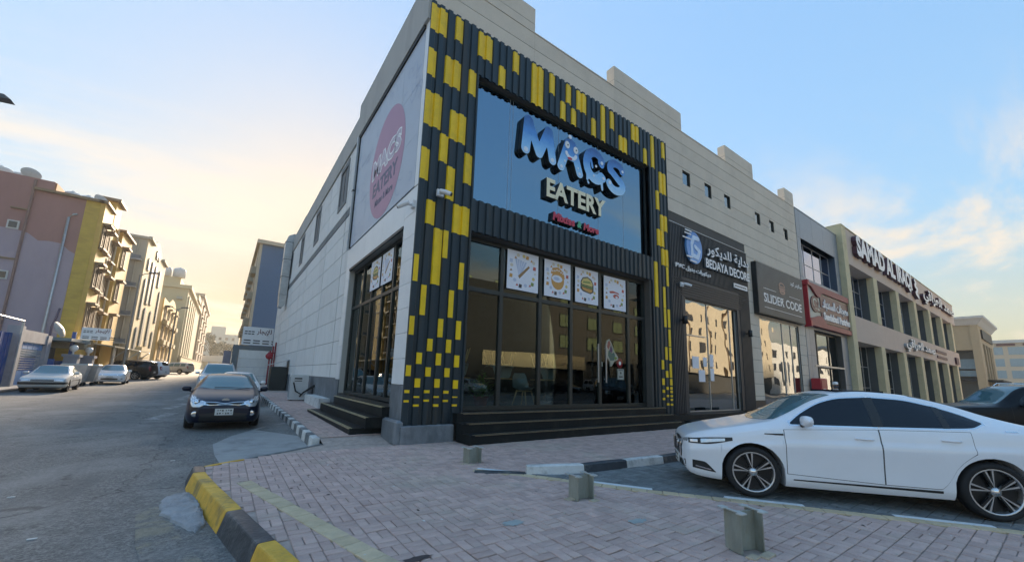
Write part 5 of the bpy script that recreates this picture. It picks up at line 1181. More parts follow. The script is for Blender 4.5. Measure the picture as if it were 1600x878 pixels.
# ---- dark blue hatchback facing the camera
hatch = dict(L=4.05, R=.30, wheels=(.80, 3.37), arch=.35, rim='ten', paint=PBLUE,
    top=[(0, .56), (.03, .68), (.12, .77), (.4, .88), (.8, .98), (.98, 1.03), (1.4, 1.24), (1.75, 1.39), (2.1, 1.45), (2.7, 1.455), (3.3, 1.42), (3.7, 1.34), (3.9, 1.12), (4.02, .95), (4.05, .7)],
    belt=[(0, .54), (.05, .64), (.3, .78), (.8, .90), (1.3, .95), (2.6, 1.0), (3.5, 1.06), (3.9, 1.0), (4.05, .68)], bot=[(0, .36), (.05, .24), (.2, .18), (1.2, .17), (3.2, .19), (3.9, .28), (4.05, .42)],
    half=[(0, .56), (.06, .68), (.2, .78), (.5, .84), (1., .86), (2.5, .86), (3.4, .85), (3.85, .77), (4.05, .62)], roofhalf=[(0, .68), (1., .70), (1.75, .57), (2.6, .565), (3.6, .55), (4.05, .55)],
    screen=(.95, 1.80, .16), rear=(3.55, 3.85, -.05), side_glass=[(1.45, 2.35, [(1.45, 1.0), (2.35, 1.03)], [(1.45, 1.06), (1.8, 1.26), (2.35, 1.345)]), (2.42, 3.3, [(2.42, 1.035), (3.3, 1.10)], [(2.42, 1.345), (2.9, 1.33), (3.3, 1.25)])],
    doors=[(1.25, 2.36, [(1.25, .35), (2.36, .30)], [(1.25, .93), (2.36, .99)], 2.2, .9), (2.38, 3.2, [(2.38, .30), (2.9, .32), (3.2, .72)], [(2.38, .99), (3.2, 1.03)], 3.08, .95)],
    front=[(-.46, .46, [(-.46, .655), (-.3, .64), (0, .655), (.3, .64), (.46, .655)], [(-.46, .735), (-.2, .725), (0, .695), (.2, .725), (.46, .735)], CHROME, 'grille_surround', .012), (-.42, .42, [(-.42, .668), (-.3, .655), (0, .668), (.3, .655), (.42, .668)], [(-.42, .722), (-.2, .712), (0, .685), (.2, .712), (.42, .722)], DPLAS, 'grille', .016),
           (.44, .76, [(.44, .655), (.55, .60), (.68, .60), (.76, .72)], [(.44, .74), (.55, .78), (.68, .86), (.76, .90)], LAMP, 'headlight', .008), (-.52, .52, [(-.52, .24), (.52, .24)], [(-.52, .42), (0, .46), (.52, .42)], DPLAS, 'lower_grille')],
    mirror=(1.42, 1.0, PBLUE), plates=[(False, .47, .40, .17)], back=[(.5, .72, [(.5, .75), (.72, .75)], [(.5, 1.0), (.72, 1.0)], TAIL, 'tail_light')])
def hatch_extra(c, root):
    for sg in (1, -1):
        mb = MB(); x = c.xf(.62, .42); mb.lathe([(.075, 0), (.07, -.02), (.05, -.025), (0, -.022)], (x+.01, sg*.62, .42), 'x', 18); mb.build('fog_lamp', CHROME, root)
        mb = MB(); mb.lathe([(.06, 0), (.05, -.02), (0, -.03)], (c.xf(.62, .72)-.012, sg*.60, .71), 'x', 16); mb.build('lamp_projector', CHROME, root)
    mb = MB(); P = [(.085*math.cos(t), .042*math.sin(t)) for t in np.linspace(0, 6.2832, 20)[:-1]]; xx = c.xf(0, .78); mb.prism(P, -.02, 0, lambda u, v, d: (xx-.012-d-.02, u, .775+v)); mb.build('badge', CHROME, root)
    mb = MB(); mb.tube([(1.0, -.55, c.ztop(1.02, .5)+.02), (1.04, 0, c.ztop(1.04, 0)+.02), (1.05, .3, c.ztop(1.05, .3)+.02)], .008, 6); mb.build('wiper', DPLAS, root)
hatch['extra'] = [hatch_extra]
kia = build_car('parked_car', hatch, 'dark blue hatchback facing the camera beside the striped kerb', (.16, 13.3+2.03, rz(15.3)), math.radians(-90.5))
# ---- boxy old saloon
boxy = dict(L=4.6, R=.30, wheels=(.88, 3.48), arch=.35, rim='cover', paint=PDULL,
    top=[(0, .60), (.03, .68), (.12, .73), (.6, .82), (1.25, .91), (1.35, .94), (1.75, 1.17), (2.05, 1.35), (2.3, 1.385), (3.0, 1.385), (3.35, 1.34), (3.75, 1.08), (3.95, .98), (4.4, .96), (4.57, .92), (4.6, .7)],
    belt=[(0, .58), (.05, .66), (.3, .74), (1.2, .85), (2, .89), (3.5, .91), (4.3, .90), (4.6, .66)], bot=[(0, .36), (.04, .30), (.2, .24), (1.3, .23), (3.3, .24), (4.4, .3), (4.6, .42)],
    half=[(0, .74), (.04, .79), (.15, .82), (.6, .85), (2.3, .855), (4.0, .845), (4.45, .82), (4.6, .76)], roofhalf=[(0, .7), (1.3, .70), (2.05, .58), (3.0, .57), (3.4, .58), (4.0, .65), (4.6, .66)],
    screen=(1.32, 2.10, .10), rear=(3.25, 3.85, -.08), side_glass=[(1.85, 2.55, [(1.85, .92), (2.55, .925)], [(1.85, 1.0), (2.1, 1.23), (2.55, 1.305)]), (2.62, 3.45, [(2.62, .925), (3.45, .94)], [(2.62, 1.305), (3.1, 1.28), (3.45, 1.08)])],
    doors=[(1.6, 2.57, [(1.6, .32), (2.57, .28)], [(1.6, .865), (2.57, .895)], 2.42, .80), (2.59, 3.35, [(2.59, .28), (3.1, .3), (3.35, .62)], [(2.59, .895), (3.35, .905)], 3.22, .81)],
    front=[(-.40, .40, [(-.4, .565), (.4, .565)], [(-.4, .66), (.4, .66)], DPLAS, 'grille', .006), (.42, .78, [(.42, .565), (.78, .565)], [(.42, .66), (.78, .65)], LAMP, 'headlight', .008), (-.79, .79, [(-.79, .40), (.79, .40)], [(-.79, .53), (.79, .53)], DPLAS, 'bumper', .03)],
    sidebits=[(1.3, 4.2, [(1.3, .55), (4.2, .55)], [(1.3, .60), (4.2, .60)], DPLAS, 'rub_strip'), (.02, .40, [(.02, .42), (.40, .42)], [(.02, .52), (.40, .52)], DPLAS, 'bumper_end', .012)],
    mirror=(1.78, .95, PDULL), plates=[(False, .45, .42, .15)], glass=TGLASS)
camry = build_car('parked_car', boxy, 'chalky white old boxy saloon parked by the blue fence', (-7.55, 30.4+2.3, rz(32)), math.radians(-86))
# ---- rounded small saloon
small = dict(hatch); small.update(L=4.35, paint=PWH2, wheels=(.85, 3.42), rim='ten',
    top=[(0, .56), (.03, .68), (.12, .77), (.4, .86), (.8, .94), (1.05, 1.0), (1.45, 1.2), (1.85, 1.38), (2.15, 1.44), (2.7, 1.45), (3.2, 1.38), (3.65, 1.18), (3.9, 1.07), (4.2, 1.04), (4.32, .95), (4.35, .7)],
    belt=[(0, .54), (.05, .64), (.3, .76), (.8, .86), (1.3, .92), (2.6, .98), (3.5, 1.02), (4.1, .99), (4.35, .68)], bot=[(0, .36), (.05, .24), (.2, .18), (1.2, .17), (3.4, .19), (4.2, .28), (4.35, .42)],
    half=[(0, .56), (.06, .68), (.2, .78), (.5, .83), (1., .85), (2.5, .85), (3.6, .84), (4.1, .77), (4.35, .62)], roofhalf=[(0, .68), (1., .70), (1.85, .57), (2.6, .56), (3.5, .56), (4.35, .6)], rear=(3.15, 3.75, -.06), screen=(1.0, 1.88, .16),
    side_glass=[(1.5, 2.4, [(1.5, .97), (2.4, 1.0)], [(1.5, 1.03), (1.85, 1.23), (2.4, 1.335)]), (2.47, 3.4, [(2.47, 1.005), (3.4, 1.06)], [(2.47, 1.335), (2.9, 1.31), (3.4, 1.13)])],
    front=[(-.36, .36, [(-.36, .66), (.36, .66)], [(-.36, .71), (0, .73), (.36, .71)], CHROME, 'grille_bar', .012), (-.44, .44, [(-.44, .34), (0, .32), (.44, .34)], [(-.44, .44), (0, .46), (.44, .44)], DPLAS, 'lower_grille', .01), (.42, .76, [(.42, .67), (.6, .62), (.76, .70)], [(.42, .72), (.6, .78), (.76, .86)], LAMP, 'headlight', .008), (.56, .70, [(.56, .36), (.7, .38)], [(.56, .44), (.7, .46)], DPLAS, 'fog_lamp')],
    mirror=(1.45, .97, PWH2), plates=[(False, .54, .36, .13)], doors=[(1.3, 2.42, [(1.3, .35), (2.42, .30)], [(1.3, .90), (2.42, .965)], 2.25, .87), (2.44, 3.3, [(2.44, .30), (2.95, .32), (3.3, .72)], [(2.44, .965), (3.3, .99)], 3.15, .92)], extra=[])
accent = build_car('parked_car', small, 'white rounded saloon behind the old boxy saloon, by the bins', (-6.85, 41.0+2.1, rz(43)), math.radians(-86))
# ---- large sport utility
suv = dict(L=4.95, R=.39, wheels=(.95, 3.85), arch=.45, rim='six', paint=PBLACK, handle=CHROME,
    top=[(0, .80), (.03, .95), (.12, 1.05), (.5, 1.13), (1.1, 1.17), (1.30, 1.2), (1.6, 1.42), (1.95, 1.70), (2.2, 1.80), (3.0, 1.84), (4.2, 1.82), (4.7, 1.76), (4.86, 1.45), (4.93, 1.15), (4.95, .85)],
    belt=[(0, .78), (.05, .92), (.3, 1.03), (1.2, 1.12), (2, 1.16), (4.4, 1.2), (4.8, 1.16), (4.95, .82)], bot=[(0, .50), (.05, .38), (.2, .30), (1.3, .29), (3.6, .30), (4.8, .4), (4.95, .55)],
    half=[(0, .74), (.06, .84), (.2, .91), (.6, .96), (2.5, .965), (4.3, .955), (4.8, .89), (4.95, .80)], roofhalf=[(0, .78), (1.3, .78), (2.1, .68), (3, .68), (4.7, .66), (4.95, .7)],
    screen=(1.25, 2.08, .12), rear=(4.70, 4.88, -.03), side_glass=[(1.85, 2.75, [(1.85, 1.19), (2.75, 1.20)], [(1.85, 1.33), (2.15, 1.60), (2.75, 1.70)]), (2.83, 3.7, [(2.83, 1.20), (3.7, 1.215)], [(2.83, 1.705), (3.7, 1.70)]), (3.8, 4.5, [(3.8, 1.22), (4.5, 1.24)], [(3.8, 1.69), (4.5, 1.64)])],
    doors=[(1.6, 2.78, [(1.6, .48), (2.78, .42)], [(1.6, 1.14), (2.78, 1.175)], 2.6, 1.03), (2.80, 3.6, [(2.80, .42), (3.3, .46), (3.6, .9)], [(2.80, 1.175), (3.6, 1.185)], 3.5, 1.04)],
    front=[(-.55, .55, [(-.55, .68), (.55, .68)], [(-.55, .98), (.55, .98)], DPLAS, 'grille', .008), (.58, .86, [(.58, .80), (.86, .80)], [(.58, .98), (.86, 1.0)], LAMP, 'headlight', .01)],
    back=[(.68, .86, [(.68, .85), (.86, .85)], [(.68, 1.3), (.86, 1.3)], TAIL, 'tail_light')], mirror=(1.88, 1.22, CHROME), plates=[(False, .58, .36, .16), (True, .75, .36, .16)])
def suv_extra(c, root):
    for sg in (1, -1):
        mb = MB(); mb.tube([(2.3, sg*.60, 1.80), (2.4, sg*.60, 1.875), (4.3, sg*.58, 1.875), (4.45, sg*.58, 1.80)], .02, 6); mb.build('roof_rail', CHROME, root)
suv['extra'] = [suv_extra]
bsuv = build_car('parked_car', suv, 'black sport utility with chrome mirrors behind the white fastback saloon', (21.0, 1.05, .1), math.radians(129))
white_grp = 'cars parked along the side street'
wsuv = clr(bsuv, 'silver white tall vehicle parked behind the two cars at the striped kerb', (-.2, 28.2, rz(28)), math.radians(-90), {PBLACK: PSILV, CGLASS: TGLASS})
for r_, lb, x, y, a, sw in ((accent, 'white car half hidden behind the dark blue hatchback', .62, 20.5, -90, None),
        (bsuv, 'white and black utility vehicle parked nose-in under the shade', -9.6, 57.5, 160, {PBLACK: PWH2}),
        (bsuv, 'black vehicle under the shade just behind the lamp post', -10.3, 54.0, 165, None),
        (accent, 'white saloon by the far white yard wall', -10.6, 74.0, -25, None),
        (accent, 'dark grey saloon nose-out past the second lamp post', -8.7, 78.5, -40, {PWH2: paint('dark_grey', (.05, .06, .06), .3, .3)}),
        (bsuv, 'pale silver utility vehicle at the far end of the parked row', -8.6, 86.0, 150, {PBLACK: PSILV, CGLASS: TGLASS}),
        (accent, 'small dark car tucked behind the bins under the shade', -10.8, 50.2, -20, {PWH2: PBLACK})):
    clr(r_, lb, (x, y, rz(y)), math.radians(a), sw, white_grp)
for k, (r_, x, y, sw) in enumerate(((accent, 22, -17, None), (bsuv, 29, -17.5, None), (accent, 36, -17, {PWH2: PBLUE}), (bsuv, 43, -17.3, {PBLACK: PWH2}), (accent, 55, -17, {PWH2: PSILV}))):
    clr(r_, ['white saloon seen only as a reflection in the restaurant glass', 'black utility vehicle seen only reflected in the restaurant glass', 'dark blue saloon seen only reflected in the restaurant doors', 'white utility vehicle seen only reflected in the restaurant doors', 'silver saloon seen only reflected in the shop glass'][k], (x, y, 0), math.radians(88), sw, 'cars across the road seen in reflection')
# ------------------------------------------------------------------ side street, left side
ROSE = mat('rose_render', (.33, .165, .15), .85, var=.1, scale=.8, stretch=(1, 1, .35), stain=(.19, .11, .11), stain_amt=.5, stain_scale=.25)
LILAC = mat('lilac_render', (.34, .275, .315), .85, var=.08, scale=.8, stretch=(1, 1, .4), stain=(.22, .17, .20), stain_amt=.5, stain_scale=.25)
YSTONE = mat('ochre_stone', (.52, .33, .06), .8, var=.16, scale=1.1, stretch=(1, 1, 2.5), stain=(.33, .20, .05), stain_amt=.5, stain_scale=.8)
TSTONE = mat('tan_stone', (.58, .345, .08), .75, var=.1, scale=1.5, stretch=(1, 1, 2)); TRIMB = mat('brown_trim', (.22, .15, .09), .7, var=.1)
DWIN = mat('dark_window', (.035, .035, .04), .12, var=.2, spec=.7); CREAMW = mat('cream_render', (.56, .45, .27), .85, var=.06, scale=.6, stain=(.42, .34, .23), stain_amt=.4, stain_scale=.3)
GBEI = mat('grey_beige_render', (.44, .39, .30), .85, var=.06, scale=.6, stain=(.33, .30, .26), stain_amt=.4, stain_scale=.3); SBLUE = mat('slate_blue_trim', (.14, .17, .19), .6, var=.1)
PINKR = mat('pinkish_render', (.46, .33, .24), .85, var=.06); TANK = mat('tank_white', (.55, .55, .54), .6, var=.08)
DISHM = mat('dish_metal', (.35, .31, .27), .6, var=.1); WALLW = mat('yard_wall_white', (.52, .52, .50), .8, var=.06, stain=(.4, .39, .36), stain_amt=.5)
def east_window(parent, x, y0, y1, z0, z1, trim, hood=True, arch=False, pane=None, dep=.12):
    """window on a wall facing the street (+X)"""
    w_ = MB(); t = .14
    if arch:
        n = 10; yc, r = (y0+y1)/2, (y1-y0)/2; P = [(y0, z0), (y1, z0)]+[(yc+r*math.cos(math.pi*k/n), z1-r+r*math.sin(math.pi*k/n)) for k in range(n+1)]
        o_ = [(yc+(p[0]-yc)*(1+t/r), p[1]+(t if p[1] > z0+.1 else -t*.5)) for p in P]
        w_.prism(o_, 0, dep, lambda u, v, d: (x+d, u, v)); f = w_.build('window', trim, parent); g_ = MB(); g_.prism(P, dep, dep+.02, lambda u, v, d: (x+d, u, v)); g_.build('pane', pane or DWIN, f)
    else:
        w_.box(x, x+dep, y0-t, y0, z0-t, z1+t); w_.box(x, x+dep, y1, y1+t, z0-t, z1+t); w_.box(x, x+dep, y0, y1, z0-t, z0); w_.box(x, x+dep, y0, y1, z1, z1+t); w_.box(x, x+dep*.8, (y0+y1)/2-.04, (y0+y1)/2+.04, z0, z1)
        if hood: w_.box(x, x+.55, y0-.25, y1+.25, z1+t, z1+t+.18); w_.box(x, x+.35, y0-.2, y1+.2, z0-t-.15, z0-t)
        f = w_.build('window', trim, parent); B('pane', pane or DWIN, f, (x+.01, x+.04, y0, y1, z0, z1))
    return f
def dish(c, r, az, label, group):
    t = thing('satellite_dish', c, label, 'satellite dish', group); mb = MB()
    mb.lathe([(0, 0), (r*.4, .03*r), (r*.75, .13*r), (r, .25*r)], (0, 0, 0), 'y', 20); M_ = Matrix.Translation((c[0], c[1], c[2]+r*1.1)) @ Matrix.Rotation(az, 4, 'Z') @ Matrix.Rotation(math.radians(-25), 4, 'X')
    mb.v = [tuple(M_ @ Vector(v)) for v in mb.v]; mb.build('reflector', DISHM, t); mb = MB(); mb.tube([c, (c[0], c[1], c[2]+r*1.1)], .05, 6); mb.build('mast', DISHM, t)
    p = M_ @ Vector((0, r*.9, 0)); mb = MB(); mb.tube([M_ @ Vector((0, .2*r, -r*.9)), p], .025, 5); mb.build('feed_arm', DISHM, t)
def tank(c, r, h, label, group):
    t = thing('water_tank', c, label, 'water tank', group); mb = MB(); mb.lathe([(0, 0), (r, 0), (r, h*.75), (r*.92, h*.87), (r*.6, h*.97), (r*.25, h), (0, h)], c, 'z', 18); mb.build('shell', TANK, t); mb = MB(); mb.lathe([(r*.25, h), (r*.25, h+.12), (0, h+.12)], c, 'z', 12); mb.build('lid', TANK, t)
# 1 purple and yellow apartment block
pb = thing('apartment_block', (-14, 52, .4), 'lilac and rose apartment block with yellow stone corner strip', 'building')
B('wall', ROSE, pb, (-45, -14.35, 48, 62, .2, 16.75), (-14.35, -11.4, 48, 60.8, .2, 15.75)); B('yellow_strip', YSTONE, pb, (-11.4, -10.5, 47.97, 52, .2, 15.75))
P = [(-45, .3), (-11.42, .3), (-11.42, 10.9), (-11.8, 11.1), (-12.3, 11.6), (-13.0, 11.65), (-13.6, 11.55), (-14.2, 12.05), (-14.8, 12.2), (-16, 12.25), (-18, 12.3), (-45, 12.3)]
mb = MB(); mb.prism(P, 0, .03, FRONT(0, 48, 0)); mb.build('lilac_coat', LILAC, pb)
B('cornice', TRIMB, pb, (-14.4, -10.3, 47.75, 48.1, 15.75, 15.95), (-10.6, -10.0, 47.75, 51.2, 15.75, 15.95), (-10.6, -9.9, 55.6, 61.0, 15.4, 15.6)); B('stair_head', ROSE, pb, (-14.35, -13.4, 48.02, 54, 15.75, 16.75)); B('stair_side', mat('orange_render', (.42, .19, .09), .85, var=.06), pb, (-13.4, -13.3, 48.1, 54, 15.75, 16.7))
B('bay', TSTONE, pb, (-10.5, -10.2, 48.0, 51.2, .2, 15.75), (-10.5, -10.2, 55.9, 60.8, .2, 15.4)); B('recess_wall', TSTONE, pb, (-11.4, -10.55, 51.2, 55.9, .2, 15.6), (-11.2, -10.3, 52.0, 54.2, 15.0, 17.3)); B('tower_cap', TRIMB, pb, (-11.4, -10.0, 51.7, 54.5, 17.3, 17.55)); B('pilaster', mat('cream_trim', (.58, .5, .36), .7, var=.05), pb, *[(-10.52, -10.4, y, y+.2, .2, 15.5) for y in (51.35, 52.9, 55.3)])
for z in (12.0, 8.45, 4.9):
    for y0, y1 in ((48.5, 49.5), (56.9, 58.0)): east_window(pb, -10.2, y0, y1, z, z+1.75, TRIMB)
    for y0, y1 in ((50.1, 50.9), (51.8, 52.6), (53.6, 54.9)): east_window(pb, -10.53, y0, y1, z-.1, z+1.5, TRIMB, hood=y0 > 53) if y0 > 51 else east_window(pb, -10.2, y0, y1, z-.1, z+1.5, TRIMB)
    for y0 in (51.9, 53.0): B('brown_panel', TRIMB, pb, (-10.54, -10.5, y0, y0+.8, z-1.6, z-.5))
mb = MB(); mb.tube([(-12.2, 47.9, 3.2), (-12.2, 47.9, 13.9), (-11.95, 47.9, 14.25), (-11.75, 47.9, 14.3)], .09, 8); mb.build('vent_pipe', GALV, pb)
mb = MB(); mb.tube([(-14.45, 47.92, 3.2), (-14.45, 47.92, 16.6)], .09, 8); mb.build('drain_pipe', mat('pipe_brown', (.2, .12, .11), .7), pb); mb = MB(); mb.tube([(-11.75, 47.93, 3.5), (-11.8, 47.93, 4.6), (-11.65, 47.93, 5.4), (-11.55, 47.93, 6.2)], .07, 8); mb.build('cable', mat('cable_purple', (.07, .06, .12), .6), pb)
for x, z in ((-15.3, 12.3), (-15.25, 8.2)):
    f = B('window', WALLW, pb, (x-.1, x+.55, 47.9, 48.0, z-.1, z+.6)); B('pane', DWIN, f, (x, x+.45, 47.88, 47.9, z, z+.5))
B('ledge', TRIMB, pb, (-15.9, -14.5, 47.85, 48, 9.75, 9.85), (-15.4, -14.4, 47.85, 48, 13.9, 14.0))
dish((-14.9, 48.4, 16.6), .6, .5, 'large brown satellite dish on the rose parapet', 'dishes on the apartment roof'); dish((-10.9, 50.5, 15.95), .7, .9, 'satellite dish above the yellow corner strip', 'dishes on the apartment roof')
for k, (x, y) in enumerate(((-16.9, 49.3), (-15.8, 50.0), (-12.6, 49.2), (-11.7, 49.5))): tank((x, y, 15.9 if x > -14 else 16.7), (.5 if x > -14 else .75), (.6 if x > -14 else .75), ['white roof tank at the left edge of the rose parapet', 'white roof tank just left of the big brown dish', 'white roof tank over the rose wall', 'white roof tank next to the yellow strip'][k], 'water tanks on the apartment roof')
# 2 grey-beige block with arched windows
g2 = thing('arched_window_block', (-15, 73, .5), 'grey beige apartment block with tall arched slate windows', 'building')
B('wall', GBEI, g2, (-24, -9.62, 65, 82.5, .3, 17.3)); mb = MB(); mb.prism([(65, .3), (82.5, .3), (82.5, 17.4), (78, 17.6), (75.5, 18.6), (73.5, 19.0), (71.5, 18.6), (69, 17.6), (65, 17.4)], 0, .12, lambda u, v, d: (-9.62+d, u, v)); mb.build('facade', CREAMW, g2)
B('cornice', GBEI, g2, (-24.3, -9.3, 64.8, 65.2, 17.3, 17.6), (-9.6, -9.2, 65.2, 69, 17.45, 17.75), (-9.6, -9.2, 78, 82.7, 17.45, 17.75))
for y0, y1, z0, z1 in ((67.0, 68.1, 13.9, 15.3), (70.0, 71.3, 9.9, 15.5), (73.0, 74.3, 10.2, 15.5), (77.0, 78.0, 13.3, 15.6), (66.9, 67.9, 7.6, 12.6), (80.0, 81.0, 8.3, 13.0), (70.2, 71.5, 4.4, 9.3), (75.0, 76.3, 4.6, 9.4), (66.8, 67.8, 3.6, 6.4), (79.6, 80.6, 4.0, 6.8)): east_window(g2, -9.5, y0, y1, z0, z1, SBLUE, arch=True, pane=mat('arch_pane', (.085, .105, .115), .6, var=.1, spec=.15))
for y, z in ((72.5, 16.8), (74.3, 16.9)): east_window(g2, -9.5, y-.35, y+.35, z-.3, z+.7, TRIMB, arch=True)
B('balcony', CREAMW, g2, (-9.5, -8.9, 69.5, 77, 2.9, 4.2))
for z in (14.6, 11.2, 7.7, 4.4): B('window_unit', SBLUE, g2, (-10.7, -9.9, 64.4, 65.0, z, z+.45)); B('unit_shelf', WALLW, g2, (-10.8, -9.8, 64.35, 65.0, z-.12, z-.02))
mb = MB(); mb.tube([(-10.35, 64.9, 1), (-10.35, 64.9, 17)], .08, 6); mb.build('drain_pipe', GBEI, g2)
# 3 ornate low block
g3 = thing('ornate_block', (-14, 98, .8), 'low cream villa block with rows of hooded carved windows', 'building')
B('wall', CREAMW, g3, (-20, -9.6, 87, 112, .5, 12.9)); mb = MB(); mb.prism([(87, .5), (112, .5), (112, 13.6), (106, 13.4), (102, 14.4), (98, 14.4), (94, 13.2), (87, 13.2)], 0, .15, lambda u, v, d: (-9.6+d, u, v)); mb.build('gable', TSTONE, g3)
for r in range(3):
    for c in range(4):
        if r == 0 and c > 2: continue
        y0 = 89.5+5.4*c; z0 = 3.2+3.4*r; east_window(g3, -9.45, y0, y0+1.7, z0, z0+1.9, mat('carved_trim', (.44, .35, .24), .8, var=.1)); B('balcony_front', CREAMW, g3, (-9.45, -8.8, y0-.6, y0+2.3, z0-1.1, z0-.35))
# 4 cream block with pilasters and roof tanks
g4 = thing('pilaster_block', (-15, 140, 1), 'tall cream block with vertical pilasters and white roof tanks', 'building')
B('wall', CREAMW, g4, (-22, -8.75, 116, 166, .8, 19.6)); B('pilaster', mat('pale_pilaster', (.60, .50, .33), .8, var=.05), g4, *[(-8.75, -8.45, y, y+2.2, .8, 18.2) for y in (118, 124, 130, 136, 142)]); B('cornice', CREAMW, g4, (-22.4, -8.2, 115.6, 166.2, 19.6, 20.4), (-9.6, -7.9, 138, 150, 20.4, 21.8)); B('penthouse', CREAMW, g4, (-16, -10.5, 117, 127, 20.4, 22.2))
for c in range(4):
    for r in range(4): east_window(g4, -8.75, 121.4+6*c, 122.8+6*c, 4+3.7*r, 6+3.7*r, TRIMB, hood=False)
for z in (17, 12, 8): B('window_unit', GBEI, g4, (-10.6, -9.6, 115.4, 116, z, z+.6))
tank((-13.5, 117.5, 22.2), 1.15, 2.2, 'left of two white domed tanks on the cream block', 'tanks on the cream block'); tank((-11.0, 117.5, 22.2), 1.15, 2.2, 'right of two white domed tanks on the cream block', 'tanks on the cream block')
# 5 far pinkish block
g5 = thing('pinkish_block', (-14, 200, 1.2), 'far pinkish apartment block with dark balcony frames', 'building')
B('wall', PINKR, g5, (-20, -8.6, 168, 228, 1, 25.6)); B('cornice', PINKR, g5, (-20.4, -8.1, 167.6, 228.4, 25.6, 26.6)); B('frame_strip', TRIMB, g5, (-8.6, -8.3, 168, 169.2, 1, 20))
for c in range(3):
    for r in range(5): east_window(g5, -8.6, 176+17*c, 181+17*c, 4+4.2*r, 6.6+4.2*r, TRIMB)
# 6 end of the street
sh = thing('low_shed', (0, 240, 1.3), 'pale low roof shed closing the end of the street', 'shed')
B('wall', CREAMW, sh, (-20, 25, 232, 250, 1.2, 5.0)); mb = MB(); mb.prism([(-21, 5.0), (26, 5.0), (26, 5.3), (2.5, 8.2), (-21, 6.9)], 0, 18, lambda u, v, d: (u, 231.5+d, v)); mb.build('roof', mat('shed_roof', (.58, .56, .48), .6, var=.08, stretch=(3, 1, 1)), sh)
hz = thing('far_tower', (-2, 330, 1.3), 'hazy far apartment tower past the end of the street', 'building'); B('wall', mat('hazy_cream', (.46, .46, .40), .9, var=.03), hz, (-14, 6, 330, 345, 1, 25), (-10, -2, 331, 344, 25, 30))
for c in range(5):
    for r in range(5): B('window', DWIN, hz, (-12.5+3.6*c, -11+3.6*c, 329.9, 330, 5+4*r, 6.8+4*r))
def leaf_tree(name, c, h, r, label, group, n=900, col=(.06, .075, .03), seed=1, trunk=True, cat='tree', leaf=.3):
    t = thing(name, c, label, cat, group); rr = random.Random(seed); mb = MB()
    if trunk:
        top = (c[0], c[1], c[2]+h*.55); mb.tube([c, (c[0]+.1, c[1], c[2]+h*.3), top], [h*.03, h*.024, h*.015], 7)
        for k in range(6): a = rr.uniform(0, 6.28); mb.tube([(c[0], c[1], c[2]+h*(.3+.04*k)), (c[0]+r*.6*math.cos(a), c[1]+r*.6*math.sin(a), c[2]+h*(.55+.05*k))], [h*.012, h*.005], 5)
        mb.build('trunk', mat('bark', (.09, .065, .045), .9, var=.2), t)
    cl = [(rr.gauss(0, .42)*r, rr.gauss(0, .42)*r, h*(.42+.5*rr.random()), rr.uniform(.22, .42)*r) for _ in range(14)]; mb = MB()
    for _ in range(n):
        k = rr.choice(cl); v = Vector((rr.gauss(0, 1), rr.gauss(0, 1), rr.gauss(0, .8))).normalized()*k[3]*rr.random()**.4
        p = Vector((c[0]+k[0], c[1]+k[1], c[2]+k[2]))+v; u = Vector((rr.gauss(0, 1), rr.gauss(0, 1), rr.gauss(0, 1))).normalized(); s = u.cross(Vector((rr.gauss(0, 1), rr.gauss(0, 1), 1))).normalized(); L = leaf*rr.uniform(.6, 1.3)
        mb.add([p-u*L, p+s*L*.45, p+u*L, p-s*L*.45], [(0, 1, 2, 3)])
    mb.build('crown', mat('leaf_%d' % int(col[1]*1000), col, .6, var=.35, scale=3), t); return t
for k, (x, y, h, r) in enumerate(((-6.5, 262, 19, 6), (-1.5, 268, 15, 5), (6, 262, 13, 5))): leaf_tree('street_tree', (x, y, rz(y)), h, r, ['tallest hazy tree past the end of the street', 'middle hazy tree past the end of the street', 'lowest hazy tree past the street end, by the rent board'][k], 'trees past the end of the street', 1400, seed=k, leaf=.7)
# ---- left boundary: kerb, blue fence, gate posts, canopies
mb = MB(); mb.grid([[(-12, y, rz(y)+.12), (-8.75, y, rz(y)+.12)] for y in (12, 25, 40, 60, 100)], sm=False); lf = tag(mb.build('left_footway', PATCH), kind='structure'); B('edge', KGRY, lf, (-8.8, -8.65, 12, 60, -.1, .3))
BLUEP = mat('blue_steel', (.012, .085, .30), .5, metal=.2, var=.15, stretch=(1, 1, .3), stain=(.03, .12, .26), stain_amt=.5); BLUEL = mat('light_blue_steel', (.05, .22, .48), .5, var=.12); GREYP = mat('grey_blue_render', (.25, .27, .31), .85, var=.12, stain=(.18, .19, .22), stain_amt=.5)
fe = thing('blue_fence', (-9.9, 36, .3), 'blue steel fence and gate between grey posts on the left', 'fence')
[B('post', GREYP, fe, q) for q in ((-10.1, -9.6, 34.4, 35.1, .2, 3.75), (-10.05, -9.65, 39.2, 39.9, .2, 3.5), (-10.0, -9.7, 25, 25.6, .2, 3.7))]; B('top_beam', GREYP, fe, (-10.05, -9.7, 35.1, 39.2, 2.9, 3.6))
for k in range(9): B('blue_panel', BLUEP, fe, (-9.9, -9.84, 25.65+.97*k, 26.58+.97*k, .35, 3.3)); B('panel_rib', BLUEP, fe, (-9.84, -9.8, 26.05+.97*k, 26.15+.97*k, .35, 3.3))
for k in range(5): B('grille_panel', BLUEL, fe, (-9.86, -9.82, 35.15+.81*k, 35.9+.81*k, .35, 1.2)); B('grille_panel', BLUEL, fe, (-9.86, -9.82, 35.15+.81*k, 35.9+.81*k, 2.5, 2.85)); B('grille', GREYP, fe, *[(-9.86, -9.83, 35.15+.81*k, 35.9+.81*k, 1.25+.14*j, 1.33+.14*j) for j in range(9)])
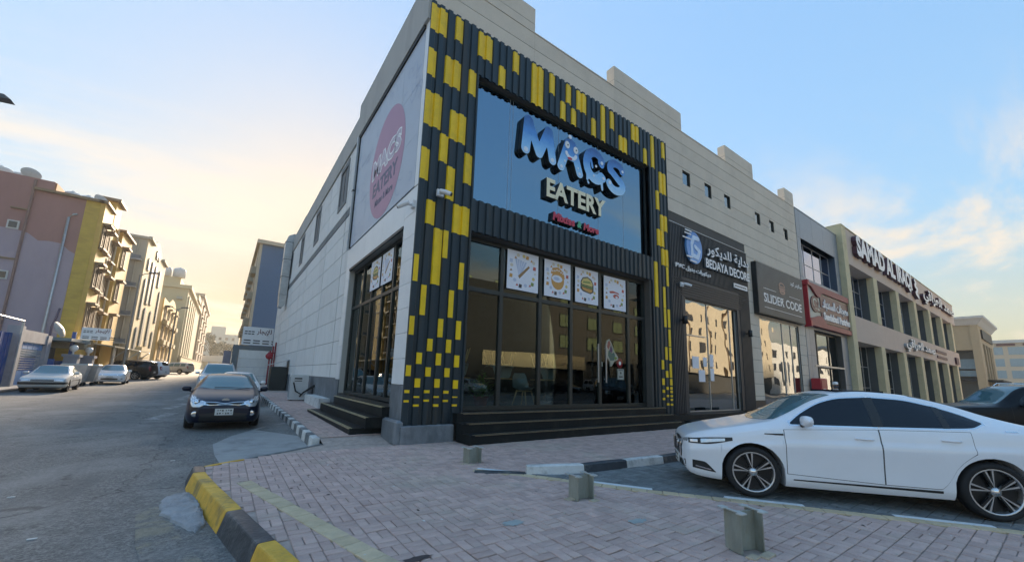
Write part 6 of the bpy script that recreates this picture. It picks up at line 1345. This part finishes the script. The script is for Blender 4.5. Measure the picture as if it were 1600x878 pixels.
mb = MB(); mb.tube([(-9.5, 34.2, .3), (-9.5, 34.2, 4.0)], .05, 6); mb.tube([(-9.5, 34.2, 4.0), (-9.5, 28, 4.0)], .05, 6); mb.build('rail', GALV, fe)
dish((-9.9, 42.5, 3.55), .6, 1.4, 'white dish lying above the blue fence', None)
yd = thing('entrance_shelter', (-9.8, 45, .3), 'dark entrance shelter with arched canopies behind the white saloon', 'shelter')
B('rear_wall', mat('dark_render', (.05, .055, .065), .8, var=.1), yd, (-11.6, -11.3, 40, 50, .2, 3.4)); B('side_wall', WALLW, yd, (-11.2, -9.9, 40.6, 40.9, 2.1, 3.1)); B('flat_canopy', mat('teal_canopy', (.10, .16, .18), .6, var=.1), yd, (-11.6, -9.0, 41, 46, 3.3, 3.5)); [B('blue_beam', BLUEP, yd, q) for q in ((-9.6, -9.4, 43.6, 43.8, .2, 4.1), (-11, -9.5, 40.4, 40.6, .2, 2.0), (-11, -9.5, 42.4, 42.6, .2, 1.9))]
CANV = mat('canvas', (.36, .33, .25), .8, var=.1)
for y, r in ((44.6, .9), (47.2, 1.1)):
    mb = MB(); mb.grid([[(-9.2+.2*q, y+r*math.cos(math.pi*k/12), 2.9+r*.75*math.sin(math.pi*k/12)) for q in (-9, 0)] for k in range(13)]); mb.build('arched_canopy', CANV, yd)
for k, (x, y) in enumerate(((-9.05, 42.2), (-9.0, 46.0))):
    t = thing('gate_lamp_post', (x, y, .4), ['stone gate post with white globe lamp nearer the blue fence', 'stone gate post with white globe lamp under the rent board'][k], 'lamp post', 'globe lamp posts'); B('pillar', GREYP, t, (x-.35, x+.35, y-.35, y+.35, .2, 2.2), (x-.45, x+.45, y-.45, y+.45, 2.2, 2.4)); mb = MB(); mb.lathe([(.06, 2.4), (.06, 2.6), (.12, 2.62)]+[(.24*math.sin(a), 2.84-.24*math.cos(a)) for a in np.linspace(.5, math.pi, 8)], (x, y, 0), 'z', 14); mb.build('globe', mat('globe_white', (.75, .75, .72), .3, var=.02), t)
for k, (x, y, lb) in enumerate(((-7.85, 38.0, 'grey waste container behind the old boxy saloon'), (-7.6, 39.4, 'second grey waste container, partly behind the first'))):
    t = thing('waste_container', (x, y, .3), lb, 'bin', 'waste containers'); mb = MB(); mb.add([(x-.45, y-.4, .55), (x+.45, y-.4, .55), (x+.45, y+.4, .55), (x-.45, y+.4, .55), (x-.6, y-.5, 1.6), (x+.6, y-.5, 1.6), (x+.6, y+.5, 1.6), (x-.6, y+.5, 1.6)], [(0, 3, 2, 1), (0, 1, 5, 4), (1, 2, 6, 5), (2, 3, 7, 6), (3, 0, 4, 7)]); mb.build('tub', GALV, t); mb = MB(); mb.cbox(x-.63, x+.63, y-.53, y+.53, 1.6, 1.72, .05); mb.build('lid', mat('bin_lid', (.45, .44, .40), .6), t)
    for a in (-.4, .4):
        for b in (-.35, .35): mb = MB(); mb.lathe([(0, -.03), (.12, -.03), (.12, .03), (0, .03)], (x+a, y+b, .42), 'y', 12); mb.build('castor', RUBBER, t)
def rent_board(fn, W, H, label, loc):
    t = thing('rent_sign', loc, label, 'sign'); mb = MB(); mb.prism([(0, 0), (W, 0), (W, H), (0, H)], -.04, 0, fn); mb.build('board', WHITE, t)
    o_ = lambda du, dv: (lambda a, b, d=0.: fn(a+du, b+dv, d)); lettering(arabic('للإيجار'), o_(W*.45, H*.55), W*.48, H*.36, .006, [mat('sign_maroon_ink', (.12, .02, .03), .5)], t, bold=.02, name='arabic_letter')
    mb = MB()
    for r in range(4):
        for c in range(3 if r > 1 else 4): 
            u = W*(.06+.30*c) if r < 2 else W*(.06+.11*c); v = H*(.08+.14*r) if r < 2 else H*(.58+.13*(r-2)); q = W*(.22 if r < 2 else .09); mb.prism([(u, v), (u+q, v), (u+q, v+H*.06), (u, v+H*.06)], .001, .003, fn)
    tag(mb.build('small_print', DPLAS, t), kind='stuff'); return t
rent_board(FRONT(-9.85, 46.95, 3.72), 1.75, 1.0, 'white to-let board on the left, below the yellow block', (-9, 47, .4))
sc = thing('shade_canopy', (-9.5, 60, .4), 'long beige car shade canopy on posts over parked cars', 'canopy')
mb = MB(); mb.add([(-12.6, 50.5, 3.9), (-8.3, 50.5, 3.35), (-7.6, 66, 3.35), (-12.6, 66, 3.9), (-12.6, 50.5, 4.0), (-8.3, 50.5, 3.45), (-7.6, 66, 3.45), (-12.6, 66, 4.0)], [(0, 3, 2, 1), (4, 5, 6, 7), (0, 1, 5, 4), (1, 2, 6, 5), (2, 3, 7, 6), (3, 0, 4, 7)]); mb.build('roof', CANV, sc)
for y in (52, 58.5, 65): B('post', GALV, sc, (-8.6, -8.45, y, y+.15, .3, 3.4)); mb = MB(); mb.tube([(-8.5, y, 2.4), (-7.6, y, 3.3)], .05, 6); mb.build('brace', GALV, sc)
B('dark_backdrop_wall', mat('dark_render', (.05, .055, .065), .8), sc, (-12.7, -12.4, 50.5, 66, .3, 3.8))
yw = thing('yard_wall', (-11.3, 85, .6), 'plain white yard wall behind the far parked cars', 'wall'); B('wall', WALLW, yw, (-11.6, -11.3, 66, 116, .4, 4.0)); B('coping', WALLW, yw, (-11.68, -11.22, 66, 116, 4.0, 4.12))
yw2 = thing('far_yard_wall', (-9, 142, 1), 'cream wall along the far end of the left side', 'wall'); B('wall', CREAMW, yw2, (-8.4, -8.1, 116, 232, .8, 4.2)); B('coping', CREAMW, yw2, (-8.5, -8.0, 116, 232, 4.2, 4.35))
def street_lamp(x, y, h, arm, label, two=False):
    z = rz(y); t = thing('street_lamp', (x, y, z), label, 'street lamp', 'street lamps'); mb = MB(); mb.tube([(x, y, z), (x, y, z+1.2), (x, y, z+h)], [.13, .11, .07], 8); mb.build('pole', mat('pole_grey', (.22, .23, .23), .5, metal=.4, var=.1), t)
    for sg in ((1, -1) if two else (1,)):
        mb = MB(); mb.tube([(x, y, z+h-.1), (x+sg*.3, y, z+h+.15), (x+sg*arm, y, z+h+.3)], .045, 6); a_ = mb.build('arm', mat('pole_grey', (.22, .23, .23), .5), t); mb = MB(); xx = x+sg*arm; mb.add([(xx-.1*sg, y-.12, z+h+.24), (xx+.75*sg, y-.16, z+h+.34), (xx+.75*sg, y+.16, z+h+.34), (xx-.1*sg, y+.12, z+h+.24), (xx-.1*sg, y-.1, z+h+.38), (xx+.6*sg, y-.12, z+h+.46), (xx+.6*sg, y+.12, z+h+.46), (xx-.1*sg, y+.1, z+h+.38)], [(0, 3, 2, 1), (4, 5, 6, 7), (0, 1, 5, 4), (1, 2, 6, 5), (2, 3, 7, 6), (3, 0, 4, 7)]); mb.build('lamp_head', mat('lamp_head_dark', (.06, .07, .08), .5), t)
street_lamp(-7.75, 52, 10.1, .7, 'tall grey street lamp rising over the shade canopy'); street_lamp(-6.0, 68, 8.7, .5, 'second grey street lamp farther up the street', True); street_lamp(-7.85, 16.7, 8.55, 1.3, 'street lamp whose head pokes in at the left edge of the sky')
# ---- right side beyond the shop
BLUER = mat('blue_render', (.105, .165, .255), .85, var=.06, scale=.6, stain=(.09, .14, .215), stain_amt=.5, stain_scale=.3)
bb = thing('blue_block', (6, 70, .5), 'blue rendered apartment block behind the shop side wall', 'building')
B('wall', BLUER, bb, (2.25, 14, 62, 100, .4, 18.6)); B('street_face', GBEI, bb, (1.95, 2.25, 62.0, 100, .4, 18.6)); B('cornice', GBEI, bb, (1.6, 14.3, 61.6, 100.3, 18.6, 19.1))
for z in (14.8, 11.2, 7.6):
    for y in (64, 70, 76, 82, 88): B('balcony', GBEI, bb, (1.4, 1.95, y, y+3, z, z+1.0)); B('window', DWIN, bb, (1.9, 1.949, y+.5, y+2.5, z+1.0, z+2.4))
pw = thing('perimeter_wall', (2, 46, .4), 'pale panelled yard wall with grey frame under the rent board', 'wall')
B('frame', DSTRIP, pw, (.45, .95, 45.9, 46.3, .3, 3.6), (.45, 4.5, 45.9, 46.3, 3.6, 4.0))
for k in range(4): B('wall_panel', TILE, pw, (.97, 4.5, 45.95, 46.25, .3+.82*k, 1.1+.82*k))
B('side_wall', mat('mauve_wall', (.28, .25, .28), .85, var=.08), pw, (-.2, .4, 46.3, 60, .3, 3.4))
rent_board(FRONT(1.05, 45.8, 4.05), 2.55, 1.75, 'white to-let board above the wall on the right of the street', (2.3, 45.8, .4))
# ---- across the road (seen in the shop glass)
OPB = mat('brown_stone_facade', (.15, .135, .11), .8, var=.1, scale=.5); OPG = mat('golden_render', (.46, .40, .30), .8, var=.06, scale=.4); GRW = mat('green_window', (.30, .36, .20), .2, var=.1)
ob = thing('opposite_block', (40, -24, .1), 'brown apartment block across the road reflected in the restaurant glass', 'building'); ob2 = thing('golden_block', (82, -24, .1), 'golden apartment block reflected in the decor shop glass', 'building')
B('wall', OPB, ob, (37, 62, -32, -24, 4.6, 15.5)); B('dark_wing', mat('dark_brown_facade', (.035, .033, .030), .8, var=.15), ob, (14, 37, -32, -23.8, 0, 14.0)); B('ground_floor', DARKIN, ob, (14, 62, -31, -25.5, 0, 4.6)); B('pier', OPB, ob, *[(14+6*k, 14.8+6*k, -25.5, -24, 0, 4.6) for k in range(9)]); B('shop_fascia', CREAMW, ob, (26, 44, -23.9, -23.6, 3.4, 4.9)); B('fascia_trim', CREAMW, ob, (26, 44, -23.95, -23.55, 4.9, 5.1), (26, 44, -23.95, -23.55, 3.2, 3.4))
for c in range(8):
    for r in range(3):
        x = 16+5.8*c; f = B('window', FRAME, ob, (x-.1, x+2.3, -24, -23.9, 6.2+3.1*r, 8.2+3.1*r)); B('pane', GRW, f, (x, x+1.05, -23.9, -23.88, 6.3+3.1*r, 8.1+3.1*r), (x+1.15, x+2.2, -23.9, -23.88, 6.3+3.1*r, 8.1+3.1*r))
B('wall', OPG, ob2, (63, 110, -34, -24, 3.6, 17.5)); B('ground_floor', DARKIN, ob2, (63, 110, -33, -25, 0, 3.6))
for c in range(12):
    for r in range(4): x = 65+3.7*c; f = B('window', FRAME, ob2, (x, x+.9, -24, -23.95, 5+3*r, 6.6+3*r)); B('pane', DWIN, f, (x+.06, x+.84, -23.95, -23.93, 5.06+3*r, 6.54+3*r))
B('drain_pipe', TRIMB, ob2, *[(64.5+7.4*k, 64.7+7.4*k, -23.98, -23.8, 3.6, 17.4) for k in range(6)])
ob3 = thing('white_villa_block', (130, -26, .1), 'white villa block reflected in the burger shop glass', 'building'); B('wall', WALLW, ob3, (112, 170, -36, -26, 0, 13))
for c in range(8):
    for r in range(3): x = 115+6.6*c; f = B('window', GALV, ob3, (x, x+2, -26, -25.9, 2+3.6*r, 4+3.6*r)); B('pane', DWIN, f, (x+.1, x+1.9, -25.9, -25.88, 2.1+3.6*r, 3.9+3.6*r))

HZ = bpy.data.materials.new('air'); HZ.use_nodes = True; HZ.node_tree.nodes.clear(); _o = HZ.node_tree.nodes.new('ShaderNodeOutputMaterial'); _v = HZ.node_tree.nodes.new('ShaderNodeVolumePrincipled'); _v.inputs['Color'].default_value = (.95, .93, .86, 1); _v.inputs['Density'].default_value = .0006; _v.inputs['Anisotropy'].default_value = .3; HZ.node_tree.links.new(_v.outputs[0], _o.inputs['Volume'])
hb_ = MB(); hb_.box(-120, 260, -60, 420, -1.2, 36); tag(hb_.build('haze', HZ), kind='stuff')
# ------------------------------------------------------------------ small things
for k, (x, y, a) in enumerate(STUBS):
    t = thing('steel_stub', (x, y, .1), ['cut steel beam stub nearest the camera in the pavement', 'middle cut steel beam stub, in front of the striped kerb', 'farthest cut steel beam stub, before the restaurant steps'][k], 'beam stub', 'cut beam stubs', rz=0)
    h = (.35, .29, .26)[k]; M_ = Matrix.Translation((x, y, .1)) @ Matrix.Rotation(a, 4, 'Z')
    def sb(name, *bx):
        mb = MB()
        for q in bx: mb.cbox(*q, .002)
        mb.v = [tuple(M_ @ Vector(v)) for v in mb.v]; return mb.build(name, STEEL, t)
    sb('web', (-.122, .122, -.006, .006, -.01, h)); f1 = sb('flange', (-.135, -.122, -.10, .10, -.01, h+.004)); f2 = sb('flange', (.122, .135, -.10, .10, -.01, h+.004))
    pl_ = mat('plate_bright', (.50, .52, .50), .5, metal=.4, var=.2, scale=10)
    for f, xx in ((f1, -.128), (f2, .128)):
        mb = MB(); P = [(-.15, -.035), (-.10, -.06), (-.09, -.025), (.06, -.028), (.065, -.065), (.135, -.05), (.14, .02), (.075, .025), (.07, .0), (-.04, .008), (-.045, .04), (-.14, .035)]
        mb.prism(P, h+.005, h+.016, lambda u, v, d: tuple(M_ @ Vector((xx+v, u, d)))); mb.build('torn_plate', pl_, f)
    # loosened rubble round the foot
    rr = random.Random(k+5)
    for q in range(4):
        aa = rr.uniform(0, 6.28); cx_, cy_ = x+.19*math.cos(aa), y+.19*math.sin(aa); mb = MB(); mb.cbox(cx_-.06, cx_+.065, cy_-.04, cy_+.04, .09, .106+rr.uniform(0, .008), .006); o = mb.build('broken_paver', mat('sandy_paver', (.46, .37, .27), .85, var=.25, scale=9, bump=.5), pavement)
# litter and stains on the pavers
for k, (x, y, r0, r1, m) in enumerate(((1.55, 3.45, .16, .05, mat('dark_stain', (.07, .05, .05), .6, var=.3)), (2.75, 3.72, .15, .10, mat('pale_spill', (.30, .34, .33), .8, var=.3)), (4.0, 3.05, .16, .07, mat('pale_spill', (.30, .34, .33), .8)))):
    rr = random.Random(k); mb = MB(); P = [(x+r0*math.cos(a)*rr.uniform(.6, 1.1)*.9, y+r1*math.sin(a)*rr.uniform(.6, 1.1)) for a in np.linspace(0, 6.28, 22)[:-1]]; mb.add([(p, q, .1052) for p, q in P], [tuple(range(len(P)))]); mb.build('stain', m, pavement)
rr = random.Random(9)
lm = [mat('litter', (.6, .6, .58), .8), mat('leaf_litter', (.06, .045, .035), .8, var=.2), mat('pebble', (.42, .38, .32), .8, var=.2)]
mb_l = [MB(), MB(), MB()]
for k in range(90):
    x = rr.uniform(.9, 7); y = rr.uniform(.8, 8)
    if inpoly(x, y, PARKP) or not inpoly(x, y, PAVP): continue
    s_ = rr.uniform(.006, .016); a = rr.uniform(0, 3); i = rr.choice((0, 1, 1, 2, 2)); u, v = math.cos(a)*s_*1.7, math.sin(a)*s_*1.7
    mb_l[i].add([(x-u+v*.4, y-v-u*.4, .104), (x+u+v*.4, y+v-u*.4, .104), (x+u-v*.4, y+v+u*.4, .104), (x-u-v*.4, y-v+u*.4, .104), (x, y, .104+s_*.7)], [(0, 1, 4), (1, 2, 4), (2, 3, 4), (3, 0, 4)])
for i, n_ in enumerate(('paper_litter', 'leaf_litter', 'grit')): tag(mb_l[i].build(n_, lm[i], pavement), kind='stuff')
# ---- wall cameras, pipes, duct, air unit
def cctv(fn, loc, label):
    t = thing('security_camera', loc, label, 'camera', 'security cameras'); mb = MB(); mb.prism([(-.09, -.09), (.09, -.09), (.09, .09), (-.09, .09)], 0, .07, fn); mb.build('base', WHITE, t)
    mb = MB(); mb.tube([fn(0, 0, .05), fn(.02, -.03, .16)], .03, 8); mb.build('arm', WHITE, t); mb = MB(); mb.tube([fn(-.05, 0, .16), fn(.05, -.04, .26), fn(.16, -.10, .36)], [.06, .062, .055], 10); h_ = mb.build('housing', WHITE, t); mb = MB(); mb.tube([fn(.155, -.098, .355), fn(.175, -.107, .372)], .045, 10); mb.build('lens', DPLAS, h_)
cctv(FRONT(4.0, 9.03, 6.32), (4.0, 9.0, 6.3), 'white security camera on the corrugated pier'); cctv(lambda a, b, d=0.: WEST(3.45, 9.3, 5.95)(-a, b, d), (3.4, 9.3, 5.9), 'white security camera on the side corner below the banner'); cctv(FRONT(15.0, 9.0, 5.7), (15, 9, 5.7), 'white security camera over the decor shop door')
for k, (x, z) in enumerate(((14.95, 4.2), (20.6, 4.15))): t = thing('wall_lamp', (x, 9, z), ['small black wall lamp left of the decor shop door', 'small black wall lamp right of the decor shop door'][k], 'lamp', 'decor shop wall lamps'); mb = MB(); mb.lathe([(0, -.16), (.09, -.16), (.09, .16), (0, .16)], (x, 8.85, z), 'z', 14); mb.build('shade', BLACK, t); B('bracket', BLACK, t, (x-.03, x+.03, 8.9, 9.02, z-.03, z+.03))
dp = thing('drain_pipe', (3.4, 16.0, .2), 'pale square downpipe beside the printed banner', 'pipe'); B('pipe', mat('pale_pipe', (.50, .54, .56), .5, metal=.2, var=.06), dp, (3.34, 3.44, 16.0, 16.13, 6.45, 8.9), (3.34, 3.44, 16.0, 16.13, 8.93, 11.3)); B('collar', FRAME, dp, (3.33, 3.445, 15.99, 16.14, 8.88, 8.95))
ac = thing('air_unit', (2.9, 21.8, .3), 'white metal service cabinet with black cable on the side footway', 'cabinet')
z = rz(21.5)+.18; mb = MB(); mb.cbox(2.62, 3.38, 21.45, 21.95, z+.04, z+1.22, .02); mb.build('case', mat('cabinet_white', (.55, .57, .57), .5, var=.06), ac); B('vent', DPLAS, ac, (2.78, 3.1, 21.435, 21.45, z+1.0, z+1.06), (2.78, 3.1, 21.435, 21.45, z+.9, z+.93)); B('side_grille', mat('grille_grey', (.35, .37, .38), .5), ac, *[(2.605, 2.62, 21.5+.07*k, 21.54+.07*k, z+.15, z+1.1) for k in range(6)]); B('feet', BLACK, ac, (2.66, 2.76, 21.5, 21.9, z, z+.04), (3.24, 3.34, 21.5, 21.9, z, z+.04))
mb = MB(); mb.tube([(2.75, 21.42, z+.85), (2.85, 21.35, z+.45), (3.1, 21.3, z+.30), (3.3, 21.2, z+.5), (3.56, 20.9, z+.75)], .03, 7); mb.tube([(3.05, 21.38, z+.2), (3.2, 21.3, z+.4), (3.56, 20.8, z+.7)], .035, 7); mb.tube([(3.5, 20.9, z+.0), (3.5, 20.9, z+.7)], .025, 6); mb.build('cable', RUBBER, ac)
kb = thing('concrete_pad', (3.2, 19.5, .3), 'pale painted pad at the wall foot behind the cabinet', 'pad'); B('block', KWHT, kb, (3.15, 3.56, 17.2, 20.6, rz(18)+.16, rz(18)+.55))
db = thing('dark_cabinet', (2.95, 31.6, .4), 'dark metal cabinet with sloping open lid against the side wall', 'cabinet'); z = rz(31)+.18; B('case', mat('dark_cabinet', (.025, .03, .028), .5, var=.2), db, (2.55, 3.5, 31.0, 32.3, z, z+1.55)); mb = MB(); mb.add([(2.3, 30.9, z+1.6), (3.56, 30.9, z+2.0), (3.56, 32.4, z+2.0), (2.3, 32.4, z+1.6), (2.3, 30.9, z+1.64), (3.56, 30.9, z+2.04), (3.56, 32.4, z+2.04), (2.3, 32.4, z+1.64)], [(0, 3, 2, 1), (4, 5, 6, 7), (0, 1, 5, 4), (1, 2, 6, 5), (2, 3, 7, 6), (3, 0, 4, 7)]); mb.build('lid', GALV, db)
du = thing('roof_duct', (3.2, 38, 7), 'galvanised air duct running down the side wall from the roof', 'duct')
for k, (z0, z1) in enumerate(((7.9, 9.4), (9.43, 10.9), (10.93, 12.4))): B('duct_section', GALV, du, (2.95, 3.5, 37.2, 38.2, z0, z1)); B('flange', FRAME, du, (2.92, 3.52, 37.17, 38.23, z1, z1+.03))
mb = MB(); mb.prism([(2.95, 12.43), (3.5, 12.43), (4.2, 12.85), (4.2, 13.25), (3.5, 13.2), (3.1, 12.95)], 0, 1.0, lambda u, v, d: (u, 37.2+d, v)); mb.build('elbow', GALV, du); mb = MB(); mb.prism([(2.95, 7.87), (3.5, 7.87), (3.45, 7.1), (3.25, 6.8), (3.0, 6.9)], 0, 1.0, lambda u, v, d: (u, 37.2+d, v)); mb.build('outlet', GALV, du)
fp = thing('fire_riser', (3.3, 40.5, .4), 'red fire service pipes at the far end of the side wall', 'pipe'); mb = MB()
for x in (3.1, 3.3, 3.46): mb.tube([(x, 40.5, .4), (x, 40.5, 3.4+(x-3.1)*2)], .065, 8)
mb.tube([(2.95, 40.5, 3.2), (3.5, 40.5, 3.2)], .06, 8); mb.build('pipes', mat('dull_red', (.26, .02, .03), .5, var=.15), fp); mb = MB(); mb.lathe([(.0, -.08), (.28, -.06), (.28, .06), (0, .08)], (3.05, 40.3, 2.9), 'y', 14); mb.build('valve', RED, fp)
rb = thing('red_cabinet', (28.6, 8.7, .1), 'red metal cabinet standing by the pastry shop', 'cabinet'); mb = MB(); mb.cbox(28.2, 29.3, 8.5, 8.95, .1, 2.2, .03); mb.build('case', RED, rb); B('door', mat('red_door', (.36, .02, .03), .4, var=.1), rb, (28.3, 29.22, 8.47, 8.499, .2, 2.1)); B('print', LW, rb, (28.5, 28.9, 8.46, 8.468, 1.3, 1.6))
# ---- inside the restaurant
WOOD = mat('light_wood', (.50, .36, .20), .5, var=.15, stretch=(1, 1, .2)); SHELL = mat('blue_shell', (.24, .36, .42), .45, var=.05)
def chair(label, loc, ang, flip=False, s=1., group='chairs in the restaurant'):
    t = thing('chair', (0, 0, 0), label, 'chair', group); mb = MB(); P = []
    prof = [(-.22, .46), (-.12, .435), (.02, .43), (.14, .45), (.20, .52), (.235, .64), (.26, .76), (.27, .84)]
    for i, (u, zz) in enumerate(prof):
        w_ = (.19, .22, .235, .24, .235, .22, .20, .15)[i]; P.append([(u-(.05*(abs(q)**2) if i > 3 else 0), q*w_, zz+(.055*q*q if i <= 4 else 0)) for q in np.linspace(-1, 1, 9)])
    mb.grid(P); P2 = [[(a+(.012 if True else 0), b, c-.012) for a, b, c in r] for r in P]; mb.grid(P2); mb.build('shell', SHELL, t)
    for a in (-.15, .13):
        for b in (-1, 1): mb = MB(); mb.tube([(a, b*.12, .42), (a*1.6, b*.22, 0)], [.022, .014], 8); mb.build('leg', WOOD, t)
    mb = MB(); mb.tube([(-.15, -.13, .40), (.13, -.13, .40), (.13, .13, .40), (-.15, .13, .40), (-.15, -.13, .40)], .014, 6); mb.build('frame', WOOD, t)
    t.location = loc; t.rotation_euler = (math.pi if flip else 0, 0, ang); t.scale = (s, s, s); return t
chair('blue shell chair with pale wooden legs behind the restaurant glass', (7.78, 10.15, .765), math.radians(200), s=1.25)
for k, (x, y) in enumerate(((6.3, 12.2), (8.5, 12.6), (10.5, 12.3), (12.2, 12.8))):
    t = thing('dining_table', (x, y, .76), ['table with upturned chair at the left inside the restaurant', 'second table from the left inside the restaurant', 'third table from the left inside the restaurant', 'rightmost table inside the restaurant'][k], 'table', 'tables in the restaurant'); mb = MB(); mb.lathe([(0, 1.6), (.6, 1.6), (.62, 1.64), (0, 1.66)], (x, y, 0), 'z', 24); mb.build('top', WOOD, t); mb = MB(); mb.lathe([(.3, .76), (.3, .79), (.05, .8), (.04, 1.6)], (x, y, 0), 'z', 14); mb.build('pedestal', BLACK, t)
    for q in (-1, 1): chair(['upturned chair on the left inner table', 'upturned chair on the second inner table', 'upturned chair on the third inner table', 'upturned chair on the right inner table'][k]+(', left one' if q < 0 else ', right one'), (x+.3*q, y, 1.66+.84*1.15), q*1.2, True, 1.15)
POT = mat('terracotta', (.30, .055, .03), .7, var=.12)
for k, (x, y, s_) in enumerate(((6.15, 10.05, 1.), (5.15, 9.95, .9))):
    t = thing('potted_plant', (x, y, .765), ['bushy green plant in a red pot inside the glass front', 'green plant at the left end of the glass front'][k], 'plant', 'plants inside the glass front'); mb = MB(); mb.lathe([(0, 0), (.15*s_, 0), (.21*s_, .30*s_), (.235*s_, .30*s_), (.235*s_, .36*s_), (.2*s_, .36*s_), (.19*s_, .32*s_), (0, .32*s_)], (x, y, .765), 'z', 18); mb.build('pot', POT, t); mb = MB(); rr = random.Random(k)
    for q in range(420):
        a = rr.uniform(0, 6.28); r = rr.random()**.6*.42*s_; zz = .36+rr.random()**1.2*.75*s_*(1-.5*r/.42); p = Vector((x+r*math.cos(a), y+r*math.sin(a), .765+zz)); u = Vector((math.cos(a), math.sin(a), rr.uniform(-.3, 1.2))).normalized(); s2 = u.cross(Vector((0, 0, 1))).normalized(); L = .075*rr.uniform(.6, 1.4); mb.add([p-u*L, p+s2*L*.4, p+u*L, p-s2*L*.4], [(0, 1, 2, 3)])
    mb.build('foliage', mat('plant_green', (.09, .26, .04), .5, var=.4, scale=5), t)
    mb = MB()
    for q in range(6): a = q*1.05; mb.tube([(x, y, .765+.3), (x+.2*math.cos(a), y+.2*math.sin(a), .765+.8)], .008, 5)
    mb.build('stem', mat('plant_stem', (.06, .09, .03), .7), t)
# ---- person in white beyond the saloon roof
def person(x, y, z0, ang, label):
    t = thing('person', (0, 0, 0), label, 'person'); ROBE = mat('white_robe', (.72, .73, .74), .8, var=.05); SKIN = mat('skin', (.32, .19, .12), .6, var=.05)
    J = {'pel': (0, 0, .92, .15, .12), 'waist': (0, 0, 1.08, .15, .115), 'chest': (0, 0, 1.30, .175, .125), 'neckb': (0, 0, 1.46, .075, .07), 'neck': (0, -.01, 1.52, .055, .058), 'headb': (0, -.01, 1.58, .075, .085), 'head': (0, -.015, 1.66, .08, .098), 'crown': (0, -.005, 1.735, .055, .07)}
    E_ = [('pel', 'waist'), ('waist', 'chest'), ('chest', 'neckb'), ('neckb', 'neck'), ('neck', 'headb'), ('headb', 'head'), ('head', 'crown')]
    for s_, n_ in ((1, 'l'), (-1, 'r')):
        J.update({'hip'+n_: (s_*.09, 0, .88, .1, .1), 'knee'+n_: (s_*.1, -.02, .48, .06, .06), 'ank'+n_: (s_*.1, .02, .09, .04, .045), 'toe'+n_: (s_*.12, -.15, .03, .035, .025), 'sho'+n_: (s_*.19, 0, 1.41, .065, .065), 'elb'+n_: (s_*.25, .02, 1.12, .045, .045), 'wri'+n_: (s_*.24, -.12, .90, .03, .028), 'hand'+n_: (s_*.235, -.16, .83, .036, .022)})
        E_ += [('pel', 'hip'+n_), ('hip'+n_, 'knee'+n_), ('knee'+n_, 'ank'+n_), ('ank'+n_, 'toe'+n_), ('chest', 'sho'+n_), ('sho'+n_, 'elb'+n_), ('elb'+n_, 'wri'+n_), ('wri'+n_, 'hand'+n_)]
        for q in range(5):
            k_ = 'f%d%s' % (q, n_); o_ = (q-1.5)*.02 if q < 4 else -.045*1; J[k_+'a'] = (s_*.235, -.165+o_, .79 if q < 4 else .83, .009, .009); J[k_+'b'] = (s_*.228, -.17+o_*1.1-(.01 if q == 4 else 0), (.745, .735, .738, .75, .80)[q], .008, .008); E_ += [('hand'+n_, k_+'a'), (k_+'a', k_+'b')]
    ks = list(J); me = bpy.data.meshes.new('body'); me.from_pydata([J[k][:3] for k in ks], [(ks.index(a), ks.index(b)) for a, b in E_], []); ob_ = bpy.data.objects.new('body', me); COL.objects.link(ob_)
    md = ob_.modifiers.new('s', 'SKIN'); 
    for i, k in enumerate(ks): me.skin_vertices[0].data[i].radius = J[k][3:]
    me.skin_vertices[0].data[0].use_root = True; ob_.modifiers.new('d', 'SUBSURF').levels = 2; ob_.modifiers['d'].render_levels = 2; bpy.context.view_layer.update()
    m2 = bpy.data.meshes.new_from_object(ob_.evaluated_get(bpy.context.evaluated_depsgraph_get())); bpy.data.objects.remove(ob_); m2.materials.clear(); m2.materials.append(SKIN)
    for p in m2.polygons: p.use_smooth = True
    body = bpy.data.objects.new('body', m2); COL.objects.link(body); body.parent = t
    def loft(name, rings, m, par_=t):
        mb = MB(); mb.grid([[(cx+rx*math.cos(a), cy+ry*math.sin(a), zz) for a in np.linspace(0, 2*math.pi, 25)] for cx, cy, zz, rx, ry in rings]); o_ = mb.build(name, m, None, fix=True); o_.parent = par_; return o_
    loft('robe', [(0, 0, .12, .25, .2), (0, 0, .5, .23, .18), (0, 0, .9, .205, .16), (0, 0, 1.1, .20, .15), (0, 0, 1.3, .225, .155), (0, 0, 1.42, .20, .13), (0, 0, 1.49, .10, .095), (0, 0, 1.52, .072, .078)], ROBE)
    for s_ in (1, -1): mb = MB(); mb.tube([(s_*.16, 0, 1.42), (s_*.20, 0, 1.38), (s_*.255, .02, 1.12), (s_*.245, -.10, .93)], [.085, .085, .068, .062], 12); o_ = mb.build('sleeve', ROBE, None); o_.parent = t
    loft('cap', [(0, 0, 1.70, .094, .112), (0, 0, 1.745, .092, .108), (0, 0, 1.785, .08, .095), (0, 0, 1.80, .03, .04), (0, 0, 1.802, .002, .002)], LW); loft('face_mask', [(0, -.04, 1.57, .07, .085), (0, -.045, 1.61, .08, .09), (0, -.045, 1.645, .08, .085)], mat('mask_dark', (.05, .06, .08), .8))
    for s_ in (1, -1): o_ = blob((s_*.032, -.108, 1.675), (.014, .012, .009), DPLAS, None, 'eye'); o_.parent = t; o_ = blob((s_*.088, .0, 1.655), (.012, .018, .03), SKIN, None, 'ear'); o_.parent = t
    o_ = blob((0, -.122, 1.65), (.014, .02, .022), SKIN, None, 'nose'); o_.parent = t
    t.location = (x, y, z0); t.rotation_euler = (0, 0, ang); return t
person(19.3, 5.35, .1, math.radians(-60), 'person in white robe and white cap behind the fastback saloon')
